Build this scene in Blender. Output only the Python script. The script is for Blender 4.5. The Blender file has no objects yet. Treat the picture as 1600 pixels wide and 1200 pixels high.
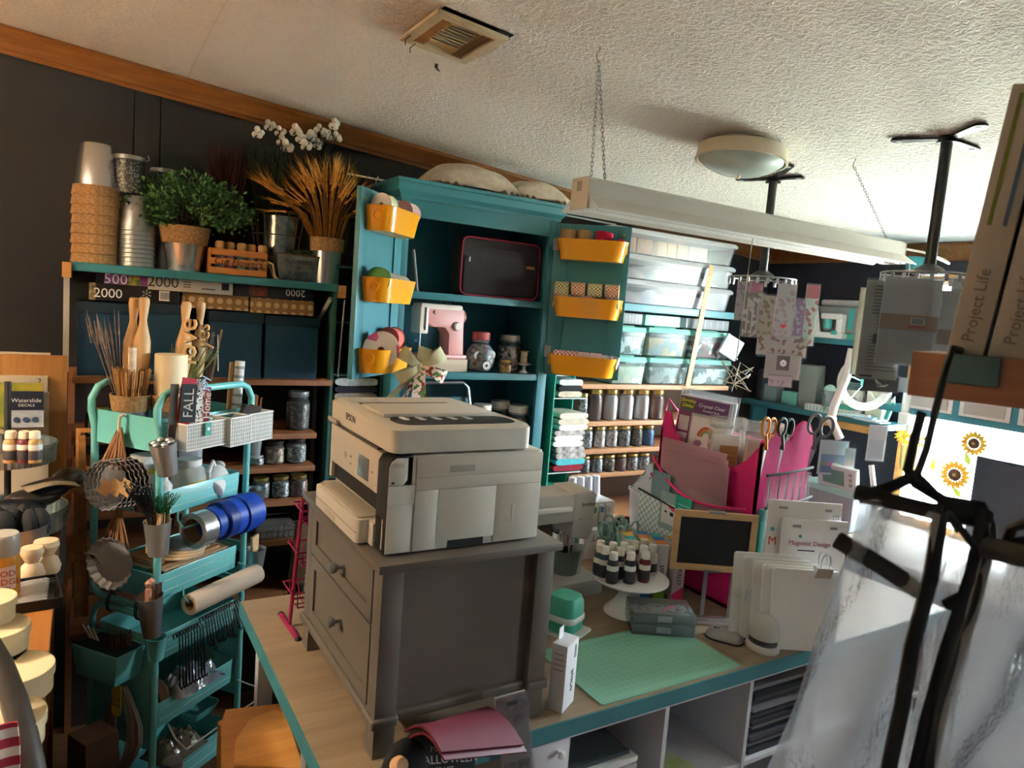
import bpy, bmesh, math, random
from mathutils import Vector, Matrix, noise as mnoise
random.seed(7)
rnd = random.Random(11)
SC = bpy.context.scene
COL = SC.collection
# ------------------------------------------------------------------ camera
EYE = Vector((0.0, 0.0, 1.665))
FPX = 1098.8
_yaw, _pit, _rol = math.radians(31.564), math.radians(-6.073), math.radians(4.486)
FWD = Vector((math.sin(_yaw)*math.cos(_pit), math.cos(_yaw)*math.cos(_pit), math.sin(_pit)))
_r0 = Vector((math.cos(_yaw), -math.sin(_yaw), 0)); _u0 = _r0.cross(FWD)
RGT = _r0*math.cos(_rol) + _u0*math.sin(_rol); UPV = -_r0*math.sin(_rol) + _u0*math.cos(_rol)
cam_d = bpy.data.cameras.new('camera'); cam = bpy.data.objects.new('camera', cam_d); COL.objects.link(cam)
cam_d.sensor_width = 36.0; cam_d.lens = FPX/1600*36.0; cam_d.clip_start = 0.02
_m = Matrix((RGT, UPV, -FWD)).transposed().to_4x4(); _m.translation = EYE
cam.matrix_world = _m
cam_d.dof.use_dof = True; cam_d.dof.focus_distance = 1.95; cam_d.dof.aperture_fstop = 8.0
SC.camera = cam
vs = SC.view_settings
vs.view_transform = 'Standard'; vs.look = 'None'; vs.gamma = 1.0; vs.use_curve_mapping = False
vs.exposure = 1.8
SC.cycles.transparent_max_bounces = 24
# ------------------------------------------------------------------ light
world = bpy.data.worlds.new('overcast_sky'); SC.world = world; world.use_nodes = True
_bg = world.node_tree.nodes['Background']; _bg.inputs[0].default_value = (0.86, 0.94, 1.0, 1); _bg.inputs[1].default_value = 27.0
def portal(name, loc, rot, sx, sy):
    l = bpy.data.lights.new(name, 'AREA'); l.shape = 'RECTANGLE'; l.size = sx; l.size_y = sy
    l.cycles.is_portal = True
    o = bpy.data.objects.new(name, l); COL.objects.link(o); o.location = loc; o.rotation_euler = rot
    return o
# room: far wall y=2.9, right wall x=3.55, left wall x=-1.5, near wall y=-1.7
YF, XR, XL, YN = 2.9, 3.55, -1.5, -1.7
def zc(x): return 2.415 - 0.0775*x
W1 = (0.75, 1.93, 0.80, 1.95)      # right window  y0 y1 z0 z1
W2 = (-1.5, -1.2, 0.80, 1.95)     # second right window, unseen, added and sized for light from behind right
portal('window_daylight', (XR+0.12, (W1[0]+W1[1])/2, (W1[2]+W1[3])/2), (0, math.radians(90), 0), W1[3]-W1[2], W1[1]-W1[0])
portal('window_daylight', (XR+0.12, (W2[0]+W2[1])/2, (W2[2]+W2[3])/2), (0, math.radians(90), 0), W2[3]-W2[2], W2[1]-W2[0])  # daylight portal of the added, unseen second window
# ------------------------------------------------------------------ helpers: pixel -> place
def ray(px, py): return FWD + RGT*((px-800)/FPX) + UPV*((600-py)/FPX)
def pt(px, py, ax, val):
    d = ray(px, py); a = 'xyz'.index(ax)
    return EYE + d*((val-EYE[a])/d[a])
def dist(p): return (Vector(p)-EYE).dot(FWD)
def ppm(p): return FPX/dist(p)
# ------------------------------------------------------------------ materials
def lin(h):
    h = h.lstrip('#'); c = [int(h[i:i+2], 16)/255 for i in (0, 2, 4)]
    return tuple(((x/12.92) if x <= 0.04045 else ((x+0.055)/1.055)**2.4) for x in c)+(1.0,)
MATS = {}
def mat(hexc, rough=0.5, metal=0.0, var=0.0, vs_=8.0, bump=0.0, bs=60.0, coat=0.0, sheen=0.0, name=None, stretch=None, hex2=None, sub=0.0):
    key = (hexc, rough, metal, var, vs_, bump, bs, coat, sheen, stretch, hex2, sub)
    if key in MATS: return MATS[key]
    m = bpy.data.materials.new(name or 'm_'+hexc.lstrip('#')); m.use_nodes = True
    nt = m.node_tree; b = nt.nodes['Principled BSDF']
    c = lin(hexc)
    b.inputs['Base Color'].default_value = c
    b.inputs['Roughness'].default_value = rough; b.inputs['Metallic'].default_value = metal
    if coat: b.inputs['Coat Weight'].default_value = coat
    if sheen: b.inputs['Sheen Weight'].default_value = sheen
    if var or bump or hex2:
        tc = nt.nodes.new('ShaderNodeTexCoord'); src = tc.outputs['Object']
        if stretch:
            mp = nt.nodes.new('ShaderNodeMapping'); mp.inputs['Scale'].default_value = stretch
            nt.links.new(src, mp.inputs['Vector']); src = mp.outputs['Vector']
    if var or hex2:
        n = nt.nodes.new('ShaderNodeTexNoise'); n.inputs['Scale'].default_value = vs_; n.inputs['Detail'].default_value = 5
        nt.links.new(src, n.inputs['Vector'])
        r = nt.nodes.new('ShaderNodeValToRGB')
        r.color_ramp.elements[0].position = 0.32; r.color_ramp.elements[1].position = 0.68
        if hex2:
            r.color_ramp.elements[0].color = c; r.color_ramp.elements[1].color = lin(hex2)
        else:
            r.color_ramp.elements[0].color = tuple(x*(1-var) for x in c[:3])+(1,)
            r.color_ramp.elements[1].color = tuple(min(1, x*(1+var)) for x in c[:3])+(1,)
        nt.links.new(n.outputs['Fac'], r.inputs['Fac']); nt.links.new(r.outputs['Color'], b.inputs['Base Color'])
    if bump:
        n2 = nt.nodes.new('ShaderNodeTexNoise'); n2.inputs['Scale'].default_value = bs; n2.inputs['Detail'].default_value = 3
        nt.links.new(src, n2.inputs['Vector'])
        bp = nt.nodes.new('ShaderNodeBump'); bp.inputs['Strength'].default_value = bump; bp.inputs['Distance'].default_value = 0.004
        nt.links.new(n2.outputs['Fac'], bp.inputs['Height']); nt.links.new(bp.outputs['Normal'], b.inputs['Normal'])
    MATS[key] = m
    return m
def clear(hexc='#ffffff', alpha=0.12, rough=0.08, gl=0.12, frost=0.0, name=None):
    """thin clear plastic or glass: transparent film with a sheen and a little body colour"""
    key = ('clear', hexc, alpha, rough, gl, frost)
    if key in MATS: return MATS[key]
    m = bpy.data.materials.new(name or 'clear_'+hexc.lstrip('#')); m.use_nodes = True
    nt = m.node_tree; nt.nodes.clear()
    out = nt.nodes.new('ShaderNodeOutputMaterial')
    tr = nt.nodes.new('ShaderNodeBsdfTransparent'); tr.inputs[0].default_value = tuple(0.6*1+0.4*x for x in lin(hexc)[:3])+(1,)
    df = nt.nodes.new('ShaderNodeBsdfDiffuse'); df.inputs[0].default_value = lin(hexc)
    gs = nt.nodes.new('ShaderNodeBsdfGlossy'); gs.inputs['Roughness'].default_value = rough
    m1 = nt.nodes.new('ShaderNodeMixShader'); m1.inputs[0].default_value = alpha
    nt.links.new(tr.outputs[0], m1.inputs[1])
    if frost:
        tl = nt.nodes.new('ShaderNodeBsdfTranslucent'); tl.inputs[0].default_value = lin(hexc)
        m3 = nt.nodes.new('ShaderNodeMixShader'); m3.inputs[0].default_value = frost
        nt.links.new(df.outputs[0], m3.inputs[1]); nt.links.new(tl.outputs[0], m3.inputs[2]); nt.links.new(m3.outputs[0], m1.inputs[2])
    else:
        nt.links.new(df.outputs[0], m1.inputs[2])
    fr = nt.nodes.new('ShaderNodeLayerWeight'); fr.inputs['Blend'].default_value = gl
    m2 = nt.nodes.new('ShaderNodeMixShader')
    nt.links.new(fr.outputs['Fresnel'], m2.inputs[0]); nt.links.new(m1.outputs[0], m2.inputs[1]); nt.links.new(gs.outputs[0], m2.inputs[2])
    nt.links.new(m2.outputs[0], out.inputs[0])
    MATS[key] = m
    return m
def wood(h1, h2, rough=0.5, scale=(1, 12, 12), ns=3.0, bump=0.05):
    key = ('wood', h1, h2, rough, scale, ns)
    if key in MATS: return MATS[key]
    m = bpy.data.materials.new('wood_'+h1.lstrip('#')); m.use_nodes = True
    nt = m.node_tree; b = nt.nodes['Principled BSDF']; b.inputs['Roughness'].default_value = rough
    tc = nt.nodes.new('ShaderNodeTexCoord'); mp = nt.nodes.new('ShaderNodeMapping'); mp.inputs['Scale'].default_value = scale
    n = nt.nodes.new('ShaderNodeTexNoise'); n.inputs['Scale'].default_value = ns; n.inputs['Detail'].default_value = 8; n.inputs['Roughness'].default_value = 0.65; n.inputs['Distortion'].default_value = 0.6
    r = nt.nodes.new('ShaderNodeValToRGB'); r.color_ramp.elements[0].position = 0.3; r.color_ramp.elements[1].position = 0.7
    r.color_ramp.elements[0].color = lin(h1); r.color_ramp.elements[1].color = lin(h2)
    nt.links.new(tc.outputs['Object'], mp.inputs['Vector']); nt.links.new(mp.outputs['Vector'], n.inputs['Vector'])
    nt.links.new(n.outputs['Fac'], r.inputs['Fac']); nt.links.new(r.outputs['Color'], b.inputs['Base Color'])
    bp = nt.nodes.new('ShaderNodeBump'); bp.inputs['Strength'].default_value = bump; bp.inputs['Distance'].default_value = 0.002
    nt.links.new(n.outputs['Fac'], bp.inputs['Height']); nt.links.new(bp.outputs['Normal'], b.inputs['Normal'])
    MATS[key] = m
    return m
def pattern(kind, h1, h2, scale=60.0, rough=0.6, rot=(0, 0, 0), h3=None):
    """printed pattern: 'check', 'stripe', 'dots', 'chips', 'speck' in object space"""
    key = ('pat', kind, h1, h2, scale, rough, rot, h3)
    if key in MATS: return MATS[key]
    m = bpy.data.materials.new('print_'+kind); m.use_nodes = True
    nt = m.node_tree; b = nt.nodes['Principled BSDF']; b.inputs['Roughness'].default_value = rough
    tc = nt.nodes.new('ShaderNodeTexCoord'); mp = nt.nodes.new('ShaderNodeMapping'); mp.inputs['Rotation'].default_value = rot
    nt.links.new(tc.outputs['Object'], mp.inputs['Vector']); v = mp.outputs['Vector']
    r = nt.nodes.new('ShaderNodeValToRGB'); r.color_ramp.interpolation = 'CONSTANT'
    r.color_ramp.elements[0].color = lin(h1); r.color_ramp.elements[1].color = lin(h2); r.color_ramp.elements[1].position = 0.5
    if kind == 'check':
        t = nt.nodes.new('ShaderNodeTexChecker'); t.inputs['Scale'].default_value = scale
        t.inputs['Color1'].default_value = lin(h1); t.inputs['Color2'].default_value = lin(h2)
        nt.links.new(v, t.inputs['Vector']); nt.links.new(t.outputs['Color'], b.inputs['Base Color']); MATS[key] = m; return m
    if kind == 'stripe':
        t = nt.nodes.new('ShaderNodeTexWave'); t.inputs['Scale'].default_value = scale; o = t.outputs['Fac']
    elif kind == 'dots':
        t = nt.nodes.new('ShaderNodeTexVoronoi'); t.inputs['Scale'].default_value = scale; t.inputs['Randomness'].default_value = 0.0
        o = t.outputs['Distance']; r.color_ramp.elements[1].position = 0.33
    elif kind == 'chips':
        t = nt.nodes.new('ShaderNodeTexVoronoi'); t.inputs['Scale'].default_value = scale
        hs = nt.nodes.new('ShaderNodeSeparateColor'); nt.links.new(v, t.inputs['Vector']); nt.links.new(t.outputs['Color'], hs.inputs[0]); o = hs.outputs[0]
        e = r.color_ramp.elements.new(0.75); e.color = lin(h3 or h1)
    else:
        t = nt.nodes.new('ShaderNodeTexNoise'); t.inputs['Scale'].default_value = scale; t.inputs['Detail'].default_value = 2; o = t.outputs['Fac']
        r.color_ramp.elements[1].position = 0.55
    if not t.inputs['Vector'].is_linked: nt.links.new(v, t.inputs['Vector'])
    nt.links.new(o, r.inputs['Fac']); nt.links.new(r.outputs['Color'], b.inputs['Base Color'])
    MATS[key] = m
    return m
def emit(hexc, s):
    m = bpy.data.materials.new('lit'); m.use_nodes = True; b = m.node_tree.nodes['Principled BSDF']
    b.inputs['Emission Color'].default_value = lin(hexc); b.inputs['Emission Strength'].default_value = s; b.inputs['Base Color'].default_value = lin(hexc)
    return m
# ------------------------------------------------------------------ mesh builder
class MB:
    def __init__(s): s.v = []; s.f = []; s.T = Matrix.Identity(4)
    def at(s, loc=(0, 0, 0), rz=0.0, rx=0.0, ry=0.0, m=None):
        s.T = m if m is not None else Matrix.Translation(loc) @ Matrix.Rotation(rz, 4, 'Z') @ Matrix.Rotation(ry, 4, 'Y') @ Matrix.Rotation(rx, 4, 'X')
        return s
    def add(s, vs_, fs):
        n = len(s.v); T = s.T
        s.v += [tuple(T @ Vector(p)) for p in vs_]; s.f += [tuple(i+n for i in f) for f in fs]
        return s
    def box(s, x0, y0, z0, x1, y1, z1):
        return s.add([(x0, y0, z0), (x1, y0, z0), (x1, y1, z0), (x0, y1, z0), (x0, y0, z1), (x1, y0, z1), (x1, y1, z1), (x0, y1, z1)],
                     [(3, 2, 1, 0), (4, 5, 6, 7), (0, 1, 5, 4), (1, 2, 6, 5), (2, 3, 7, 6), (3, 0, 4, 7)])
    def cbox(s, cx, cy, cz, sx, sy, sz): return s.box(cx-sx/2, cy-sy/2, cz-sz/2, cx+sx/2, cy+sy/2, cz+sz/2)
    def taper(s, w0, d0, w1, d1, z0, z1, cx=0, cy=0):
        a, b, c, d = w0/2, d0/2, w1/2, d1/2
        return s.add([(cx-a, cy-b, z0), (cx+a, cy-b, z0), (cx+a, cy+b, z0), (cx-a, cy+b, z0), (cx-c, cy-d, z1), (cx+c, cy-d, z1), (cx+c, cy+d, z1), (cx-c, cy+d, z1)],
                     [(3, 2, 1, 0), (4, 5, 6, 7), (0, 1, 5, 4), (1, 2, 6, 5), (2, 3, 7, 6), (3, 0, 4, 7)])
    def lathe(s, prof, n=20, cx=0, cy=0, cap=True, sx=1.0, sy=1.0):
        vs_ = []; fs = []; k = len(prof)
        for r, z in prof:
            for i in range(n):
                a = 2*math.pi*i/n; vs_.append((cx+r*sx*math.cos(a), cy+r*sy*math.sin(a), z))
        for j in range(k-1):
            for i in range(n):
                i2 = (i+1) % n; fs.append((j*n+i, j*n+i2, (j+1)*n+i2, (j+1)*n+i))
        if cap:
            if prof[0][0] > 1e-6: fs.append(tuple(range(n))[::-1])
            if prof[-1][0] > 1e-6: fs.append(tuple((k-1)*n+i for i in range(n)))
        return s.add(vs_, fs)
    def cyl(s, r, z0, z1, n=20, cx=0, cy=0): return s.lathe([(r, z0), (r, z1)], n, cx, cy)
    def cup(s, r0, r1, h, t=0.0015, n=24, z=0.0, sx=1.0, sy=1.0):
        return s.lathe([(r0, z), (r1, z+h), (r1+t, z+h+t), (r1-t, z+h+t), (r0-t, z+t*2), (1e-7, z+t*2)], n, sx=sx, sy=sy)
    def ball(s, r, c=(0, 0, 0), n=12, m=8, sx=1, sy=1, sz=1):
        prof = [(max(1e-7, r*math.sin(math.pi*j/m)), -r*math.cos(math.pi*j/m)*sz) for j in range(m+1)]
        T = s.T; s.T = T @ Matrix.Translation(c); s.lathe(prof, n, cap=False, sx=sx, sy=sy); s.T = T
        return s
    def tube(s, path, r, n=8, closed=False, r1=None):
        P = [Vector(p) for p in path]; k = len(P)
        if k < 2: return s
        vs_ = []; fs = []; up = None
        for j in range(k):
            if closed: t = P[(j+1) % k]-P[(j-1) % k]
            else: t = P[min(j+1, k-1)]-P[max(j-1, 0)]
            if t.length < 1e-9: t = Vector((0, 0, 1))
            t.normalize()
            if up is None:
                up = Vector((0, 0, 1)) if abs(t.z) < 0.9 else Vector((1, 0, 0))
            a = up-t*up.dot(t)
            if a.length < 1e-6: a = t.orthogonal()
            a.normalize(); up = a; b = t.cross(a)
            rr = r if r1 is None else r+(r1-r)*j/(k-1)
            for i in range(n):
                an = 2*math.pi*i/n; vs_.append(P[j]+a*(rr*math.cos(an))+b*(rr*math.sin(an)))
        for j in range(k if closed else k-1):
            j2 = (j+1) % k
            for i in range(n):
                i2 = (i+1) % n; fs.append((j*n+i, j*n+i2, j2*n+i2, j2*n+i))
        if not closed:
            fs.append(tuple(range(n))[::-1]); fs.append(tuple((k-1)*n+i for i in range(n)))
        return s.add(vs_, fs)
    def prism(s, poly, z0, z1):
        n = len(poly)
        vs_ = [(x, y, z0) for x, y in poly]+[(x, y, z1) for x, y in poly]
        return s.add(vs_, [tuple(range(n))[::-1], tuple(range(n, 2*n))]+[(i, (i+1) % n, n+(i+1) % n, n+i) for i in range(n)])
    def ring(s, outer, inner, z0, z1):
        """plate with a hole: outer and inner polygon with the same point count"""
        n = len(outer)
        vs_ = [(x, y, z) for z in (z0, z1) for P in (outer, inner) for x, y in P]
        fs = []
        for i in range(n):
            j = (i+1) % n
            fs += [(i, n+i, n+j, j)[::1], (2*n+i, 2*n+j, 3*n+j, 3*n+i), (i, j, 2*n+j, 2*n+i), (n+i, 3*n+i, 3*n+j, n+j)]
        return s.add(vs_, fs)
    def grid(s, fn, nu, nv, thick=0.0):
        vs_ = [Vector(fn(i/nu, j/nv)) for j in range(nv+1) for i in range(nu+1)]
        fs = [(j*(nu+1)+i, j*(nu+1)+i+1, (j+1)*(nu+1)+i+1, (j+1)*(nu+1)+i) for j in range(nv) for i in range(nu)]
        if thick:
            N = len(vs_); no = [Vector((0, 0, 0)) for _ in vs_]
            for f in fs:
                q = (vs_[f[1]]-vs_[f[0]]).cross(vs_[f[3]]-vs_[f[0]])
                for i in f: no[i] += q
            for i in range(N):
                if no[i].length > 1e-12: no[i].normalize()
            v2 = [p-no[i]*thick for i, p in enumerate(vs_)]
            f2 = [tuple(i+N for i in f[::-1]) for f in fs]
            ed = []
            W = nu+1
            b = [i for i in range(nu)]
            for i in range(nu): ed.append((i+1, i, i+N, i+1+N)); a = nv*W; ed.append((a+i, a+i+1, a+i+1+N, a+i+N))
            for j in range(nv): ed.append((j*W, (j+1)*W, (j+1)*W+N, j*W+N)); ed.append(((j+1)*W+nu, j*W+nu, j*W+nu+N, (j+1)*W+nu+N))
            vs_ += v2; fs += f2+ed
        return s.add(vs_, fs)
    def mesh(s, name, bevel=0.0, seg=2, smooth=None):
        me = bpy.data.meshes.new(name); me.from_pydata([tuple(p) for p in s.v], [], s.f)
        if bevel:
            bm = bmesh.new(); bm.from_mesh(me)
            es = [e for e in bm.edges if len(e.link_faces) == 2 and e.calc_face_angle(0) > 0.6]
            bmesh.ops.bevel(bm, geom=es, offset=bevel, segments=seg, affect='EDGES', clamp_overlap=True, profile=0.6)
            bm.to_mesh(me); bm.free()
        if smooth is None: smooth = True
        if smooth:
            me.polygons.foreach_set('use_smooth', [True]*len(me.polygons))
            me.set_sharp_from_angle(angle=math.radians(38))
        me.update()
        return me
    def build(s, name, m, parent=None, bevel=0.0, seg=2, smooth=None, kind=None, label=None):
        me = s.mesh(name, bevel, seg, smooth); me.materials.append(m)
        o = bpy.data.objects.new(name, me); COL.objects.link(o)
        if parent is not None: o.parent = parent
        if kind: o['kind'] = kind
        if label: o['label'] = label
        return o
def share(src, parent, loc=(0, 0, 0), rot=None, scale=None, mtl=None):
    o = src.copy(); COL.objects.link(o); o.parent = parent; o.location = loc
    if rot is not None: o.rotation_euler = rot
    if scale is not None: o.scale = scale
    return o
def tag(o, label, cat, group=None):
    o['label'] = label; o['category'] = cat
    if group: o['group'] = group
    return o
def thing(name, label, cat, loc=(0, 0, 0), rz=0.0, group=None, rot=None):
    o = bpy.data.objects.new(name, None); COL.objects.link(o); o.empty_display_size = 0.05
    o.location = loc; o.rotation_euler = rot if rot is not None else (0, 0, rz)
    return tag(o, label, cat, group)
def struct(o): o['kind'] = 'structure'; return o
def basis(o, right, up):
    R = Vector(right).normalized(); U = Vector(up).normalized(); N = R.cross(U)
    m = Matrix((R, U, N)).transposed().to_4x4(); m.translation = Vector(o); return m
def text(parent, s, o, right, up, size, m, name='lettering', align='CENTER', font_scale=1.0, shear=0.0, ext=0.0003):
    cu = bpy.data.curves.new('t', 'FONT'); cu.body = s; cu.size = size; cu.align_x = align; cu.align_y = 'CENTER'
    cu.extrude = ext; cu.resolution_u = 2; cu.shear = shear; cu.space_character = font_scale
    tmp = bpy.data.objects.new('t', cu); COL.objects.link(tmp)
    dg = bpy.context.evaluated_depsgraph_get(); me = bpy.data.meshes.new_from_object(tmp.evaluated_get(dg))
    bpy.data.objects.remove(tmp); bpy.data.curves.remove(cu)
    me.transform(basis(o, right, up)); me.materials.clear(); me.materials.append(m); me.name = name
    ob = bpy.data.objects.new(name, me); COL.objects.link(ob); ob.parent = parent
    return ob
def arc(cx, cy, r, a0, a1, n): return [(cx+r*math.cos(a0+(a1-a0)*i/n), cy+r*math.sin(a0+(a1-a0)*i/n)) for i in range(n+1)]
def rrect(x0, y0, x1, y1, r, n=4):
    h = math.pi/2
    return arc(x1-r, y1-r, r, 0, h, n)+arc(x0+r, y1-r, r, h, 2*h, n)+arc(x0+r, y0+r, r, 2*h, 3*h, n)+arc(x1-r, y0+r, r, 3*h, 4*h, n)
ORD = 'first second third fourth fifth sixth seventh eighth ninth tenth eleventh twelfth thirteenth fourteenth fifteenth'.split()
# common materials
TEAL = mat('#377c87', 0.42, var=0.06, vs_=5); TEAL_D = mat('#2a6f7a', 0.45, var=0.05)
MINT = mat('#4fb39a', 0.4); MINT_L = mat('#8fd8c4', 0.4); MINT_P = mat('#a9cfc4', 0.45)
WHITE = mat('#e8e6e2', 0.45); WHITE_G = mat('#f2f1ee', 0.25); CREAM = mat('#e9dcc0', 0.5); BLACK = mat('#101011', 0.5); BLACK_G = mat('#0b0b0c', 0.25)
DARK = mat('#26272b', 0.55); GREY = mat('#8d8d8e', 0.5); GREY_L = mat('#c3c4c6', 0.5); STEEL = mat('#d2d4d6', 0.3, 0.8); STEEL_D = mat('#9a9c9f', 0.38, 0.8)
GALV = mat('#a7adb0', 0.38, 0.9, var=0.25, vs_=30); GOLD = mat('#c4a763', 0.35, 0.9); BURLAP = mat('#a78257', 0.95, var=0.3, vs_=120, bump=0.6, bs=400)
YELLOW = mat('#f2a30f', 0.32, coat=0.3); PINK = mat('#d8186e', 0.5); CARTT = mat('#55a58f', 0.38); RED = mat('#b8112f', 0.5)
GLASS = clear('#e9f1ef', 0.06, 0.04, 0.25, name='jar_glass'); FILM = clear('#f4f6f8', 0.10, 0.12, 0.22, name='clear_film')
FROST = clear('#eef2f5', 0.5, 0.3, 0.15, 0.5, name='frosted_plastic'); PINE = wood('#b67a3c', '#d39a58'); OAK = wood('#9c7a50', '#b8976b', 0.55, (2, 14, 14), 2.2)
KRAFT = mat('#b08a5b', 0.8, var=0.08, vs_=40); PAPER = mat('#f0efec', 0.7); INK = mat('#17181a', 0.6)
# ================================================================== the room
def wall_mat():
    return mat('#202226', 0.75, var=0.12, vs_=3.0, bump=0.05, bs=200)
WALLM = wall_mat(); WALLN = mat('#1f2432', 0.75, var=0.1, vs_=3.0)
far = struct(MB().box(XL-0.1, YF+0.012, 0, XR+0.1, YF+0.1, 2.75).build('wall_far', WALLM, smooth=False))
seams = [XL, pt(207, 300, 'y', YF).x, pt(250, 220, 'y', YF).x, 1.42, 2.64, XR]
for a, b in zip(seams[:-1], seams[1:]):
    MB().box(a+0.002, YF, 0, b-0.002, YF+0.0125, zc(b)+0.05).build('panel', WALLM, far, smooth=False)
wr = MB()
wr.box(XR, YN, 0, XR+0.1, YF+0.1, W1[2]); wr.box(XR, YN, W1[3], XR+0.1, YF+0.1, 2.75)
for y0, y1 in ((YN, W2[0]), (W2[1], W1[0]), (W1[1], YF+0.1)): wr.box(XR, y0, W1[2], XR+0.1, y1, W1[3])
struct(wr.build('wall_right', WALLN, smooth=False))
WN = mat('#4a4b50', 0.8)
struct(MB().box(XL-0.1, YN-0.1, 0, XL, YF+0.1, 2.75).build('wall_left', WN, smooth=False))
wn = MB().box(XL-0.1, YN-0.1, 0, XR+0.1, YN, 2.75)
struct(wn.build('wall_near', WN, smooth=False))
struct(MB().box(XL-0.1, YN-0.1, -0.1, XR+0.1, YF+0.1, 0).build('floor', wood('#5a3e28', '#7a5738', 0.5, (1, 10, 1)), smooth=False))
# ceiling: knock-down texture, sloping down to the right, with an open board joint
cm = bpy.data.materials.new('textured_ceiling'); cm.use_nodes = True
nt = cm.node_tree; b = nt.nodes['Principled BSDF']; b.inputs['Base Color'].default_value = lin('#ebe6df'); b.inputs['Roughness'].default_value = 0.9
tc = nt.nodes.new('ShaderNodeTexCoord')
n1 = nt.nodes.new('ShaderNodeTexNoise'); n1.inputs['Scale'].default_value = 62; n1.inputs['Detail'].default_value = 3.5; n1.inputs['Roughness'].default_value = 0.6; n1.inputs['Distortion'].default_value = 0.8
nt.links.new(tc.outputs['Object'], n1.inputs['Vector'])
r1 = nt.nodes.new('ShaderNodeValToRGB'); r1.color_ramp.elements[0].position = 0.40; r1.color_ramp.elements[1].position = 0.60
nt.links.new(n1.outputs['Fac'], r1.inputs['Fac'])
bp = nt.nodes.new('ShaderNodeBump'); bp.inputs['Strength'].default_value = 0.75; bp.inputs['Distance'].default_value = 0.006
nt.links.new(r1.outputs['Color'], bp.inputs['Height']); nt.links.new(bp.outputs['Normal'], b.inputs['Normal'])
def ceil_piece(x0, x1, y0, y1, m, name, par=None, up=0.0, th=0.02):
    g = MB().add([(x0, y0, zc(x0)+up), (x1, y0, zc(x1)+up), (x1, y1, zc(x1)+up), (x0, y1, zc(x0)+up)]+[(x0, y0, zc(x0)+up+th), (x1, y0, zc(x1)+up+th), (x1, y1, zc(x1)+up+th), (x0, y1, zc(x0)+up+th)],
             [(0, 1, 2, 3)[::-1], (4, 5, 6, 7), (0, 1, 5, 4), (1, 2, 6, 5), (2, 3, 7, 6), (3, 0, 4, 7)])
    return g.build(name, m, par, smooth=False)
ceil = struct(ceil_piece(XL-0.1, XR+0.1, YN-0.1, YF+0.1, mat('#3a352f', 0.9), 'ceiling', up=0.0205, th=0.05))
ceil_piece(XL-0.1, 0.302, YN-0.1, YF+0.05, cm, 'ceiling_board', ceil)
ceil_piece(0.304, XR+0.1, YN-0.1, YF+0.05, cm, 'ceiling_board', ceil)
# crown moulding
CROWN = wood('#6b411c', '#94602c', 0.4, (1.5, 20, 20), 2.0)
CP = [(0, 0), (0.012, 0), (0.012, 0.012), (0.018, 0.016), (0.018, 0.03), (0.03, 0.05), (0.042, 0.062), (0.048, 0.066), (0.048, 0.08), (0, 0.08)]
def crown_far(): 
    vs_ = []; n = len(CP)
    for x in (XL, XR):
        for d, h in CP: vs_.append((x, YF-d, zc(x)-0.082+h))
    return MB().add(vs_, [(i, (i+1) % n, n+(i+1) % n, n+i) for i in range(n)]+[tuple(range(n)), tuple(range(n, 2*n))[::-1]])
struct(crown_far().build('trim_1', CROWN))
vs_ = []; n = len(CP)
for y in (YN, YF):
    for d, h in CP: vs_.append((XR-d, y, zc(XR)-0.082+h))
struct(MB().add(vs_, [(i, (i+1) % n, n+(i+1) % n, n+i) for i in range(n)]+[tuple(range(n)), tuple(range(n, 2*n))[::-1]]).build('trim_2', CROWN))
# windows
def window_x(nm, x, y0, y1, z0, z1):
    fr = wood('#c08a4a', '#d9a566', 0.45)
    w = MB(); t = 0.045
    w.box(x-0.02, y0-t, z0-t, x+0.1, y0, z1+t); w.box(x-0.02, y1, z0-t, x+0.1, y1+t, z1+t)
    w.box(x-0.02, y0, z0-t, x+0.1, y1, z0); w.box(x-0.02, y0, z1, x+0.1, y1, z1+t)
    o = struct(w.build(nm, fr, bevel=0.003)); ym = (y0+y1)/2
    MB().box(x+0.04, ym-0.02, z0, x+0.07, ym+0.02, z1).build('mullion', WHITE, o)
    pg = clear('#f4fbff', 0.02, 0.02, 0.15, name='window_glass')
    MB().box(x+0.052, y0, z0, x+0.056, ym-0.02, z1).build('pane', pg, o, smooth=False); MB().box(x+0.052, ym+0.02, z0, x+0.056, y1, z1).build('pane', pg, o, smooth=False)
    return o
win1 = window_x('window_1', XR, *W1)
window_x('added_window', XR, *W2)
# field outside
og = struct(MB().box(XR+0.6, -60, -0.35, 120, 60, -0.3).build('ground', mat('#b9b79c', 0.95, hex2='#cfc9b4', vs_=0.4), smooth=False))
for i, yy in enumerate((6.0, 9.5, 13.0, 17.0, 21.0)):
    tag(MB().box(22.0, yy, -0.3, 22.12, yy+0.12, 1.1).build('fence_post', mat('#8a8f88', 0.9), bevel=0.01), 'grey wooden post of the field fence outside the window', 'fence post', 'field fence posts')

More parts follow.
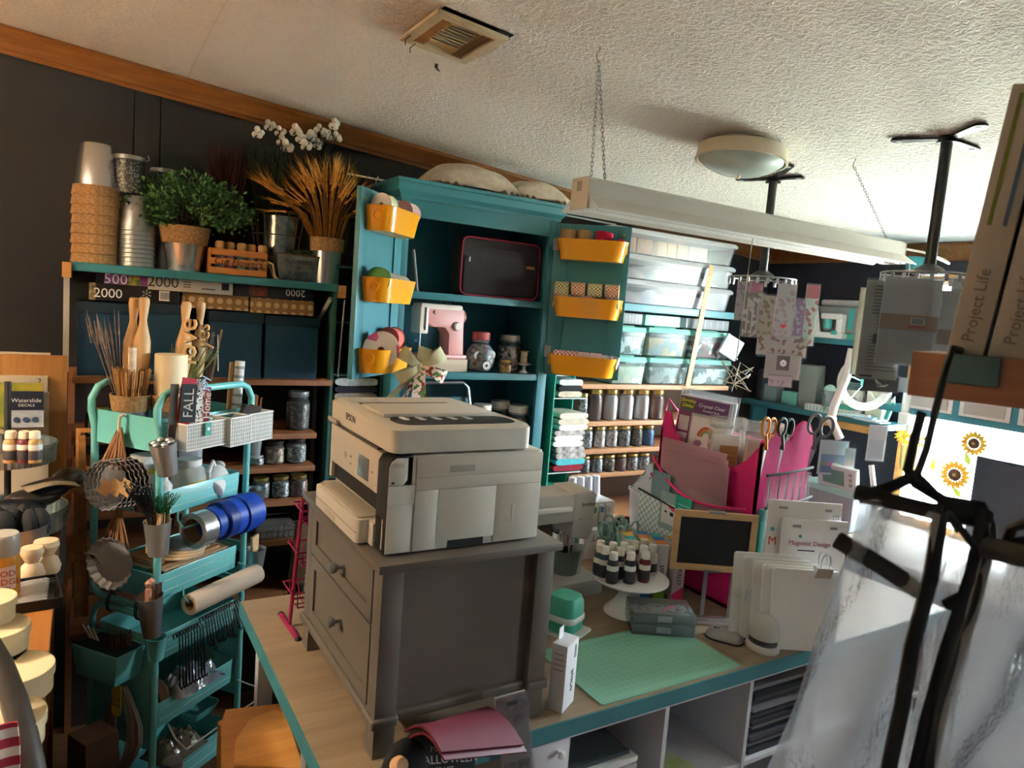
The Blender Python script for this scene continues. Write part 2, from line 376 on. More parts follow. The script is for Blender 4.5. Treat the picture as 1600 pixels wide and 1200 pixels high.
# assumed warm lamp on the bench end, unseen, added for light from the left
lampo = thing('assumed_lamp', 'assumed warm lit bench lamp with a wide shade, unseen beyond the left picture edge', 'lamp', (-1.15, 1.75, 0.95))
MB().lathe([(0.09, 0), (0.09, 0.012), (0.02, 0.03), (0.01, 0.05), (0.009, 0.95), (1e-7, 0.951)], 20).build('stand', DARK, lampo)
MB().lathe([(0.16, 0.86), (0.10, 1.08), (0.098, 1.08), (0.158, 0.86)], 28, cap=False).build('lamp_shade', clear('#f3e2c0', 0.8, 0.5, 0.05, 0.7, name='shade_cloth'), lampo)
MB().ball(0.04, (0, 0, 0.97), 14, 8).build('bulb', emit('#ffd9a0', 12), lampo)
ll = bpy.data.lights.new('assumed_bulb_light', 'POINT'); ll.energy = 108; ll.color = (1.0, 0.85, 0.68); ll.shadow_soft_size = 0.06
lo_ = bpy.data.objects.new('assumed_bulb_light', ll); COL.objects.link(lo_); lo_.parent = lampo; lo_.location = (0, 0, 0.97)
def loft(self, rings, cap0=True, cap1=True, closed=True):
    n = len(rings[0]); vs_ = [p for r in rings for p in r]; fs = []
    for j in range(len(rings)-1):
        for i in range(n if closed else n-1):
            i2 = (i+1) % n; fs.append((j*n+i, j*n+i2, (j+1)*n+i2, (j+1)*n+i))
    if cap0: fs.append(tuple(range(n))[::-1])
    if cap1: fs.append(tuple((len(rings)-1)*n+i for i in range(n)))
    return self.add(vs_, fs)
MB.loft = loft
# ================================================================== craft table
TT = 0.80
TOPM = wood('#86725a', '#a08c72', 0.5, (1.0, 9, 9), 2.6); BAND = mat('#3f7f86', 0.5, var=0.05)
tbl = thing('craft_table', 'long counter-height craft table with oak-look top and teal edge band', 'table', (0.377, 1.12, 0))
MB().box(0.004, 0.004, TT-0.037, 1.093, 0.847, TT).build('table_top', TOPM, tbl)
MB().box(1.0955, 0.004, TT-0.037, 2.05, 0.847, TT).build('table_top', TOPM, tbl)
MB().box(0, 0, TT-0.038, 2.05, 0.004, TT-0.0008).box(0, 0.004, TT-0.038, 0.004, 0.847, TT-0.0008).build('edge_band', BAND, tbl)
for x, y in ((0.06, 0.78), (2.0, 0.78), (0.06, 0.3)): MB().box(x-0.02, y-0.02, 0, x+0.02, y+0.02, TT-0.038).build('leg', GREY_L, tbl)
# cube storage carrying the front of the table
cube = thing('cube_storage_unit', 'white cube storage unit with open compartments under the craft table front', 'shelf unit', (0.80, 1.135, 0))
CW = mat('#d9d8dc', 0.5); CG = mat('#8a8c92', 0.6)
H0 = TT-0.038
MB().box(0.03, 0, H0-0.016, 1.6, 0.38, H0-0.0005).build('top_panel', CW, cube)
MB().box(0.03, 0.0, 0, 1.6, 0.38, 0.016).build('bottom_panel', CW, cube)
for x in (0.03, 0.105, 0.40, 0.70, 1.0, 1.3, 1.59): MB().box(x, 0.0, 0.016, x+0.013, 0.38, H0-0.016).build('divider', CW, cube)
for z in (0.26, 0.505): MB().box(0.12, 0.002, z, 1.59, 0.378, z+0.013).build('shelf', CW, cube)
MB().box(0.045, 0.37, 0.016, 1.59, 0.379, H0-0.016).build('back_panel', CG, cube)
dr = MB().box(0.0, -0.012, 0.3, 0.105, -0.0005, H0-0.004).build('drawer_front', CW, cube, bevel=0.002)
MB().at((0.078, -0.012, H0-0.03), rx=math.pi/2).lathe([(0.004, 0), (0.004, 0.008), (0.009, 0.012), (0.008, 0.018), (0.0001, 0.02)], 12).build('knob', WHITE_G, dr)
# ================================================================== grey two-drawer cabinet
CABM = mat('#6c645b', 0.42, var=0.03); 
cab = thing('drawer_cabinet', 'small grey two-drawer cabinet standing on the craft table under the printer', 'cabinet', (0.46, 1.154, TT))
Z = 1.185-TT; CX, CYW = 0.407, 0.523
MB().box(0, 0, Z-0.016, CX, CYW, Z).build('top', CABM, cab, bevel=0.002)
MB().box(0.020, 0.03, 0.07, CX-0.02, CYW-0.018, Z-0.016).build('body', CABM, cab)
for x0, y0 in ((0.012, 0.012), (CX-0.055, 0.012), (0.012, CYW-0.055), (CX-0.055, CYW-0.055)):
    MB().box(x0, y0, 0, x0+0.043, y0+0.043, Z-0.016).build('post', CABM, cab, bevel=0.0015)
bm_ = MB()
for (x0, y0, x1, y1) in ((0.004, 0.004, 0.059, 0.059), (CX-0.059, 0.004, CX-0.004, 0.059), (0.004, CYW-0.059, 0.059, CYW-0.004)):
    bm_.box(x0, y0, 0.062, x1, y1, 0.082)
bm_.box(0.05, 0.018, 0.062, CX-0.05, 0.04, 0.082); bm_.box(0.006, 0.05, 0.062, 0.03, CYW-0.05, 0.082)
bm_.build('base_moulding', CABM, cab, bevel=0.006, seg=3)
for z0, z1 in ((0.088, 0.247), (0.251, 0.366)):
    d = MB(); y0, y1 = 0.058, CYW-0.058; t = 0.028
    d.box(0.016, y0, z0, 0.021, y1, z1); d.box(0.011, y0, z0, 0.0165, y1, z0+t); d.box(0.011, y0, z1-t, 0.0165, y1, z1); d.box(0.011, y0, z0+t, 0.0165, y0+t, z1-t); d.box(0.011, y1-t, z0+t, 0.0165, y1, z1-t)
    do = d.build('drawer', CABM, cab, smooth=False)
    MB().at((0.016, 0.24, (z0+z1)/2+(0.01 if z0 < 0.2 else -0.012)), ry=-math.pi/2).lathe([(0.006, 0), (0.0045, 0.004), (0.0045, 0.014), (0.010, 0.018), (0.0125, 0.024), (0.011, 0.029), (0.0001, 0.031)], 16).build('knob', STEEL_D, do)
# ================================================================== printer
PW = mat('#d2ccbe', 0.45); PW2 = mat('#bdb6a7', 0.45); PD = mat('#1c1b1b', 0.45)
prn = thing('printer', 'cream white all-in-one ink-tank printer on the grey drawer cabinet', 'printer', (0.478, 1.196, 1.185))
def pbox(x0, y0, z0, x1, y1, z1, nm, m, bev=0.003, par=prn, seg=2): return MB().box(x0, y0, z0, x1, y1, z1).build(nm, m, par, bevel=bev, seg=seg)
PL = 0.349; PY = 0.395
body = MB().prism(rrect(0.03, 0, PL, PY, 0.012), 0.004, 0.192).build('body', PW, prn, bevel=0.002)
# ink tank block at the near front corner
tank = MB().at(m=basis((0, 0.0, 0), (1, 0, 0), (0, 0, 1))).prism([(0.004, 0.004), (0.055, 0.004), (0.055, 0.192), (0.022, 0.192), (0.011, 0.187), (0.004, 0.176)], -0.0, -0.052).build('ink_tank', PD, prn, bevel=0.002)
MB().box(0.006, -0.002, 0.006, 0.057, 0.0005, 0.10).build('tank_cover', PW, tank, bevel=0.001)
MB().at(m=basis((0, 0.0, 0), (1, 0, 0), (0, 0, 1))).prism([(0.006, 0.1375), (0.035, 0.1375), (0.0425, 0.148), (0.0425, 0.189), (0.02, 0.189), (0.010, 0.182), (0.006, 0.172)], 0.0, 0.003).build('tank_lid', PW, tank, bevel=0.001)
MB().box(0.006, -0.002, 0.1, 0.06, 0.0005, 0.1365).build('tank_panel', PW, tank)
MB().box(0.012, -0.0036, 0.172, 0.034, -0.003, 0.18).build('grip', PW2, tank, bevel=0.002); MB().box(0.011, -0.0034, 0.141, 0.0165, -0.0018, 0.1445).build('window', BLACK_G, tank)
for k in range(4): MB().box(0.0028, 0.009+k*0.0095, 0.012, 0.0045, 0.0145+k*0.0095, 0.07).build('ink_window', mat('#3a3837', 0.2) if k else mat('#b9b2a5', 0.2), tank)
# side panels with hairline joints
pbox(0.0605, -0.003, 0.150, PL-0.004, 0.001, 0.189, 'side_panel', PW, 0.0008); pbox(0.0605, -0.003, 0.125, PL-0.004, 0.001, 0.1495, 'side_panel', PW, 0.0008)
pbox(0.0605, -0.003, 0.006, 0.108, 0.001, 0.1245, 'side_panel', PW, 0.0008); pbox(0.1085, -0.003, 0.02, 0.238, 0.001, 0.1245, 'side_panel', PW, 0.0008); pbox(0.2385, -0.003, 0.006, PL-0.004, 0.001, 0.1245, 'side_panel', PW, 0.0008)
pbox(0.136, -0.001, 0.003, 0.216, 0.004, 0.0195, 'foot_recess', BLACK, 0)
pbox(0.13, -0.0038, 0.157, 0.185, -0.0025, 0.170, 'grip', mat('#a9a499', 0.4), 0.002); pbox(0.277, -0.0042, 0.045, 0.282, -0.002, 0.083, 'rib', PW, 0.0015)
# front with control panel
FX = 0.030
pbox(0.014, 0.052, 0.10, 0.032, PY-0.006, 0.186, 'control_panel', PW, 0.004)
pbox(0.0125, 0.128, 0.112, 0.0145, 0.190, 0.158, 'screen', mat('#6d747a', 0.12), 0.001)
for yy, zz in ((0.236, 0.138), (0.236, 0.122), (0.105, 0.135)): pbox(0.0130, yy, zz, 0.0145, yy+0.006, zz+0.004, 'button', GREY, 0)
pbox(0.013, 0.27, 0.13, 0.0145, 0.282, 0.142, 'button', PW2, 0.001)
pbox(0.024, 0.06, 0.062, 0.031, PY-0.02, 0.099, 'paper_slot', BLACK, 0.0)
pbox(0.016, PY-0.018, 0.062, 0.032, PY-0.002, 0.10, 'slot_cheek', PW, 0.002)
pbox(0.0, 0.05, 0.004, 0.032, PY-0.006, 0.050, 'front_base', PW, 0.003)
tr_ = MB().prism(rrect(-0.024, 0.075, 0.03, 0.362, 0.012), 0.004, 0.052).build('paper_tray', PW, prn, bevel=0.003)
MB().prism(rrect(-0.018, 0.083, 0.026, 0.354, 0.01), 0.0515, 0.0560).build('tray_cover', PW2, tr_, bevel=0.001)
MB().box(-0.0248, 0.08, 0.0255, 0.0, 0.358, 0.0265).build('joint', mat('#8d8574', 0.6), tr_); MB().box(-0.0255, 0.21, 0.008, -0.0235, 0.28, 0.02).build('grip', PW2, tr_, bevel=0.003)
# scanner lid with document feeder
lo = []
for z, e in ((0.194, 0.012), (0.197, 0.004), (0.24, 0.004), (0.246, 0.012)):
    lo.append([(x, y, z) for x, y in rrect(0.006+e, -0.002+e, 0.322-e*0.6, PY-e*0.6, 0.022, 5)])
lid = MB().loft(lo).build('scanner_lid', PW, prn)
MB().box(0.004, 0.06, 0.1925, 0.02, PY-0.03, 0.1965).build('lid_gap', mat('#5b564d', 0.6), prn)
MB().box(0.0, PY-0.085, 0.196, 0.006, PY-0.02, 0.206).build('lid_grip', PW2, lid, bevel=0.003)
MB().box(0.045, 0.235, 0.2458, 0.26, 0.30, 0.2472).build('feeder_slot', PD, lid)
for k in range(9): MB().box(0.06+k*0.021, 0.236, 0.247, 0.066+k*0.021, 0.262, 0.2485).build('rib', PW2, lid)
MB().box(0.03, 0.105, 0.2462, 0.285, 0.238, 0.2555).build('feeder_cover', PW, lid, bevel=0.004)
MB().prism(rrect(0.035, 0.025, 0.3, 0.108, 0.03), 0.2458, 0.2470).build('feeder_well', PD, lid)
for k in range(5): MB().box(0.06+k*0.035, 0.07, 0.247, 0.072+k*0.035, 0.105, 0.2485).build('roller', GREY_L, lid)
MB().box(0.03, 0.31, 0.2459, 0.11, 0.36, 0.2468).build('guide_plate', PW2, lid)
text(lid, 'EPSON', (0.0098, 0.243, 0.222), (0, -1, 0), (0, 0, 1), 0.021, INK)
# ================================================================== teal hutch bookcase
BX0, BX1, BY = 1.015, 1.74, 2.55
bk = thing('bookcase_hutch', 'teal painted wooden hutch with two open doors and a stepped cornice', 'bookcase', (BX0, BY, 0))
BW = BX1-BX0
def bbox(x0, y0, z0, x1, y1, z1, nm, m=TEAL, bev=0.0015, par=bk): return MB().box(x0, y0, z0, x1, y1, z1).build(nm, m, par, bevel=bev)
for x in (0.0, BW-0.02): bbox(x, 0.018, 0, x+0.02, 0.33, 2.055, 'side_panel')
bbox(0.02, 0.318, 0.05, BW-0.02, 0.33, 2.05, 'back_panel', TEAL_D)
bbox(0, 0, 0.0, 0.04, 0.018, 2.055, 'stile'); bbox(BW-0.045, 0, 0.0, BW, 0.018, 2.055, 'stile'); bbox(0.04, 0, 1.985, BW-0.045, 0.018, 2.055, 'top_rail')
bbox(0.02, 0.018, 2.035, BW-0.02, 0.318, 2.053, 'top_panel')
cr = [[(x, y, z) for x, y in ((-e, -e), (BW+e, -e), (BW+e, 0.33), (-e, 0.33))] for e, z in ((0.006, 2.052), (0.006, 2.062), (0.02, 2.078), (0.02, 2.106), (0.026, 2.110), (0.026, 2.122))]
MB().loft(cr).build('cornice', TEAL, bk)
for z in (1.705, 1.39, 1.02, 0.6, 0.1): bbox(0.02, 0.004, z-0.028, BW-0.02, 0.318, z, 'shelf')
def door(hx, hy, fx, fy, z0, z1):
    d = Vector((fx-hx, fy-hy, 0)); L = d.length; d.normalize()
    n = Vector((-d.y, d.x, 0)); mid = Vector(((hx+fx)/2, (hy+fy)/2, 0))
    if n.dot(-mid) < 0: n = -n
    m = Matrix((d, Vector((0, 0, 1)), n)).transposed().to_4x4(); m.translation = Vector((hx-BX0, hy-BY, 0))
    g = MB().at(m=m); t = 0.018
    e = 0.062
    g.box(0, z0, -t, e, z1, 0); g.box(L-e, z0, -t, L, z1, 0); g.box(e, z0, -t, L-e, z0+e, 0); g.box(e, z1-e, -t, L-e, z1, 0)
    do = g.build('door', TEAL, bk, bevel=0.001)
    MB().at(m=m).box(e-0.002, z0+e-0.002, -t+0.003, L-e+0.002, z1-e+0.002, -0.007).build('door_panel', TEAL, do)
    for z in (z0+0.1, z1-0.09):
        MB().at(m=m).box(0.0, z-0.024, 0.0, 0.022, z+0.024, 0.0035).cbox(0.0, z, 0.004, 0.009, 0.05, 0.009).build('hinge', STEEL_D, do)
    for z in (z1-0.035,): MB().at(m=m @ Matrix.Translation((L-0.03, z, 0))).lathe([(0.004, 0), (0.005, 0.003), (0.001, 0.004)], 10).build('screw', GOLD, do)
    m2 = m.copy(); m2.translation = Vector((hx, hy, 0))
    return m2, L
DL, DLL = door(BX0+0.012, BY-0.004, 0.778, 2.306, 1.385, 2.03)
DR, DRL = door(BX1-0.018, BY-0.004, 1.962, 2.330, 1.395, 2.045)
# yellow ribbon bins hung on the doors (local frame: u along door, z up, w outwards)
def bin_(M, u0, u1, ztop, label, dep=0.095, h=0.083, ring_mat=YELLOW):
    um = (u0+u1)/2; w = (u1-u0)/2
    R = Matrix((M.col[0].xyz, M.col[2].xyz, Vector((0, 0, 1)))).transposed()
    o = bpy.data.objects.new('ribbon_bin', None); COL.objects.link(o)
    mm = R.to_4x4() if R.determinant() > 0 else Matrix((-M.col[0].xyz, M.col[2].xyz, Vector((0, 0, 1)))).transposed().to_4x4()
    mm.translation = M @ Vector((um, ztop-h, 0.001)); o.matrix_world = mm
    tag(o, label, 'bin', 'yellow bins on the hutch doors')
    def outl(s, dd, z, r=0.045):
        a = w*s; P = [(-a, 0.0), (a, 0.0)]+[(a-r+r*math.cos(t), dd-r+r*math.sin(t)) for t in [math.pi/2*i/5 for i in range(6)]]+[(-a+r+r*math.cos(t), dd-r+r*math.sin(t)) for t in [math.pi/2+math.pi/2*i/5 for i in range(6)]]
        return [(x, y, z) for x, y in P]
    f = 0.88
    g = MB().loft([outl(f, dep*f, 0), outl(1, dep, h), outl(1.01, dep+0.002, h+0.0015), outl(0.985, dep-0.002, h+0.0015), outl(f*0.98, dep*f-0.002, 0.003)])
    g.build('bin_body', YELLOW, o)
    for sx in (-1, 1):
        ring = [(sx*(w*0.965+0.002), dep*0.48+0.016*math.cos(a), h*0.62+0.016*math.sin(a)) for a in [2*math.pi*i/16 for i in range(16)]]
        MB().tube(ring, 0.0016, 6, True).build('ring_handle', YELLOW, o)
    return o, mm
BINS = {}
for k, (zt) in enumerate((1.975, 1.735, 1.49)):
    nm = ('top', 'middle', 'bottom')[k]
    BINS['L%d' % k] = bin_(DL, 0.035, 0.315, zt, 'yellow metal bin on the left hutch door, %s of three' % nm)
    BINS['R%d' % k] = bin_(DR, 0.02, 0.315, zt-0.002, 'yellow metal bin on the right hutch door, %s of three' % nm)
# ================================================================== wall shelf with bracket, and jar shelves below it (left)
SX0, SX1, SY = -0.06, 0.83, 2.60
LW = wood('#7a4a2a', '#945e38', 0.55, (1.5, 12, 12))
sh = thing('wall_shelf', 'teal wall shelf on pale brackets high on the dark wall, holding buckets and greenery', 'shelf', (0, 0, 0))
MB().box(SX0+0.025, SY, 1.678, SX1-0.02, YF-0.002, 1.705).build('board', TEAL, sh, bevel=0.001)
for x in (SX0, SX1-0.02): MB().box(x, SY-0.012, 1.655, x+0.024, YF-0.002, 1.702).build('bracket_arm', PINE, sh)
STRIP = mat('#c9c2b2', 0.4, 0.3)
MB().box(SX0+0.004, SY+0.005, 1.36, SX0+0.02, SY+0.012, 1.655).build('upright_strip', STRIP, sh)
MB().tube([(SX1-0.04, SY+0.03, 1.65), (SX1-0.09, YF-0.01, 1.40)], 0.009, 6).build('brace', STRIP, sh)
MB().tube([(SX1-0.001, SY-0.016, 1.65), (SX1-0.012, SY-0.016, 1.36)], 0.003, 6).build('hanging_rod', STEEL, sh)
ju = thing('jar_shelf_unit', 'dark reddish-brown wooden shelf unit holding jars and blue bins at the left', 'shelf unit', (0, 0, 0))
for z, x1 in ((1.345, 0.80), (1.15, 0.745), (1.027, 0.745), (0.90, 0.735), (0.75, 0.735), (0.5, 0.735)):
    MB().box(-0.03, SY-0.03 if z < 1.3 else SY-0.01, z-0.02, x1, YF-0.01, z).build('shelf', LW, ju, bevel=0.001)
for x in (-0.045, 0.30): MB().box(x, YF-0.05, 0, x+0.02, YF-0.012, 1.345).build('upright', LW, ju)
MB().box(-0.03, YF-0.014, 0.0, 0.735, YF-0.006, 1.33).build('back_panel', mat('#241915', 0.7), ju)
MB().box(0.75, SY+0.06, 0.0, 0.765, YF-0.02, 1.325).build('upright', mat('#2b2521', 0.7), ju)
# ================================================================== left work bench
BT = 0.95
bn = thing('work_bench', 'warm brown wooden bench along the left, edge seen end on', 'bench', (-1.3, 1.08, 0))
WB = wood('#8a5426', '#b0743a', 0.45, (12, 1.2, 12), 2.2)
MB().box(0, 0, BT-0.03, 1.25, 1.45, BT).build('bench_top', WB, bn, bevel=0.002)
for y in (0.0, 0.72, 1.43): MB().box(0.1, y, 0, 1.23, y+0.02, BT-0.03).build('side_panel', WB, bn)
for z in (0.05, 0.35, 0.65): MB().box(0.1, 0.02, z, 1.225, 1.43, z+0.018).build('shelf', WB, bn)
# ================================================================== prop builders
def proj(p):
    d = Vector(p)-EYE; w = d.dot(FWD); return 800+FPX*d.dot(RGT)/w, 600-FPX*d.dot(UPV)/w
def sx(px, Y, z):
    lo, hi = -3.0, 6.0
    for _ in range(50):
        m = (lo+hi)/2
        if proj((m, Y, z))[0] < px: lo = m
        else: hi = m
    return lo
def zat(x, y, py):
    lo, hi = -1.0, 3.5
    for _ in range(50):
        m = (lo+hi)/2
        if proj((x, y, m))[1] > py: lo = m
        else: hi = m
    return lo
def bucket(name, label, loc, r0, r1, h, m=GALV, group=None, band=None, rot=None, cat='bucket'):
    o = thing(name, label, cat, loc, group=group, rot=rot)
    MB().cup(r0, r1, h).build('pail', m, o)
    if band:
        z0, z1 = band; f = lambda z: r0+(r1-r0)*z/h
        MB().lathe([(f(z0)+0.0005, z0), (f(z0)+0.003, z0), (f(z1)+0.004, z1), (f(z1)+0.0005, z1)], 24, cap=False).build('burlap_band', BURLAP, o)
    return o
def jar(name, label, loc, r, h, fill, lidm=GOLD, group=None, fh=0.8, bail=False, cat='jar', tall_lid=0.14):
    o = thing(name, label, cat, loc, group=group)
    rn = r*0.80; hb = h*(1-tall_lid)
    MB().lathe([(r*0.86, 0), (r*0.97, h*0.03), (r, h*0.08), (r, hb*0.78), (r*0.93, hb*0.88), (rn, hb*0.95), (rn, hb)], 20, cap=False).lathe([(1e-7, 0.001), (r*0.86, 0.0)], 20, cap=False).build('glass_body', GLASS, o)
    if fill is not None:
        q = hb*fh; rr = r*0.955
        MB().lathe([(1e-7, 0.003), (r*0.82, 0.003), (rr, h*0.06), (rr, min(q, hb*0.78)), (rr*0.9, q), (1e-7, q*1.01)], 16, cap=False).build('contents', fill, o)
    MB().lathe([(rn*1.06, hb-0.002), (rn*1.10, hb), (rn*1.10, h-0.002), (rn*1.04, h), (1e-7, h)], 20, cap=False).build('lid', lidm, o)
    if bail:
        MB().tube([(rn*1.12*math.cos(a), rn*1.12*math.sin(a), hb-0.006) for a in [2*math.pi*i/20 for i in range(20)]], 0.0014, 5, True).tube([(rn*1.12, 0, hb-0.006), (rn*1.3, 0, hb*0.9), (rn*1.25, 0, h), (0, 0, h+0.004)], 0.0014, 5).build('wire_bail', STEEL, o)
    return o
def paint_bottle(label, loc, color, r=0.0165, h=0.082, cap=WHITE, group=None, rz=0.0, rot=None):
    o = thing('paint_bottle', label, 'paint bottle', loc, rz, group, rot)
    MB().lathe([(r*0.95, 0), (r, 0.003), (r, h*0.66), (r*0.72, h*0.75), (r*0.6, h*0.76)], 16).build('bottle_body', mat(color, 0.35), o)
    MB().lathe([(r*0.74, h*0.76), (r*0.78, h*0.77), (r*0.74, h-0.002), (r*0.66, h), (1e-7, h)], 16).build('cap', cap, o)
    MB().lathe([(r+0.0004, h*0.42), (r+0.0006, h*0.43), (r+0.0006, h*0.58), (r+0.0004, h*0.59)], 16, cap=False).build('label_band', mat('#e5e4da', 0.6), o)
    MB().lathe([(r+0.0003, h*0.10), (r+0.0005, h*0.11), (r+0.0005, h*0.38), (r+0.0003, h*0.39)], 16, cap=False).build('label_band', mat('#3b3a40', 0.6), o)
    return o
def spool(label, loc, r, w, ribbon, axis=(1, 0, 0), flange=None, group='ribbon spools', core=0.35, flr=1.08):
    q = Vector((0, 0, 1)).rotation_difference(Vector(axis)).to_euler()
    o = thing('ribbon_spool', label, 'ribbon spool', loc, group=group, rot=q)
    MB().lathe([(r*core, -w/2), (r, -w/2), (r, w/2), (r*core, w/2), (r*core, -w/2)], 22, cap=False).build('ribbon', ribbon, o)
    fm = flange or mat('#d8c6a4', 0.7)
    for s in (-1, 1):
        MB().lathe([(r*0.2, s*w/2), (r*flr, s*w/2), (r*flr, s*(w/2+0.0015)), (r*0.2, s*(w/2+0.0015)), (r*0.2, s*w/2)], 22, cap=False).build('flange', fm, o)
    return o
def roll(name, label, loc, r, w, m, axis=(1, 0, 0), core=0.8, corem=None, group=None, cat='tape roll'):
    q = Vector((0, 0, 1)).rotation_difference(Vector(axis)).to_euler()
    o = thing(name, label, cat, loc, group=group, rot=q)
    ri = r*core
    MB().lathe([(ri, -w/2), (r, -w/2), (r, w/2), (ri, w/2), (ri, -w/2)], 28, cap=False).build('tape', m, o, bevel=0.0)
    MB().lathe([(ri-0.002, -w/2), (ri, -w/2), (ri, w/2), (ri-0.002, w/2), (ri-0.002, -w/2)], 28, cap=False).build('core', corem or KRAFT, o)
    return o
def plain(name, label, cat, mb, m, loc=(0, 0, 0), rz=0.0, group=None, rot=None, **kw):
    o = mb.build(name, m, **kw); o.location = loc; o.rotation_euler = rot if rot is not None else (0, 0, rz)
    return tag(o, label, cat, group)
def rods(n, r, h, spread, tr=0.0012, lean=0.25, hv=0.15, rg=rnd, z0=0.0, nseg=5):
    g = MB()
    for i in range(n):
        a = rg.random()*6.283; d = math.sqrt(rg.random())*r; x, y = d*math.cos(a), d*math.sin(a)
        hh = h*(1-hv*rg.random()); k = spread*(0.4+0.6*rg.random())/max(r, 1e-4)
        g.tube([(x*0.5, y*0.5, z0), (x*(1+k*lean), y*(1+k*lean), hh)], tr, nseg)
    return g
def scissors(label, loc, m, rot, s=1.0, group=None, blade=STEEL):
    o = thing('scissors', label, 'scissors', loc, group=group, rot=rot)
    for k in (-1, 1):
        P = [(k*0.019*s+0.017*s*math.cos(a), 0.0015*k, 0.062*s+0.026*s*math.sin(a)) for a in [2*math.pi*i/18 for i in range(18)]]
        MB().tube(P, 0.0042*s, 7, True).tube([(k*0.012*s, 0.0015*k, 0.04*s), (k*0.003*s, 0.0015*k, 0.015*s), (-k*0.003*s, 0.0015*k, -0.005*s)], 0.005*s, 7).build('handle', m, o)
        MB().at((0, k*0.0012, 0)).add([(-k*0.006*s, 0, 0), (k*0.006*s, 0, 0), (k*0.0005*s, 0, -0.085*s), (-k*0.006*s, 0.001, 0), (k*0.006*s, 0.001, 0), (k*0.0005*s, 0.001, -0.085*s)], [(0, 1, 2), (5, 4, 3), (0, 3, 4, 1), (1, 4, 5, 2), (2, 5, 3, 0)]).build('blade', blade, o)
    return o
def coil(cx, cy, cz, r, n=24): return [(cx+r*math.cos(2*math.pi*i/n), cy, cz+r*math.sin(2*math.pi*i/n)) for i in range(n)]
# ================================================================== rolling carts (one on top of the other)
CT = math.radians(38); CQ = Vector((0.185, 2.142, 0))
CM = Matrix.Translation(CQ) @ Matrix.Rotation(CT, 4, 'Z'); CMI = CM.inverted()
def cw(x, y, z): return CM @ Vector((x, y, z))
def cf(px, py, off=0.0):      # a place on the cart's long side (local y = -off)
    e = CMI @ EYE; d = CMI.to_3x3() @ ray(px, py); t = (-off-e.y)/d.y; return e+d*t
def ce(px, py, off=0.0):      # a place on the cart's short end (local x = -off)
    e = CMI @ EYE; d = CMI.to_3x3() @ ray(px, py); t = (-off-e.x)/d.x; return e+d*t
CLN, CWD = 0.345, 0.25
CT1 = mat('#74cac8', 0.36, coat=0.2); CWIRE = mat('#2d5a58', 0.5)
cart = thing('rolling_cart', 'mint green metal rolling cart, upper of two zip-tied together', 'cart', CQ, CT)
cart2 = thing('rolling_cart', 'mint green metal rolling cart, lower of the stacked pair', 'cart', CQ, CT)
def utube_long(y, z0, z1):
    a = [(0, y, z0), (0, y, z1-0.13), (-0.012, y, z1-0.08), (-0.012, y, z1-0.045), (0.008, y, z1-0.012), (0.035, y, z1)]
    b = [(CLN-p[0], p[1], p[2]) for p in a][::-1]
    return a+b
for y in (0.0, CWD): MB().tube(utube_long(y, 0.735, 1.362), 0.0105, 10).build('frame_tube', CT1, cart)
def tray(par, z0, z1, face=True):
    g = MB(); t = 0.0015; e = 0.008
    P0 = [(x, y) for x, y in rrect(e, e, CLN-e, CWD-e, 0.02, 4)]; P1 = [(x, y) for x, y in rrect(e, e, CLN-e, CWD-e, 0.02, 4)]
    def sc_(P, d): return [(CLN/2+(x-CLN/2)*(1-d), CWD/2+(y-CWD/2)*(1-d)) for x, y in P]
    rg = [[(x, y, z0) for x, y in sc_(P0, 0.02)], [(x, y, z1) for x, y in P0], [(x, y, z1+0.003) for x, y in sc_(P0, 0.012)], [(x, y, z1) for x, y in sc_(P0, 0.02)], [(x, y, z0+0.003) for x, y in sc_(P0, 0.035)]]
    o = g.loft(rg).build('tray', CT1, par)
    if face:
        for k in (0.3, 0.72):
            z = z0+(z1-z0)*k; MB().tube([(0.03, e-0.001+0.002*(1-k), z), (CLN-0.03, e-0.001+0.002*(1-k), z)], 0.0016, 5).build('rib', mat('#bfe6e2', 0.4), o)
    return o
for z0, z1 in ((1.20, 1.28), (1.0, 1.07), (0.752, 0.825)): tray(cart, z0, z1)
for z0, z1 in ((0.565, 0.64), (0.355, 0.43), (0.125, 0.205)): tray(cart2, z0, z1)
for x in (0.0, CLN):
    MB().tube([(x, 0, 0.06), (x, 0, 0.66), (x, 0.012, 0.69), (x, 0.035, 0.705), (x, CWD-0.035, 0.705), (x, CWD-0.012, 0.69), (x, CWD, 0.66), (x, CWD, 0.06)], 0.0105, 10).build('frame_tube', CT1, cart2)
    MB().tube([(x, 0, 0.80), (x, 0, 0.765), (x, 0.012, 0.742), (x, 0.035, 0.73), (x, CWD-0.035, 0.73), (x, CWD-0.012, 0.742), (x, CWD, 0.765), (x, CWD, 0.80)], 0.0105, 10).build('frame_tube', CT1, cart)
    MB().box(x-0.002, 0.0, 0.30, x+0.002, CWD, 0.62).build('pegboard_panel', CT1, cart2)
    MB().box(x-0.002, 0.0, 0.80, x+0.002, CWD, 0.835).build('end_panel', CT1, cart)
    MB().box(x-0.002, 0.0, 1.19, x+0.002, CWD, 1.285).build('end_panel', CT1, cart)
for x, y in ((0, 0), (CLN, 0), (0, CWD), (CLN, CWD)):
    MB().at((x, y, 0)).at(m=basis((x, y+0.01, 0.03), (1, 0, 0), (0, 0, 1))).cyl(0.028, 0, 0.02, 14).build('caster', DARK, cart2)
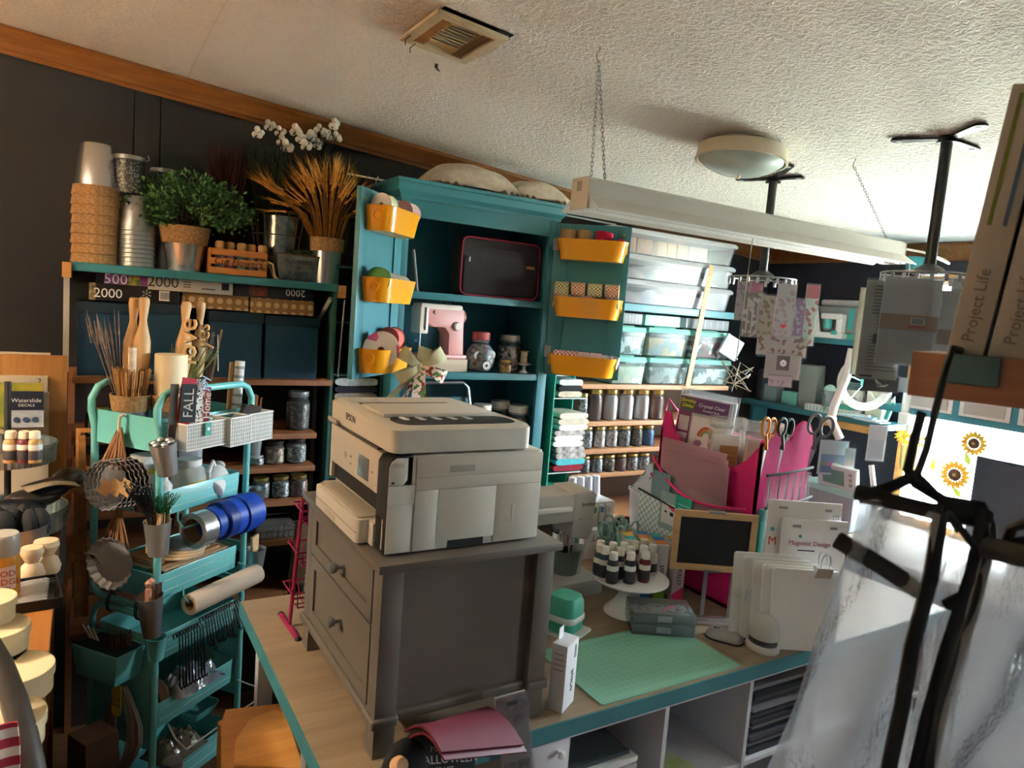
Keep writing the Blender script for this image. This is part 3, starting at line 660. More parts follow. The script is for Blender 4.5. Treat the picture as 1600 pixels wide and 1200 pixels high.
for k, yy in enumerate((0.06, 0.17)):
    for dx in (0, 0.007): tag(MB().at(m=CM).tube([(0.013*math.cos(a)*1.15, yy+dx, 0.7175+0.028*math.sin(a)) for a in [2*math.pi*i/14 for i in range(14)]], 0.0018, 5, True).build('zip_tie', BLACK), 'black zip tie binding the two carts, %s tie at the %s end' % (('outer', 'inner')[dx > 0], ('near', 'far')[k]), 'zip tie', 'zip ties between the carts')
# rod holders
def rod(z, x0, x1, off, label, m=CT1):
    return tag(MB().at(m=CM).tube([(x0+0.03, -0.004, z+0.03), (x0, -off*0.6, z+0.02), (x0-0.005, -off, z+0.005), (x0+0.0, -off, z), (x1, -off, z), (x1+0.005, -off, z+0.005), (x1-0.02, -off*0.5, z+0.02), (x1-0.03, -0.004, z+0.03)], 0.0025, 6).build('hanging_rod', m), label, 'rod')
OFR = 0.058
p1 = cf(300, 822, OFR); p2 = cf(398, 790, OFR)
rod(p1.z+0.002, p1.x-0.03, p2.x+0.02, OFR, 'thin mint rod threaded through the blue tape rolls')
LV = CM.to_3x3() @ Vector((1, 0, 0)); WV = CM.to_3x3() @ Vector((0, 1, 0))
xx = cf(312, 822, OFR).x; zz = p1.z-0.012
roll('tape_roll', 'silver duct tape roll, first on the cart rod', cw(xx, -OFR, zz-0.004), 0.052, 0.05, mat('#b9bcc0', 0.25, 0.7), LV, 0.72, mat('#8d744f', 0.8), 'tape rolls on the cart rod')
BLU = [mat(c, 0.45) for c in ('#1f4fc0', '#163a93', '#2355cc', '#1b49b4', '#2050c0')]
for k in range(5):
    roll('tape_roll', 'blue masking tape roll, %s from the silver roll' % ('first', 'second', 'third', 'fourth', 'fifth')[k], cw(xx+0.052+k*0.037, -OFR, zz+0.0), (0.048, 0.058, 0.056, 0.062, 0.058)[k], 0.034, BLU[k], LV, 0.72, mat('#2b4f9e', 0.7), 'tape rolls on the cart rod')
p1 = cf(300, 940, OFR); p2 = cf(398, 903, OFR)
rod(p1.z, p1.x-0.01, p2.x+0.01, OFR, 'thin mint rod through the kraft paper roll')
pr = roll('paper_roll', 'roll of pale kraft paper hanging on the cart front', cw((p1.x+p2.x)/2, -OFR, p1.z-0.006), 0.031, abs(p2.x-p1.x)+0.02, mat('#d9c3ae', 0.7), LV, 0.55, KRAFT, None, 'paper roll')
p1 = cf(262, 1160, OFR+0.05); p2 = cf(388, 1068, OFR+0.05)
rod(0.33, 0.02, CLN+0.02, OFR+0.05, 'empty white rod jutting from the lower cart', mat('#dfeef0', 0.35))
# black hooks hanging in a row under the paper roll
for k in range(24):
    x = 0.06+k*0.0112; L = 0.155 if k < 9 else 0.06+0.035*rnd.random(); z = 0.645-(0.012 if k < 9 else 0)
    g = MB().at(m=CM).tube([(x, -0.008, z-0.012), (x, -0.004, z), (x+0.002, -0.016, z+0.008), (x+0.003, -0.026, z-0.006), (x+0.006, -0.030-0.0008*k, z-L), (x+0.006, -0.037-0.0008*k, z-L-0.008), (x+0.005, -0.043-0.0008*k, z-L+0.004)], 0.0022, 5)
    tag(g.build('hook', BLACK_G), ('long' if k < 9 else 'short')+' black hook on the lower cart edge, %s of its kind from the left' % ORD[k if k < 9 else k-9], 'hook', 'black hooks on the cart edge')
# cups hung at the near corner
def cup_at(px, py, hpx, wpx, label, tilt=0.0, m=STEEL, off=0.03, side='f', name='metal_cup'):
    q = cf(px, py, off) if side == 'f' else ce(px, py, off)
    loc = CM @ q; s = ppm(loc); h = hpx/s; r = wpx/s/2
    o = thing(name, label, 'cup', loc, rot=(0, tilt, CT))
    MB().cup(r*0.72, r, h, 0.001).build('cup_wall', m, o)
    return o, loc, r, h
o, loc, r, h = cup_at(262, 740, 52, 40, 'steel cup of metal scoops tilted on the upper cart corner', -0.22)
for k in range(6):
    a = k*1.05; q = Matrix.Translation(loc) @ Matrix.Rotation(CT, 4, 'Z') @ Matrix.Rotation(-0.22, 4, 'Y')
    tag(MB().at(m=q).ball(0.011, (0.6*r*math.cos(a), 0.6*r*math.sin(a), h*1.02), 10, 6, sz=0.6).tube([(0.3*r*math.cos(a), 0.3*r*math.sin(a), h*0.1), (0.6*r*math.cos(a), 0.6*r*math.sin(a), h*0.98)], 0.002, 5).build('scoop', STEEL), 'shiny metal scoop standing in the tilted steel cup', 'scoop', 'scoops in the tilted cup')
o, loc, r, h = cup_at(247, 866, 54, 40, 'steel cup of craft sticks, pine tufts and black stems on the cart corner', -0.05)
g = MB()
for k in range(26):
    a = rnd.random()*6.28; d = r*0.78*math.sqrt(rnd.random()); g.at((d*math.cos(a), d*math.sin(a), 0.006), rz=rnd.random()*3).box(-0.004, -0.001, 0, 0.004, 0.001, h+0.014+0.004*rnd.random())
plain('craft_sticks', 'bunch of flat wooden craft sticks in the steel cup', 'craft sticks', g, mat('#d9b182', 0.7, var=0.1), loc, CT, kind='stuff')
g = MB(); q0 = Vector((0, 0, h))
for k in range(46):
    a = rnd.gauss(0, 1); top = Vector((-0.02-0.055*rnd.random(), 0.02+rnd.uniform(-0.03, 0.03), h+0.085+0.03*rnd.random()))
    g.tube([(rnd.uniform(-0.008, 0.004), rnd.uniform(-0.008, 0.008), h*0.2), (top.x*0.4, top.y*0.4, h+0.02), top], 0.0013, 4); g.ball(0.0036, top, 6, 4)
plain('black_stems', 'dense bunch of black berry-tipped stems in the steel cup', 'stems', g, BLACK, loc, CT, kind='stuff')
g = MB()
for k in range(90):
    a = rnd.random()*6.28; e = 0.02*math.sqrt(rnd.random()); t = 0.028*rnd.random()
    g.tube([(0.008+0.2*e*math.cos(a), 0.2*e*math.sin(a), h*0.9), (0.014+e*math.cos(a), e*math.sin(a), h+0.03), (0.02+(e+t)*math.cos(a), (e+t)*math.sin(a), h+0.06+0.012*rnd.random())], 0.0008, 3)
plain('pine_tuft', 'green artificial pine tuft standing in the steel cup', 'greenery', g, mat('#1f6b3a', 0.6, var=0.3), loc, CT, kind='stuff')
o, loc, r, h = cup_at(238, 992, 66, 38, 'dark steel cup with wooden peg figures at the cart corner', -0.10, mat('#a3a6ab', 0.3, 0.8))
for k, (dx, dy, c) in enumerate(((-0.012, 0.006, '#d98a78'), (0.004, 0.012, '#e0a08c'))):
    tag(MB().at(loc, CT).lathe([(0.009, h*0.3), (0.009, h+0.016), (0.005, h+0.022), (0.0085, h+0.03), (0.009, h+0.036), (0.0001, h+0.046)], 12, cx=dx, cy=dy).build('peg_figure', wood('#c99a70', c, 0.6)), 'wooden peg figure with pink head, %s in the dark steel cup' % ('front one', 'back one')[k], 'peg', 'wooden pegs in cups')
tag(MB().at(loc, CT).box(0.003, -0.01, h*0.3, 0.02, -0.004, h+0.03).build('brown_block', mat('#5a3528', 0.8, var=0.2)), 'dark brown flat bark block in the dark steel cup', 'block')
cup_at(243, 1030, 36, 31, 'mint green cup hung below the dark steel cup', 0.0, CT1, name='mint_cup')
o, loc, r, h = cup_at(398, 890, 34, 32, 'steel cup of wooden pegs behind the cart', 0, off=-0.05)
for k in range(4):
    tag(MB().at(loc, CT).tube([(-0.006+0.004*k, 0, 0.01), (-0.02+0.013*k, 0.004*k, h+0.045)], 0.0062, 8).build('peg', wood('#d6a878', '#e6c29a', 0.6)), 'red-tipped wooden peg, %s in the cup behind the cart' % ('leftmost', 'second', 'third', 'rightmost')[k], 'peg', 'wooden pegs in cups')
o, loc, r, h = cup_at(396, 795, 32, 34, 'small galvanized pail hooked on the cart above the blue tapes', 0, GALV, off=-0.02)
# mesh baskets on the front of the top tray
def mesh_basket(px0, py0, px1, py1, depth, label):
    a = cf(px0, py1, 0.012); b = cf(px1, py0, 0.012); x0, x1 = a.x, b.x; z0 = min(cf(px0, py1, depth).z, b.z-0.04)
    o = thing('mesh_basket', label, 'basket', cw(0, 0, 0), CT, 'white mesh baskets on the cart')
    z1 = cf(px0, py0, 0.012).z; z0 = z1-(py1-py0)/ppm(CM @ a)
    g = MB(); nx = max(6, int((x1-x0)/0.0085)); nz = 7; y0, y1 = -0.012-depth, -0.012
    for i in range(nx+1):
        x = x0+(x1-x0)*i/nx; g.box(x-0.0006, y0-0.0004, z0, x+0.0006, y0+0.0004, z1)
    for j in range(nz+1):
        z = z0+(z1-z0)*j/nz; g.box(x0, y0-0.0004, z-0.0006, x1, y0+0.0004, z+0.0006)
    g.build('mesh_front', WHITE, o)
    g = MB().box(x0, y0+0.001, z0, x1, y0+0.002, z1-0.004); g.build('mesh_liner', clear('#e9e7e0', 0.55, 0.3, 0.1), o)
    MB().tube([(x0, y0, z1), (x1, y0, z1), (x1, y1, z1), (x0, y1, z1)], 0.0028, 6, True).build('rim', WHITE, o); MB().tube([(x0, y0, z0), (x1, y0, z0), (x1, y1, z0), (x0, y1, z0)], 0.0022, 6, True).build('base_rim', WHITE, o)
    for s, x in ((0, x0), (1, x1)): MB().box(x-0.0005, y0, z0, x+0.0005, y1, z1).build('side_mesh', clear('#e9e7e0', 0.6, 0.3, 0.1), o)
    MB().box(x0, y0, z0, x1, y1, z0+0.001).build('base', WHITE, o)
    return x0, x1, y0, y1, z0, z1
B1 = mesh_basket(268, 661, 333, 702, 0.055, 'long white mesh basket holding letter signs on the cart')
B2 = mesh_basket(331, 650, 364, 694, 0.07, 'short white mesh basket between the two long ones')
B3 = mesh_basket(365, 646, 407, 690, 0.05, 'white mesh basket with brushes at the cart right')
tg = thing('price_tag', 'mint green paper tag clipped to the mesh basket', 'tag', cw(cf(325, 670, 0.075).x, -0.075, cf(325, 670, 0.075).z), CT)
MB().box(-0.01, -0.001, -0.02, 0.012, 0, 0.018).build('card', mat('#3fa491', 0.6), tg); MB().at(m=basis((0.001, -0.0012, 0.0), (1, 0, 0), (0, 0, 1))).cyl(0.005, 0, 0.0006, 10).build('mark', PAPER, tg)
# letter signs standing in the long basket
def sign(px, py0, py1, wpx, m, label, word=None, off=0.045, th=0.004, lean=0.06, wm=None, script=False):
    q = cf(px, py1, off); loc = CM @ q; s = ppm(loc); w = wpx/s; h = (py1-py0)/s
    o = thing('word_sign', label, 'sign', loc, group='word signs in the basket', rot=(-0.05, lean, CT+math.radians(-20)))
    if script: text(o, word, (0, 0, h/2), (0, 0, 1), (-1, 0, 0), w*1.25, m, 'letters', ext=th/2)
    else:
        MB().box(-w/2, 0, 0, w/2, th, h).build('board', m, o)
        if word: text(o, word, (0, -0.001, h/2), (0, 0, 1), (-1, 0, 0), w*0.9, wm or INK, 'letters', ext=0.0008)
    return o
sign(268, 600, 690, 12, mat('#57504a', 0.8), 'grey wooden letter sign, leftmost in the long basket', off=0.03)
sign(285, 590, 668, 22, RED, 'red wooden heart sign in the long basket', off=0.035, lean=0.15)
sign(293, 600, 660, 24, mat('#23262a', 0.7), 'black wooden sign with cut-out letters in the long basket', 'FALL', off=0.05, wm=mat('#cfc9bd', 0.7))
sign(309, 592, 662, 16, pattern('chips', '#efe9df', '#2a1a18', 260, h3='#efe9df'), 'white and black spotted letter sign in the long basket', off=0.045)
sign(320, 605, 660, 14, mat('#8c1530', 0.6), 'dark red wooden sign behind the cream word', off=0.04)
sign(322, 612, 655, 13, mat('#e8dcc4', 0.6), 'cream script word cut-out reading Home', 'Home', off=0.055, script=True)
sign(318, 585, 612, 15, mat('#a9c4e4', 0.6), 'pale blue script word cut-out above the cream one', 'Joy', off=0.052, script=True)
# things on the top tray
def on_tray(px, py, z):
    p = pt(px, py, 'z', z); return p
zt1 = 1.206
bA = cw(0.05, 0.17, zt1); bB = cw(0.13, 0.105, zt1)
bC = cw(0.27, 0.17, zt1)
for k, (b, lb) in enumerate(((bA, 'burlap-rimmed silver pail full of bamboo skewers on the cart'), (bB, 'burlap-rimmed silver pail holding the cream cylinder'), (bC, 'burlap-rimmed silver pail of wooden craft blocks at the cart right'))):
    bucket('burlap_pail', lb, b, 0.038, 0.052, 0.125, mat('#a5abb0', 0.3, 0.8), 'burlap-rimmed pails on the cart', (0.08, 0.127))
g = rods(150, 0.045, 0.205, 0.03, 0.0017, 0.5, 0.07, z0=0.01)
plain('skewers', 'thick bunch of thin bamboo skewers fanning out of the pail', 'skewers', g, mat('#b98a52', 0.65, var=0.2, vs_=100), bA, kind='stuff')
g = MB()
for k in range(16):
    a = rnd.uniform(1.2, 3.6); L = 0.30+0.05*rnd.random(); sp = rnd.uniform(0.01, 0.09)
    g.tube([(0, 0.01, 0.05), (-0.6*sp, 0.01+0.2*sp*math.sin(a), 0.2), (-sp*1.1, 0.02+0.4*sp*math.sin(a), L)], 0.0012, 4)
    g.tube([(-sp, 0.018+0.36*sp*math.sin(a), L-0.05), (-sp*1.18, 0.02+0.42*sp*math.sin(a), L+0.02)], 0.0028, 5, r1=0.0006)
plain('dried_grass', 'purple-grey dried grass plumes rising from the skewer pail', 'dried grass', g, mat('#7b6b62', 0.8, var=0.3, vs_=60), bA+Vector((-0.02, 0.01, 0)), kind='stuff')
def pin(px, py, h, r, label, Yoff):
    loc = pt(px, py, 'y', Yoff)
    o = thing('wooden_pin', label, 'wooden pin', loc, group='turned wooden pins', rot=(0, rnd.uniform(-0.05, 0.08), 0))
    MB().lathe([(r*0.9, 0), (r*1.25, h*0.25), (r*1.2, h*0.45), (r*0.6, h*0.66), (r*0.5, h*0.72), (r*0.62, h*0.8), (r*0.8, h*0.93), (r*0.72, h*0.985), (r*0.5, h), (1e-7, h)], 16).build('turned_body', wood('#c39a66', '#dcb98a', 0.55, (8, 8, 1)), o)
pin(203, 588, 0.235, 0.019, 'turned wooden pin, left of the pair behind the skewers', 2.37); pin(220, 588, 0.235, 0.019, 'turned wooden pin, right of the pair behind the skewers', 2.345)
pin(284, 590, 0.235, 0.019, 'turned wooden pin just left of the script cut-out', 2.37); pin(308, 588, 0.235, 0.017, 'turned wooden pin just right of the script cut-out', 2.40)
plain('birch_stick', 'short pale birch stick standing in the skewers', 'stick', MB().cyl(0.011, 0, 0.12, 12), mat('#d9c9ae', 0.6, var=0.2, vs_=40), bA+Vector((0.0, -0.02, 0.145)))
cyl_h = 0.14
plain('cream_cylinder', 'tall cream foam cylinder standing in the second pail', 'cylinder', MB().lathe([(0.043, 0), (0.045, 0.002), (0.045, cyl_h), (0.044, cyl_h+0.002), (1e-7, cyl_h+0.002)], 28), mat('#ead9b4', 0.55), bB+Vector((0, 0, 0.105)))
g = MB()
for k in range(26):
    a = rnd.uniform(-1, 1); g.tube([(0.02+0.01*rnd.random(), 0.05, 0.1), (0.05+0.05*a, 0.06, 0.19), (0.075+0.07*a, 0.06, 0.245+0.03*rnd.random())], 0.001, 4)
plain('green_stems', 'thin yellow-green stems rising behind the cream cylinder', 'stems', g, mat('#7d8c4a', 0.7, var=0.3, vs_=80), bB, kind='stuff')
# script cut-outs seen edge on
scm = wood('#d2a86c', '#ecca92', 0.55)
for k, (wd, x, z, s, rz) in enumerate((('love', 0.0, 0.0, 0.085, -34), ('yes', 0.035, 0.045, 0.06, -28))):
    loc = pt(292+k*24, 590-k*20, 'y', 2.33+0.03*k)
    o = thing('wooden_script', ('large', 'small')[k]+' wooden script word cut-out standing among the pins', 'sign', loc, math.radians(rz), 'wooden script cut-outs')
    text(o, wd, (0, 0, 0.11 if k == 0 else 0.09), (0, 0, 1), (-1, 0, 0), s, scm, 'letters', ext=0.004)
    text(o, wd, (0.004, 0.010, 0.11 if k == 0 else 0.09), (0, 0, 1), (-1, 0, 0), s, mat('#3a2c20', 0.7), 'letters', ext=0.002)
fr_ = thing('wire_square', 'pale metal wire square standing between the wood bundles', 'wire frame', pt(324, 590, 'y', 2.38), math.radians(20))
MB().tube([(-0.025, 0, 0), (-0.025, 0, 0.125), (0.03, 0, 0.135), (0.035, 0, 0.02)], 0.0017, 6).build('wire', mat('#d8cbb4', 0.4, 0.4), fr_)
for k in range(7):
    plain('dark_strip', 'thin dark-stained wood strip behind the wire square, %s from the left' % ORD[k], 'wood strip', MB().box(-0.004, -0.001, 0, 0.004, 0.001, 0.15+0.03*rnd.random()), mat('#4a3222' if k % 2 else '#7a5230', 0.7), pt(310+k*3.2, 596, 'y', 2.42+0.004*k), rot=(0, rnd.uniform(-0.12, 0.2), 0.4), group='dark wood strips')
for k in range(9):
    plain('craft_paddle', 'jumbo craft stick in the block at the cart right, %s from the left' % ORD[k], 'craft stick', MB().prism(rrect(-0.013, 0, 0.013, 0.165, 0.006, 3), -0.001, 0.001).at(), wood('#c89a63', '#ddb684', 0.6), bC+Vector((-0.022+0.0068*k, -0.03+0.006*k, 0.07)), rot=(math.pi/2, 0, math.radians(70)), group='jumbo craft sticks')
for k in range(2):
    plain('paint_stirrer', 'wooden paint stirrer, %s beside the white tube' % ('first', 'second')[k], 'stirrer', MB().box(-0.008, -0.0015, 0, 0.008, 0.0015, 0.20), wood('#d3a772', '#e3bf90', 0.6), cw(0.315+0.014*k, 0.06, zt1+0.02), rot=(0, 0.08, CT+0.3), group='paint stirrers')
tb = thing('ruler_tube', 'white printed cardboard tube leaning at the cart right', 'tube', cw(0.335, 0.045, 1.215), rot=(0, 0.07, CT))
MB().cyl(0.0155, 0, 0.215, 16).build('tube_wall', WHITE, tb); 
for k in range(6): MB().at((0, 0, 0.04+0.03*k)).lathe([(0.0157, 0), (0.0159, 0.0005), (0.0159, 0.008), (0.0157, 0.0085)], 16, cap=False).build('printed_band', mat('#9aa0a8', 0.6), tb)
o, loc, r, h = cup_at(396, 715, 66, 26, 'clear cup of copper tubes hung at the cart right', 0.05, clear('#dfe8ea', 0.25, 0.1, 0.3), off=-0.01)
for k in range(9):
    tag(MB().at(loc, CT).tube([(rnd.uniform(-0.006, 0.006), rnd.uniform(-0.006, 0.006), 0.01), (0.006+rnd.uniform(-0.012, 0.016), rnd.uniform(-0.012, 0.012), h+0.075-0.03*rnd.random())], 0.0026, 7).build('copper_tube', mat('#c88a5e', 0.3, 0.8)), 'thin copper tube standing in the clear cup', 'tube', 'copper tubes')
for k, (c, hh) in enumerate((('#2d2523', 0.05), ('#3b302a', 0.045), ('#e9e6df', 0.055))):
    g = MB().taper(0.03, 0.012, 0.018, 0.012, 0, hh) if k == 2 else MB().box(-0.022, -0.008, 0, 0.022, 0.008, hh)
    plain('brush_head', ('dark brown foam brush lying in the right basket', 'black foam brush behind the brown one', 'white flared foam brush at the right basket end')[k], 'brush', g, mat(c, 0.8), cw(B3[0]+0.012+0.036*k, -0.035, B3[5]-0.02), rot=(0.2, 0.25 if k < 2 else math.pi-0.1, CT), group='foam brushes', bevel=0.003)
# middle tray: bottles
def t2(x, y): return cw(x, y, 1.004)
gj = thing('glue_jug', 'white plastic glue gallon jug with yellow label on the middle tray', 'jug', t2(0.175, 0.07), CT)
MB().lathe([(0.045, 0), (0.05, 0.005), (0.05, 0.08), (0.044, 0.1), (0.033, 0.108), (0.033, 0.112)], 24).build('jug_body', clear('#e9ebe6', 0.8, 0.3, 0.15, 0.4), gj)
MB().lathe([(0.036, 0.11), (0.037, 0.112), (0.037, 0.128), (0.035, 0.13), (1e-7, 0.13)], 24).build('lid', WHITE, gj)
lab = [(0.0506*math.sin(a), -0.0506*math.cos(a)) for a in [-0.75+1.5*i/8 for i in range(9)]]
MB().loft([[(x, y, 0.012) for x, y in lab], [(x, y, 0.068) for x, y in lab]], False, False, False).build('label_panel', mat('#f0c419', 0.5), gj)
lab2 = [(0.0511*math.sin(a), -0.0511*math.cos(a)) for a in [-0.45+0.9*i/6 for i in range(7)]]
MB().loft([[(x, y, 0.018) for x, y in lab2], [(x, y, 0.052) for x, y in lab2]], False, False, False).build('label_badge', mat('#e08a86', 0.5), gj)
text(gj, 'MOD\nPODGE', (0, -0.0518, 0.036), (1, 0, 0), (0, 0, 1), 0.014, mat('#8c1420', 0.6))
so = thing('soda_bottle', 'white squeeze bottle lettered So on the middle tray', 'bottle', t2(0.045, 0.03), CT)
MB().lathe([(0.021, 0), (0.022, 0.003), (0.022, 0.08), (0.014, 0.092), (0.009, 0.094)], 18).build('bottle_body', WHITE, so); MB().lathe([(0.0105, 0.094), (0.0105, 0.113), (0.008, 0.115), (1e-7, 0.115)], 14).build('cap', WHITE_G, so)
text(so, 'So', (0.0, -0.0222, 0.055), (1, 0, 0), (0, 0, 1), 0.028, mat('#1f2a3a', 0.6), shear=0.2)
jl = thing('white_jug', 'white handled plastic jug lying on its side on the middle tray', 'jug', t2(0.255, 0.05)+Vector((0, 0, 0.045)), rot=(0, math.radians(62), CT+0.5))
MB().lathe([(0.035, -0.05), (0.042, -0.045), (0.042, 0.03), (0.03, 0.05), (0.016, 0.058), (0.016, 0.07)], 20).build('jug_body', WHITE, jl); MB().lathe([(0.018, 0.066), (0.018, 0.08), (1e-7, 0.081)], 14).build('cap', WHITE_G, jl); MB().tube([(-0.04, 0, 0.03), (-0.062, 0, 0.025), (-0.062, 0, -0.03), (-0.04, 0, -0.035)], 0.006, 8).build('handle', WHITE, jl)
for k, (x, y, c, r, h, lb) in enumerate(((0.10, 0.17, '#d9d7cf', 0.035, 0.14, 'white lidded tub with yellow band at the back of the middle tray'), (0.19, 0.18, '#cfd3d4', 0.024, 0.16, 'clear measuring cup standing behind the glue jug'), (0.28, 0.17, '#e6e6ee', 0.036, 0.155, 'plain white canister at the back right of the middle tray'))):
    o = thing('canister', lb, 'canister', t2(x, y), CT, 'canisters on the cart')
    MB().lathe([(r*0.9, 0), (r*0.92, 0.003), (r, h*0.85)], 20).build('can_body', mat(c, 0.4), o); MB().lathe([(r*1.06, h*0.84), (r*1.06, h), (1e-7, h)], 20).build('lid', WHITE, o)
    if k == 0: MB().lathe([(r*0.985, h*0.6), (r*1.0, h*0.6), (r*1.0, h*0.72), (r*0.985, h*0.72)], 20, cap=False).build('label_band', mat('#e3c83a', 0.5), o)
rb = thing('pink_bottle', 'clear bottle of pink liquid behind the green tuft', 'bottle', t2(0.025, 0.09), CT)
MB().lathe([(0.02, 0), (0.021, 0.05), (0.009, 0.068), (0.009, 0.08)], 16).build('bottle_body', mat('#8f5a52', 0.2), rb); MB().cyl(0.010, 0.08, 0.095, 12).build('cap', BLACK, rb)
# lower tray of upper cart: wood slices and plates
for k in range(4):
    plain('wood_round', 'thin pale wooden round lying on the tray, %s' % ('bottom of the pile', 'second from the bottom', 'third from the bottom', 'top of the pile')[k], 'wooden round', MB().lathe([(0.075-0.004*k, 0), (0.076-0.004*k, 0.001), (0.076-0.004*k, 0.004), (0.075-0.004*k, 0.005), (1e-7, 0.005)], 28), wood('#cfae84', '#e6cfac', 0.6) if k < 3 else mat('#8f9aa0', 0.4), cw(0.15+0.01*k, 0.08, 0.845+0.0055*k), rot=(0.05, 0.0, CT), group='wooden rounds on the tray')
for k in range(3):
    plain('wood_plank', ('long pale craft board', 'middle craft board', 'short brown craft board')[k]+' lying under the wooden rounds', 'board', MB().box(0, 0, 0, 0.26-0.03*k, 0.13, 0.008), wood('#a8764c', '#c99a6c', 0.6) if k else wood('#d3b08a', '#e3c9a6', 0.6), cw(0.055, 0.03+0.012*k, 0.826+0.009*(k-1)), CT, group='craft boards on the tray')
plain('moss_bag', 'clear bag of brown moss at the left of the tray', 'bag', MB().ball(0.05, (0, 0, 0), 14, 8, sx=1.3, sz=0.55), mat('#6b5338', 0.6, var=0.5, vs_=80, bump=0.8, bs=150), cw(0.085, 0.06, 0.80), CT)
# lower cart contents
for k in range(5):
    plain('wood_ring', 'copper-brown ring stood on edge in the lower tray, %s' % ('front', 'second', 'third', 'fourth', 'back')[k], 'ring', MB().tube([(0, 0.055*math.cos(a), 0.055+0.055*math.sin(a)) for a in [2*math.pi*i/24 for i in range(24)]], 0.0045, 7, True), mat('#9a6a48', 0.45, var=0.2), cw(0.03+0.007*k, 0.07, 0.372), CT+0.2, group='rings in the lower tray')
def crumple(name, label, loc, w, d, h, m, rz=0.0, seed=1, cat='bag'):
    def fn(u, v):
        x = (u-0.5)*w; y = (v-0.5)*d; e = (1-(2*u-1)**4)*(1-(2*v-1)**4)
        return (x, y, h*e*(0.55+0.9*abs(mnoise.noise(Vector((u*4+seed, v*4, seed))))))
    return plain(name, label, cat, MB().grid(fn, 18, 12, 0.001), m, loc, rz)
crumple('plastic_bag', 'crumpled clear plastic packet with blue stripe in the lower tray', cw(0.19, 0.05, 0.41), 0.17, 0.12, 0.06, clear('#cfd9ea', 0.45, 0.08, 0.45), CT, 2)
crumple('plastic_bag', 'flat clear packet of cards beside the striped one', cw(0.12, 0.035, 0.425), 0.11, 0.09, 0.04, clear('#c8c2bb', 0.5, 0.08, 0.45), CT+0.3, 5)
for k in range(6):
    plain('wire_hoop', 'thin brass hoop lying at the right of the lower tray, %s' % ('first', 'second', 'third', 'fourth', 'fifth', 'sixth')[k], 'hoop', MB().tube([(0.035*math.cos(a), 0.035*math.sin(a), 0) for a in [2*math.pi*i/20 for i in range(20)]], 0.0012, 5, True), mat('#b79b62', 0.35, 0.8), cw(0.275+0.004*k, 0.10, 0.425+0.004*k), rot=(0.5, 0.3*k/6, CT), group='brass hoops')
dsh = thing('mint_dish', 'shallow mint green dish in the bottom tray', 'dish', cw(0.27, 0.10, 0.245), CT)
MB().loft([[(x, y, 0) for x, y in rrect(-0.045, -0.035, 0.045, 0.035, 0.015)], [(x, y, 0.03) for x, y in rrect(-0.06, -0.048, 0.06, 0.048, 0.02)], [(x, y, 0.03) for x, y in rrect(-0.057, -0.045, 0.057, 0.045, 0.02)], [(x, y, 0.004) for x, y in rrect(-0.042, -0.032, 0.042, 0.032, 0.015)]]).build('dish_body', CT1, dsh)
crumple('plastic_bag', 'clear bag of tan trinkets in the bottom tray', cw(0.14, 0.06, 0.205), 0.16, 0.12, 0.07, clear('#b8a98f', 0.5, 0.1, 0.4), CT, 8)
bt = thing('string_bottle', 'clear plastic jar with red and white string at the cart foot', 'jar', cw(0.045, -0.03, 0.12), CT)
MB().lathe([(0.034, 0), (0.035, 0.08), (0.028, 0.1), (0.027, 0.135), (1e-7, 0.136)], 18).build('jar_body', clear('#c9c2c6', 0.5, 0.08, 0.4), bt)
for k in range(4): MB().tube([(0.029*math.cos(a), 0.029*math.sin(a), 0.1+0.004*k) for a in [2*math.pi*i/18 for i in range(18)]], 0.002, 5, True).build('string', pattern('stripe', '#b5222e', '#e8e2da', 120), bt)
bb = thing('blue_bottle', 'dark bottle with blue label at the cart foot', 'bottle', cw(-0.005, -0.05, 0.13), CT)
MB().lathe([(0.022, 0), (0.022, 0.08), (0.016, 0.095), (0.016, 0.135), (1e-7, 0.136)], 16).build('bottle_body', mat('#22304e', 0.3), bb); MB().lathe([(0.0222, 0.015), (0.0226, 0.015), (0.0226, 0.07), (0.0222, 0.07)], 16, cap=False).build('label_band', mat('#2c56b8', 0.4), bb)
# left end: teal bin with sticks, hooks, bundles, tins
q = ce(190, 1045, 0.05)
tbn = thing('mint_bin', 'square mint green bin hung on the lower cart end', 'bin', CM @ Vector((-0.055, 0.115, 0.535)), CT)
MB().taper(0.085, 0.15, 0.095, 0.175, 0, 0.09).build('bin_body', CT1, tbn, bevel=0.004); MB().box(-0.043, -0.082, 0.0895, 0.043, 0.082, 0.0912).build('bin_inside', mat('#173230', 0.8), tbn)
g = rods(90, 0.035, 0.055, 0.015, 0.0013, 0.3, 0.4, z0=0.0)
plain('brown_sticks', 'dense bunch of short dark brown sticks in the mint bin', 'sticks', g, mat('#5a3626', 0.8, var=0.3, vs_=90), CM @ Vector((-0.055, 0.075, 0.615)), kind='stuff')
for k in range(3): plain('white_stick', 'pale stick leaning out of the mint bin, %s' % ('lower', 'middle', 'upper')[k], 'stick', MB().tube([(0, 0, 0), (0.0, 0.04+0.01*k, 0.06)], 0.003, 6), mat('#cbbba0', 0.6), CM @ Vector((-0.055, 0.14+0.01*k, 0.60)), CT, group='pale sticks in the mint bin')
def fan(px, py, h, n, label, seed):
    rg = random.Random(seed); top = CM @ ce(px, py, 0.02); g = MB()
    for k in range(n):
        u = -1+2*k/(n-1); g.tube([(-0.004+0.008*rg.random(), 0.004*u, 0), (-0.014-0.012*rg.random(), 0.055*u+0.004*rg.random(), -h*(0.92+0.1*rg.random()))], 0.0028, 5)
    o = plain('bamboo_bundle', label, 'stick bundle', g, wood('#6f4a2c', '#9a7048', 0.6, (8, 8, 1)), top, CT); return top
tp = fan(188, 668, 0.115, 17, 'brown bamboo handles fanning from the upper white hook', 3)
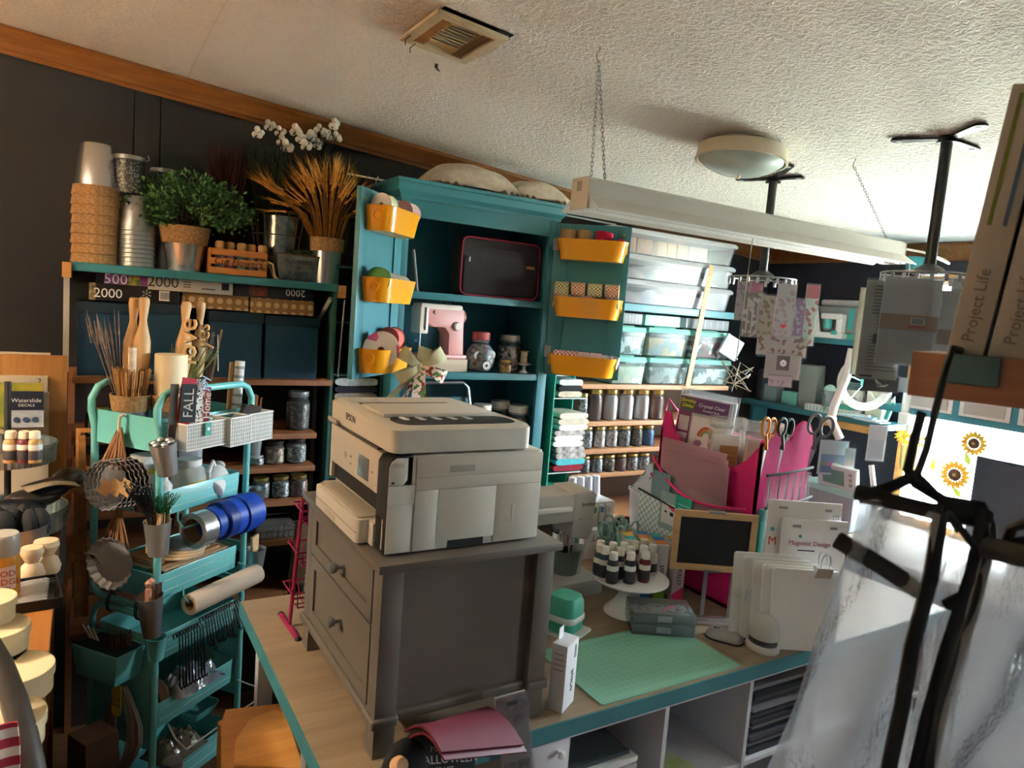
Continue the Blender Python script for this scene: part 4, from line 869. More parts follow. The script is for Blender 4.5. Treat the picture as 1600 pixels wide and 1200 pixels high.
fan(188, 796, 0.105, 13, 'brown bamboo handles fanning from the lower tin bundle', 4)
hk = plain('white_hook', 'white plastic hook over the cart end panel', 'hook', MB().tube([(0.012, 0, 0.012), (0.004, 0, 0.017), (-0.006, 0, 0.012), (-0.008, 0.002, -0.01), (-0.006, 0.004, -0.03)], 0.0045, 7), mat('#ddd3bd', 0.5), tp+Vector((0.004, 0, 0.02)), CT)
def tin(px, py, off, r, tilt, label, m=STEEL_D, n=40):
    loc = CM @ ce(px, py, off)
    o = thing('fluted_tin', label, 'baking tin', loc, group='fluted tins on the cart end', rot=(0, math.radians(-90)+tilt, CT+math.radians(10)))
    pr_ = []
    for z, rr in ((0, 0.82), (0.018, 1.0), (0.019, 1.03), (0.0185, 0.98), (0.002, 0.80)):
        pr_.append([(r*rr*(1+(0.035*math.cos(n/2*a) if z > 0.001 else 0))*math.cos(a), r*rr*(1+(0.035*math.cos(n/2*a) if z > 0.001 else 0))*math.sin(a), z) for a in [2*math.pi*i/n for i in range(n)]])
    MB().loft(pr_).build('tin_body', m, o); return o
for k in range(6): tin(172+7*k, 757-1*k, 0.048-0.006*k, 0.068, 0.12, 'fluted metal tin in the hanging stack, %s from the front' % ('first', 'second', 'third', 'fourth', 'fifth', 'sixth')[k])
for k in range(3):
    loc = CM @ ce(165+16*k, 762, 0.075-0.004*k)
    plain('price_card', 'tan paper tag with rings on the tin stack, %s' % ('leftmost', 'middle', 'rightmost')[k], 'tag', MB().box(-0.001, -0.017, -0.022, 0, 0.017, 0.022), KRAFT, loc, rot=(0.5, 0, CT+0.3), group='tags on the tins')
mir = tin(178, 878, 0.052, 0.072, 0.05, 'round shiny tin with blue film hanging on the cart end', STEEL)
MB().lathe([(0.058, -0.0006), (0.059, 0.0), (1e-7, 0.0002)], 28).build('tin_base', mat('#a8bdd0', 0.12, 1.0), mir)
pc = thing('price_card', 'white barcode price tag on the round shiny tin', 'tag', CM @ ce(145, 872, 0.075), rot=(0.6, 0, CT-math.pi/2))
MB().box(-0.024, -0.0008, -0.022, 0.024, 0, 0.022).build('card', mat('#d8d0bd', 0.7), pc)
for k in range(7): MB().box(-0.002+k*0.0025, -0.0014, 0.002, -0.002+k*0.0025+0.0012, -0.0006, 0.016).build('barcode_bar', INK, pc)
# cord hank with yellow tag
ck = thing('cord_hank', 'grey craft cord hank hanging at the foot of the cart', 'cord', CM @ Vector((-0.035, 0.07, 0.50)), CT)
CRD = mat('#9c928a', 0.85, var=0.25, vs_=300, bump=0.5, bs=600)
for k in range(20):
    rg = random.Random(40+k); w = 0.028+0.04*rg.random(); d = 0.014*rg.random(); L = 0.24+0.03*rg.random(); o_ = rg.uniform(-0.012, 0.012)
    P = [(-d, w*math.sin(2*math.pi*t/18)*(0.35+0.65*math.sin(math.pi*min(1, max(0, (1-math.cos(2*math.pi*t/18))/2))))+o_*0.5, -L*(1-math.cos(2*math.pi*t/18))/2) for t in range(18)]
    MB().tube(P, 0.0036, 6, True).build('loop', CRD, ck)
cg = MB().prism(rrect(-0.018, -0.05, 0.018, 0.05, 0.016), -0.0008, 0.0008).build('cord_tag', mat('#d8c23a', 0.6), ck); cg.matrix_local = basis((-0.03, 0.0, -0.025), (0, -1, 0), (0, 0, 1))
text(ck, 'Craft\nCord', (-0.032, 0.0, -0.03), (0, -1, 0), (0, 0, 1), 0.016, mat('#4a3a12', 0.6))
for k in range(2):
    plain('cardboard_box', ('tilted brown cardboard box on the floor behind the cart', 'low brown carton under the tilted box')[k], 'box', MB().box(-0.045, -0.045, 0, 0.045, 0.045, 0.18+0.06*k), mat('#5e4430', 0.85, var=0.1), (0.035, 2.10, 0.245 if k == 0 else 0.0), rot=(0.0, 0.0, 0.5), bevel=0.002)
# ================================================================== things on and under the left wall shelf
ST = 1.7055
def inv_pail(name, label, loc, r, rt, h, m, band=None, group=None, bm=BURLAP):
    o = thing(name, label, 'pail', loc, group=group)
    MB().lathe([(r-0.002, 0), (r, 0.0), (r+0.002, 0.002), (r+0.002, 0.005), (r, 0.006), (rt, h-0.003), (rt-0.003, h), (1e-7, h)], 26).build('pail_body', m, o)
    if band: MB().lathe([(r+0.002, 0.0), (r+0.005, 0.001), (r+0.0045-(r-rt)*band/h, band), (r+0.001-(r-rt)*band/h, band)], 26, cap=False).build('burlap_band', bm, o)
    return o
x = sx(149, 2.70, ST); SIL = mat('#cbcdcf', 0.26, 0.85)
for k in range(8):
    nm = ('bottom', 'second', 'third', 'fourth', 'fifth', 'sixth', 'seventh', 'top')[k]
    inv_pail('burlap_pail', 'upturned burlap-rimmed silver pail in the tall stack, '+nm+(' one' if k in (0, 7) else ' from the bottom'), (x+0.001*math.sin(k*2), 2.70, ST+0.0305*k), 0.066, 0.047, 0.165, SIL, 0.032, 'stacked burlap pails')
x = sx(212, 2.69, ST)
for k in range(9):
    nm = ('bottom', 'second', 'third', 'fourth', 'fifth', 'sixth', 'seventh', 'eighth', 'top')[k]
    inv_pail('galvanized_pail', 'upturned plain galvanized pail in the ribbed stack, '+nm+(' one' if k in (0, 8) else ' from the bottom'), (x, 2.69, ST+0.0145*k), 0.056, 0.040, 0.115, GALV, None, 'stacked galvanized pails')
PUNCH = pattern('chips', '#4a4d50', '#8d9294', 220, 0.35, h3='#2c2e30')
for k, (px, zz, yy) in enumerate(((202, ST+0.235, 2.69), (257, ST+0.225, 2.80))):
    o = thing('punched_tin_lantern', ('dark punched tin lantern on top of the galvanized pail stack', 'dark punched tin lantern half hidden behind the boxwood')[k], 'lantern', (sx(px, yy, zz), yy, zz), group='punched tin lanterns')
    MB().lathe([(0.040, 0), (0.044, 0.004), (0.044, 0.105), (0.046, 0.11), (0.046, 0.12), (0.043, 0.122), (0.041, 0.11)], 22).build('tin_body', PUNCH, o)
    MB().lathe([(0.0455, 0.106), (0.048, 0.108), (0.048, 0.12), (0.0455, 0.122)], 22, cap=False).build('rim', STEEL_D, o); MB().tube([(0.047, 0, 0.113), (0.056, 0.0, 0.12), (0.052, 0, 0.133)], 0.002, 6).build('latch', STEEL, o)
inv_pail('galvanized_pail', 'upturned galvanized pail carrying the rear punched lantern', (sx(257, 2.80, ST), 2.80, ST), 0.055, 0.042, 0.222, GALV)
# boxwood plant
px_ = sx(287, 2.69, ST); bwp = thing('boxwood_plant', 'bushy green boxwood in a burlap-rimmed silver pot on the shelf', 'potted plant', (px_, 2.69, ST))
MB().cup(0.052, 0.078, 0.148).build('pot', SIL, bwp)
MB().lathe([(0.070, 0.092), (0.073, 0.092), (0.083, 0.15), (0.079, 0.152), (0.076, 0.14)], 26, cap=False).build('burlap_band', BURLAP, bwp)
MB().lathe([(1e-7, 0.138), (0.075, 0.138)], 20, cap=False).build('soil', mat('#2a1d14', 0.9), bwp)
def leaf(g, p, d, L, w):
    d = d.normalized(); s = d.cross(Vector((rnd.uniform(-1, 1), rnd.uniform(-1, 1), rnd.uniform(-1, 1))))
    if s.length < 1e-3: return
    s.normalize(); n = d.cross(s)
    g.add([p, p+d*L*0.5+s*w+n*w*0.3, p+d*L, p+d*L*0.5-s*w+n*w*0.3], [(0, 1, 2, 3)])
gs = [MB(), MB(), MB()]; tw = MB()
for k in range(420):
    a = rnd.random()*6.283; b = rnd.uniform(-0.6, 1.0); rr = math.sqrt(max(0, 1-min(1, abs(b))**2))
    e = rnd.uniform(0.6, 1.0)
    c = Vector((0.02+0.195*e*rr*math.cos(a), 0.11*e*rr*math.sin(a), 0.215+0.10*e*b+0.012*math.sin(a*3)))
    st = Vector((0.02*math.cos(a), 0.02*math.sin(a), 0.14))
    if k % 3 == 0: tw.tube([st, st.lerp(c, 0.6)+Vector((0, 0, 0.015)), c], 0.0012, 3)
    out = (c-Vector((0.02, 0, 0.18))).normalized()
    for j in range(9):
        q = c+Vector((rnd.gauss(0, 0.012), rnd.gauss(0, 0.012), rnd.gauss(0, 0.012)))
        leaf(gs[rnd.randrange(3)], q, out+Vector((rnd.uniform(-.8, .8), rnd.uniform(-.8, .8), rnd.uniform(-.5, 1))), rnd.uniform(0.012, 0.02), rnd.uniform(0.004, 0.0065))
for g, c in zip(gs, ('#44743a', '#639350', '#2d5a2b')): g.build('foliage', mat(c, 0.45), bwp, smooth=False, kind='stuff')
tw.build('twigs', mat('#3f3522', 0.8), bwp, kind='stuff')
# bundles at the back
def bundle(label, px, Y, z0, n, h, w, m, seed, r=0.0014, bend=0.0):
    rg = random.Random(seed); g = MB()
    for k in range(n):
        u = rg.uniform(-1, 1); v = rg.uniform(-1, 1); hh = h*rg.uniform(0.75, 1.0)
        g.tube([(u*0.015, v*0.012, 0), (u*w*0.55, v*0.03, hh*0.55), (u*w+bend*rg.random(), v*0.05, hh)], r, 3)
    return plain('dried_bundle', label, 'dried grass', g, m, (sx(px, Y, z0), Y, z0), kind='stuff')
bundle('dark red dried twig bundle behind the boxwood', 352, 2.835, ST+0.02, 130, 0.46, 0.075, mat('#4a1f16', 0.8, var=0.3, vs_=50), 21)
bundle('dark green grass bundle behind the wire basket', 415, 2.83, ST+0.06, 120, 0.44, 0.075, mat('#2f4433', 0.8, var=0.3, vs_=50), 22)
# wire basket with galvanized pot
bx = sx(430, 2.72, ST)
wb = thing('wire_basket', 'dark wire basket around a galvanized pot on the shelf', 'basket', (bx, 2.72, ST)); WIRE = mat('#6d6255', 0.5, 0.5)
for k in range(14):
    a = 2*math.pi*k/14; MB().tube([(0.062*math.cos(a), 0.05*math.sin(a), 0), (0.098*math.cos(a), 0.075*math.sin(a), 0.24)], 0.0012, 5).build('wire', WIRE, wb)
for z in (0.0, 0.08, 0.16, 0.24):
    f = z/0.24; MB().tube([((0.062+0.036*f)*math.cos(a), (0.05+0.025*f)*math.sin(a), z) for a in [2*math.pi*i/24 for i in range(24)]], 0.0016, 5, True).build('hoop', WIRE, wb)
bucket('galvanized_pot', 'tall galvanized pot standing inside the wire basket', (bx+0.012, 2.725, ST+0.003), 0.05, 0.064, 0.225, mat('#a7adb0', 0.3, 0.95, var=0.4, vs_=45))
# cotton stems
ct = thing('cotton_stems', 'white cotton boll stems rising behind the wheat', 'cotton stems', (sx(455, 2.80, ST), 2.80, ST+0.2))
CB = mat('#e9e4da', 0.9); CD = mat('#2a1c14', 0.8)
for (px, py) in ((403, 210), (421, 199), (437, 208), (440, 222), (462, 206), (448, 232), (487, 216), (500, 205), (522, 196), (497, 228), (525, 217), (478, 230), (510, 213), (470, 218)):
    p = pt(px, py, 'y', 2.79+rnd.uniform(-0.04, 0.04)); q = p-Vector(ct.location)
    MB().tube([(rnd.uniform(-0.02, 0.02), 0, -0.1), (q.x*0.6, q.y*0.6, q.z*0.6), q], 0.0016, 4).build('stem', CD, ct)
    g = MB()
    for j in range(4):
        a = j*1.57+rnd.random(); g.ball(0.0115*rnd.uniform(0.8, 1.3), q+Vector((0.013*math.cos(a), -0.006+0.01*math.sin(a*2), 0.006+0.011*math.sin(a))), 7, 5)
    g.build('boll', CB, ct); MB().tube([q+Vector((-0.012, -0.012, -0.014)), q+Vector((0.0, -0.017, 0.0)), q+Vector((0.014*rnd.uniform(-1, 1), -0.012, 0.018))], 0.003, 5, r1=0.0008).build('husk', CD, ct)
# wheat in a burlap-rimmed pot
wx = sx(508, 2.67, ST)
wp = bucket('burlap_pail', 'burlap-rimmed silver pail holding the wheat at the shelf end', (wx, 2.67, ST), 0.052, 0.060, 0.165, SIL, None, (0.118, 0.168))
g = MB(); g2 = MB(); rg = random.Random(5)
for k in range(105):
    a = rg.random()*6.283; u = rg.gauss(-0.15, 0.62); v = rg.uniform(-0.8, 0.5)
    u = max(-1.5, min(1.3, u))
    top = Vector((0.10*u-0.012, 0.07*v-0.02, 0.36-0.045*abs(u)**1.6+0.045*rg.uniform(-1, 0.6)))
    if rg.random() < 0.12: top = Vector((-0.16-0.05*rg.random(), 0.03*v, 0.30+0.02*rg.random()))
    b0 = Vector((0.022*u, 0.02*v, 0.10)); md = Vector((top.x*0.55, top.y*0.6, 0.25))
    g.tube([b0, md, top], 0.0011, 3)
    d = (top-md).normalized(); d = (d+Vector((0.35*u+rg.uniform(-.2, .2), rg.uniform(-.3, .3), -0.05))).normalized(); L = 0.06+0.015*rg.random()
    g2.tube([top, top+d*L*0.35, top+d*L], 0.0042, 5, r1=0.0012)
    for j in range(11):
        e = d+Vector((rg.uniform(-.28, .28), rg.uniform(-.28, .28), rg.uniform(-.2, .28))); s = top+d*L*rg.uniform(0.0, 0.8); w_ = e.orthogonal().normalized()*0.0011
        t = s+e.normalized()*rg.uniform(0.04, 0.075); g2.add([s-w_, s+w_, t], [(0, 1, 2)])
wt = thing('wheat_bunch', 'golden dried wheat bunch spreading over the shelf end', 'dried wheat', (wx, 2.67, ST))
g.build('stalks', mat('#b87f32', 0.7, var=0.25, vs_=60), wt, kind='stuff'); g2.build('wheat_ears', mat('#d99a40', 0.7, var=0.3, vs_=50), wt, kind='stuff')
g = MB()
for k in range(22):
    u = rnd.uniform(-0.2, 1.2); g.tube([(0.01, 0.03, 0.1), (0.08*u+0.03, 0.05, 0.3), (0.14*u+0.05, 0.06, 0.40+0.05*rnd.random())], 0.0012, 3)
plain('bare_twigs', 'thin reddish bare twigs above the wheat', 'twigs', g, mat('#7a4a34', 0.8), (wx, 2.70, ST), kind='stuff')
# crate with corked jars
cx0 = pt(326, 418, 'y', 2.625).x; cx1 = pt(417, 425, 'y', 2.625).x; CWd = cx1-cx0
ctx = thing('wooden_crate', 'small orange-brown slatted crate lettered Cut Flowers', 'crate', (cx0, 2.625, ST)); CRW = wood('#b06a2c', '#d08a45', 0.5)
for z in (0.002, 0.034, 0.066):
    MB().box(0, 0, z, CWd, 0.007, z+0.022).build('slat', CRW, ctx, bevel=0.001); MB().box(0, 0.10, z, CWd, 0.107, z+0.022).build('slat', CRW, ctx, bevel=0.001)
for x in (0.0, CWd-0.008):
    MB().box(x, 0.007, 0.002, x+0.008, 0.10, 0.088).build('end_board', CRW, ctx)
MB().box(0.008, 0.007, 0.002, CWd-0.008, 0.10, 0.006).build('base', CRW, ctx)
text(ctx, 'Cut Flowers', (CWd/2, -0.0008, 0.045), (1, 0, 0), (0, 0, 1), 0.032, INK, shear=0.2)
MB().tube([(CWd+0.002, 0.03, 0.06), (CWd+0.02, 0.0, 0.05), (CWd+0.024, -0.01, 0.01), (CWd+0.045, -0.015, -0.008), (CWd+0.03, 0.01, 0.005), (CWd+0.012, 0.05, 0.055)], 0.004, 7).build('rope_handle', mat('#c4a37c', 0.9), ctx)
for k, c in enumerate(('#c9b9a8', '#d98aa0', '#8fb0a8', '#c8bfa9', '#b08a6a')):
    jx = cx0+0.04+0.036*k
    o = thing('corked_jar', 'small corked glass jar in the crate, %s from the left' % ('first', 'second', 'third', 'fourth', 'fifth')[k], 'jar', (jx, 2.665+0.02*(k % 2), ST+0.007), group='corked jars in the crate')
    MB().lathe([(0.017, 0), (0.018, 0.06), (0.013, 0.075), (0.013, 0.082)], 14).build('glass_body', mat(c, 0.25), o)
    MB().lathe([(0.013, 0.08), (0.0165, 0.086), (0.0175, 0.1), (0.0145, 0.108), (1e-7, 0.110)], 14).build('cork', wood('#b98a54', '#d3a770', 0.8), o)
# flowers & plants planter
px0 = pt(430, 425, 'y', 2.635).x; px1 = pt(510, 430, 'y', 2.635).x; pw = px1-px0
pl = thing('tin_planter', 'trapezoid galvanized planter lettered Flowers and Plants on the shelf', 'planter', ((px0+px1)/2, 2.675, ST)); PLM = mat('#7d8284', 0.5, 0.7, var=0.35, vs_=25)
MB().taper(pw*0.82, 0.07, pw, 0.095, 0, 0.092).build('planter_body', PLM, pl, bevel=0.003); MB().box(-pw/2+0.004, -0.043, 0.0915, pw/2-0.004, 0.043, 0.0935).build('planter_inside', mat('#23201c', 0.9), pl)
MB().tube([(-pw/2, -0.047, 0.092), (pw/2, -0.047, 0.092), (pw/2, 0.047, 0.092), (-pw/2, 0.047, 0.092)], 0.0025, 6, True).build('rim', mat('#7a5238', 0.6, 0.4), pl)
for s in (-1, 1): MB().tube([(s*(pw/2-0.01)+0.016*math.cos(a), 0, 0.105+0.016*math.sin(a)) for a in [2*math.pi*i/14 for i in range(14)]], 0.0016, 5, True).build('ring_handle', DARK, pl)
text(pl, 'FLOWERS', (-0.012, -0.0462, 0.068), (1, 0, 0), (0, 0.15, 1), 0.022, INK); text(pl, '&', (-0.012, -0.0435, 0.048), (1, 0, 0), (0, 0.15, 1), 0.014, INK); text(pl, 'PLANTS', (-0.012, -0.0405, 0.026), (1, 0, 0), (0, 0.15, 1), 0.02, INK)
g = MB()
for k in range(60):
    p = Vector((rnd.uniform(-0.03, 0.04), rnd.uniform(-0.02, 0.02), 0.094)); leaf(g, p, Vector((rnd.uniform(-.6, .6), rnd.uniform(-.6, .6), 1)), 0.025, 0.005)
g.build('sprigs', mat('#3a4a2a', 0.7), pl, smooth=False, kind='stuff')
# ---------------- boxes under the shelf
def fbox(name, label, cat, px0, pyt, px1, pyb, Y, dep, m, group=None, bev=0.002):
    xm = (px0+px1)/2; a = pt(px0, pyb, 'y', Y); b = pt(px1, pyb, 'y', Y); x0, x1 = a.x, b.x
    zb = pt(px0, pyb, 'y', Y).z; ztp = pt(px0, pyt, 'y', Y).z
    o = thing(name, label, cat, (x0, Y, zb), group=group)
    W, Hh = x1-x0, ztp-zb
    MB().box(0, 0, 0, W, dep, Hh).build('box_body', m, o, bevel=bev)
    return o, W, Hh
BB = mat('#0f3850', 0.5, var=0.1, vs_=6); BLID = mat('#0f2a38', 0.5)
for k, (a, t, b, c, lb) in enumerate(((120, 470, 205, 588, 'dark blue fabric bin, leftmost under the shelf'), (222, 472, 286, 590, 'dark blue fabric bin behind the turned pins'), (325, 485, 407, 594, 'dark blue fabric bin, second from the right'), (412, 492, 494, 597, 'dark blue fabric bin, rightmost under the shelf'))):
    o, W, Hh = fbox('storage_bin', lb, 'bin', a, t, b, c, 2.64, 0.24, BB, 'dark blue bins', 0.004)
    MB().box(-0.004, -0.005, Hh-0.035, W+0.004, 0.245, Hh).build('bin_lid', BLID, o, bevel=0.003)
o, W, Hh = fbox('puzzle_box', 'black puzzle box marked 2000 resting on the left blue bin', 'puzzle box', 139, 441, 281, 468, 2.635, 0.22, mat('#17120f', 0.4), 'puzzle boxes')
text(o, '2000', (W*0.2, -0.001, Hh*0.42), (1, 0, 0), (0, 0, 1), 0.043, PAPER, font_scale=0.95)
MB().box(W*0.76, -0.001, Hh*0.2, W*0.88, 0, Hh*0.8).build('barcode_label', PAPER, o)
for k in range(8): MB().box(W*0.775+k*0.0036, -0.0014, Hh*0.28, W*0.775+k*0.0036+0.0018, -0.001, Hh*0.72).build('barcode_bar', INK, o)
MB().box(0, -0.001, 0.0, W*0.07, 0, Hh).build('picture_edge', mat('#c7b37a', 0.5, hex2='#3a3222', vs_=60), o); text(o, '✻', (W*0.62, -0.001, Hh*0.55), (1, 0, 0), (0, 0, 1), 0.04, mat('#b9b3a8', 0.6), 'emblem')
o, W, Hh = fbox('puzzle_box', 'purple puzzle box marked 500 under the shelf', 'puzzle box', 150, 423, 231, 446, 2.65, 0.2, mat('#241c22', 0.4), 'puzzle boxes')
MB().box(W*0.16, -0.001, 0.002, W, 0, Hh-0.002).build('print_panel', mat('#8a4a96', 0.5), o); text(o, '500', (W*0.37, -0.002, Hh*0.5), (1, 0, 0), (0, 0, 1), 0.046, PAPER)
MB().box(W*0.62, -0.0016, Hh*0.18, W*0.84, -0.0008, Hh*0.82).build('picture', mat('#c9b24a', 0.5, hex2='#4a7a3a', vs_=70), o)
o, W, Hh = fbox('puzzle_box', 'white puzzle box marked 2000 under the shelf', 'puzzle box', 231, 427, 364, 452, 2.63, 0.22, mat('#c3beb6', 0.45), 'puzzle boxes')
text(o, '2000', (W*0.17, -0.001, Hh*0.5), (1, 0, 0), (0, 0, 1), 0.05, mat('#33312f', 0.6), font_scale=0.95); MB().box(W*0.86, -0.001, Hh*0.3, W*0.95, 0, Hh*0.75).build('barcode_label', INK, o)
for k in range(3): MB().box(W*0.4, -0.001, Hh*(0.3+0.15*k), W*0.49, 0, Hh*(0.36+0.15*k)).build('print_line', mat('#55524e', 0.6), o)
MB().box(W*0.62, -0.001, Hh*0.25, W*0.78, 0, Hh*0.32).build('print_line', mat('#55524e', 0.6), o)
o, W, Hh = fbox('puzzle_box', 'black puzzle box lying upside down at the right under the shelf', 'puzzle box', 366, 438, 490, 462, 2.64, 0.22, mat('#1a1a22', 0.4), 'puzzle boxes')
text(o, '2000', (W*0.76, -0.001, Hh*0.5), (-1, 0, 0), (0, 0, -1), 0.036, PAPER); MB().box(W*0.18, -0.001, Hh*0.1, W*0.4, 0, Hh*0.9).build('picture', mat('#8a3a22', 0.5, hex2='#3a2a20', vs_=60), o)
DOTS = pattern('dots', '#c6a878', '#8f6c45', 33.0, 0.8)
for k, (a, b, t, c) in enumerate(((284, 388, 455, 480), (391, 490, 464, 488))):
    fbox('polka_dot_box', ('kraft box with cream dots, left of the pair', 'kraft box with cream dots, right of the pair')[k], 'box', a, t, b, c, 2.645, 0.2, DOTS, 'polka dot boxes')
# ---------------- jars on the jar shelf unit
JF = [pattern('chips', c1, c2, sc_, 0.4, h3=c3) for c1, c2, sc_, c3 in (('#3c3a3a', '#6d6a68', 160, '#9a9894'), ('#8d8f92', '#4a4642', 140, '#c9c8c4'), ('#a05a4a', '#6a7a6a', 90, '#c8b89a'), ('#c4c6c8', '#77797c', 150, '#3d3e40'), ('#7a4a3c', '#5a3a30', 120, '#a08070'), ('#3a3230', '#554a44', 110, '#7a6e62'))]
def jar_px(label, px, pyb, Y, wpx, hpx, fill, lidm=STEEL_D, group='jars on the left shelves', zs=None, **kw):
    p = pt(px, pyb, 'y', Y)
    if zs is not None: p.z = zs; p.x = sx(px, Y, zs)
    s = ppm(p); return jar('glass_jar', label, p, wpx/s/2, hpx/s, fill, lidm, group, **kw)
jar_px('tall dark jar with steel lid on the upper left shelf', 464, 668, 2.66, 36, 60, JF[5], zs=1.151)
jar_px('jar of coloured sticks on the middle left shelf', 428, 716, 2.64, 31, 36, JF[2], zs=1.028, lidm=mat('#3a2d24', 0.5, 0.5)); jar_px('jar of silver beads on the middle left shelf', 461, 716, 2.64, 32, 38, JF[1], zs=1.028, lidm=mat('#3a2d24', 0.5, 0.5))
for k, px in enumerate((406, 437, 465)): jar_px(('squat gold-lidded jar of black beads on the lower left shelf', 'squat gold-lidded jar of silver buttons on the lower left shelf', 'squat gold-lidded jar of red buttons on the lower left shelf')[k], px, 769, 2.63, 29, 33, JF[(0, 3, 4)[k]], zs=0.901, lidm=GOLD, fh=0.85)
jar_px('glass jar with gold lid behind the cart pole', 152, 675, 2.6, 34, 48, None, zs=1.151, lidm=GOLD)
jar_px('pale speckled jar behind the clear cup', 400, 724, 2.63, 24, 15, JF[3], zs=1.028, lidm=mat('#8a8478', 0.5))
wbk = thing('wire_tray', 'low wire basket of paper on the bottom left shelf', 'basket', (sx(428, 2.64, 0.76), 2.64, 0.751))
for z in (0.0, 0.03, 0.06): MB().tube([(-0.075, -0.05, z), (0.075, -0.05, z), (0.075, 0.06, z), (-0.075, 0.06, z)], 0.0016, 5, True).build('hoop', WIRE, wbk)
for k in range(9): MB().tube([(-0.075+0.01875*k, -0.05, 0), (-0.075+0.01875*k, -0.05, 0.06)], 0.0012, 4).build('wire', WIRE, wbk)
MB().box(-0.07, -0.045, 0.002, 0.07, 0.055, 0.045).build('liner', mat('#6b6660', 0.8), wbk)
plain('paper_bag', 'leaning brown paper bag behind the pink rack', 'bag', MB().taper(0.09, 0.06, 0.10, 0.03, 0, 0.22), mat('#6b4f35', 0.85, var=0.15, vs_=20), (0.70, 2.52, 0.60), rot=(0, 0.1, 0), bevel=0.004)
crumple('chevron_cloth', 'dark cloth with pale chevron stripes under the left shelves', (0.70, 2.45, 0.45), 0.2, 0.16, 0.2, pattern('stripe', '#1c1a19', '#4b463f', 9, 0.9, (0, 0, 0.7)), 0, 3, 'cloth')
# dark hanging things and organiser between shelf and hutch
hg = thing('hanging_organizer', 'dark green hanging fabric organizer between the shelf and the hutch', 'organizer', (0.80, 2.62, 0.7)); HG = mat('#2c5a50', 0.85, var=0.1)
MB().box(0, 0, 0, 0.012, 0.22, 1.08).build('side_panel', HG, hg); MB().box(0.20, 0, 0, 0.208, 0.22, 1.08).build('side_panel', HG, hg)
for z in (0.0, 0.26, 0.5, 0.66, 0.86, 1.07): MB().box(0.012, 0, z, 0.20, 0.22, z+0.006).build('shelf', HG, hg)
def folded(label, loc, w, d, h, m, group, rz=0.0, seed=0):
    def ring_(y, k):
        n = 14; P = []
        for i in range(n):
            a = 2*math.pi*i/n; c, s = math.cos(a), math.sin(a); e = 0.35
            P.append((w/2*math.copysign(abs(c)**e, c)*(1+0.03*mnoise.noise(Vector((c*2, k*1.3, seed)))), y, h/2+h/2*math.copysign(abs(s)**0.6, s)*(1+0.25*mnoise.noise(Vector((c*3+seed, s, k*0.9))))))
        return P
    o = MB().loft([ring_(-d/2+d*k/6, k) for k in range(7)]).build('folded_garment', m); o.location = loc; o.rotation_euler = (0, 0, rz); return tag(o, label, 'garment', group)
z = 1.206
for k, (c, hh) in enumerate((('#8a8078', 0.03), ('#9c9186', 0.03), ('#a79c90', 0.028), ('#2a2a33', 0.026), ('#bcc7c8', 0.03))):
    folded('folded %s fabric in the dark organizer' % ('striped brown', 'taupe', 'cream grey', 'navy', 'pale blue')[k], (0.904, 2.70, z), 0.17, 0.17, hh, mat(c, 0.9, var=0.25, vs_=30), 'fabric in the dark organizer', 0, k); z += hh*1.02
g = MB(); rg = random.Random(9)
for k in range(70):
    a = rg.uniform(0, 6.28); p = Vector((rg.uniform(-0.05, 0.05), rg.uniform(-0.04, 0.04), rg.uniform(-0.18, 0.16)))
    g.tube([p+Vector((0.03*math.cos(a+0.5*i), 0.02*math.sin(a+0.5*i), 0.025*i-0.06)) for i in range(5)], 0.003, 4)
plain('wicker_garland', 'black twisted vine garland hanging beside the hutch', 'garland', g, mat('#1a1512', 0.8), (0.93, 2.70, 1.86), kind='stuff')
cl = thing('curtain_rod', 'thin white wire rod running behind the hutch top', 'rod', (0, 0, 0)); MB().tube([(0.9, 2.86, 2.155), (2.3, 2.86, 2.13)], 0.004, 6).build('rod_bar', WHITE, cl); MB().tube([(1.02, 2.85, 2.10), (1.02, 2.85, 2.15), (1.03, 2.855, 2.163)], 0.002, 5).build('hook', WHITE, cl)
# ================================================================== things in and on the hutch
def bkx(px, z, Y=2.66): return sx(px, Y, z)
# pillows
PLW = mat('#b9a893', 0.95, var=0.12, vs_=40, bump=0.3, bs=90, sheen=0.2)
def pillow(label, px0, px1, py, Y, w_, d_, h_, seed):
    cxp = (pt(px0, py, 'y', Y).x+pt(px1, py, 'y', Y).x)/2; W = pt(px1, py, 'y', Y).x-pt(px0, py, 'y', Y).x
    o = thing('ruffled_pillow', label, 'pillow', (cxp, Y, 2.122), group='pillows on the hutch')
    def body(s):
        def fn(u, v):
            a = (2*u-1); b = (2*v-1); e = max(0, 1-abs(a)**2.4)**0.6*max(0, 1-abs(b)**2.4)**0.6
            return (a*W/2*0.92, b*d_/2, (0.012 if s > 0 else 0.004)+(h_*e if s > 0 else 0)*(1+0.12*mnoise.noise(Vector((a*2+seed, b*2, seed)))))
        return fn
    MB().grid(body(1), 20, 14, 0.004).build('cushion', PLW, o); MB().grid(lambda u, v: ((2*u-1)*W/2*0.92, (2*v-1)*d_/2, 0.004), 2, 2, 0.003).build('back', PLW, o)
    n = 72
    def ruf(k, t):
        a = 2*math.pi*k/n; c, s = math.cos(a), math.sin(a); q = 0.45
        X = W/2*0.92*math.copysign(abs(c)**q, c); Yv = d_/2*math.copysign(abs(s)**q, s); e = 1+0.10*t
        return (X*e, Yv*(1+0.2*t), 0.012+(0.010*math.sin(k*2.6+seed)-0.004)*t)
    MB().loft([[ruf(k, 0) for k in range(n)], [ruf(k, 0.5) for k in range(n)], [ruf(k, 1) for k in range(n)]], False, False).build('ruffle', PLW, o)
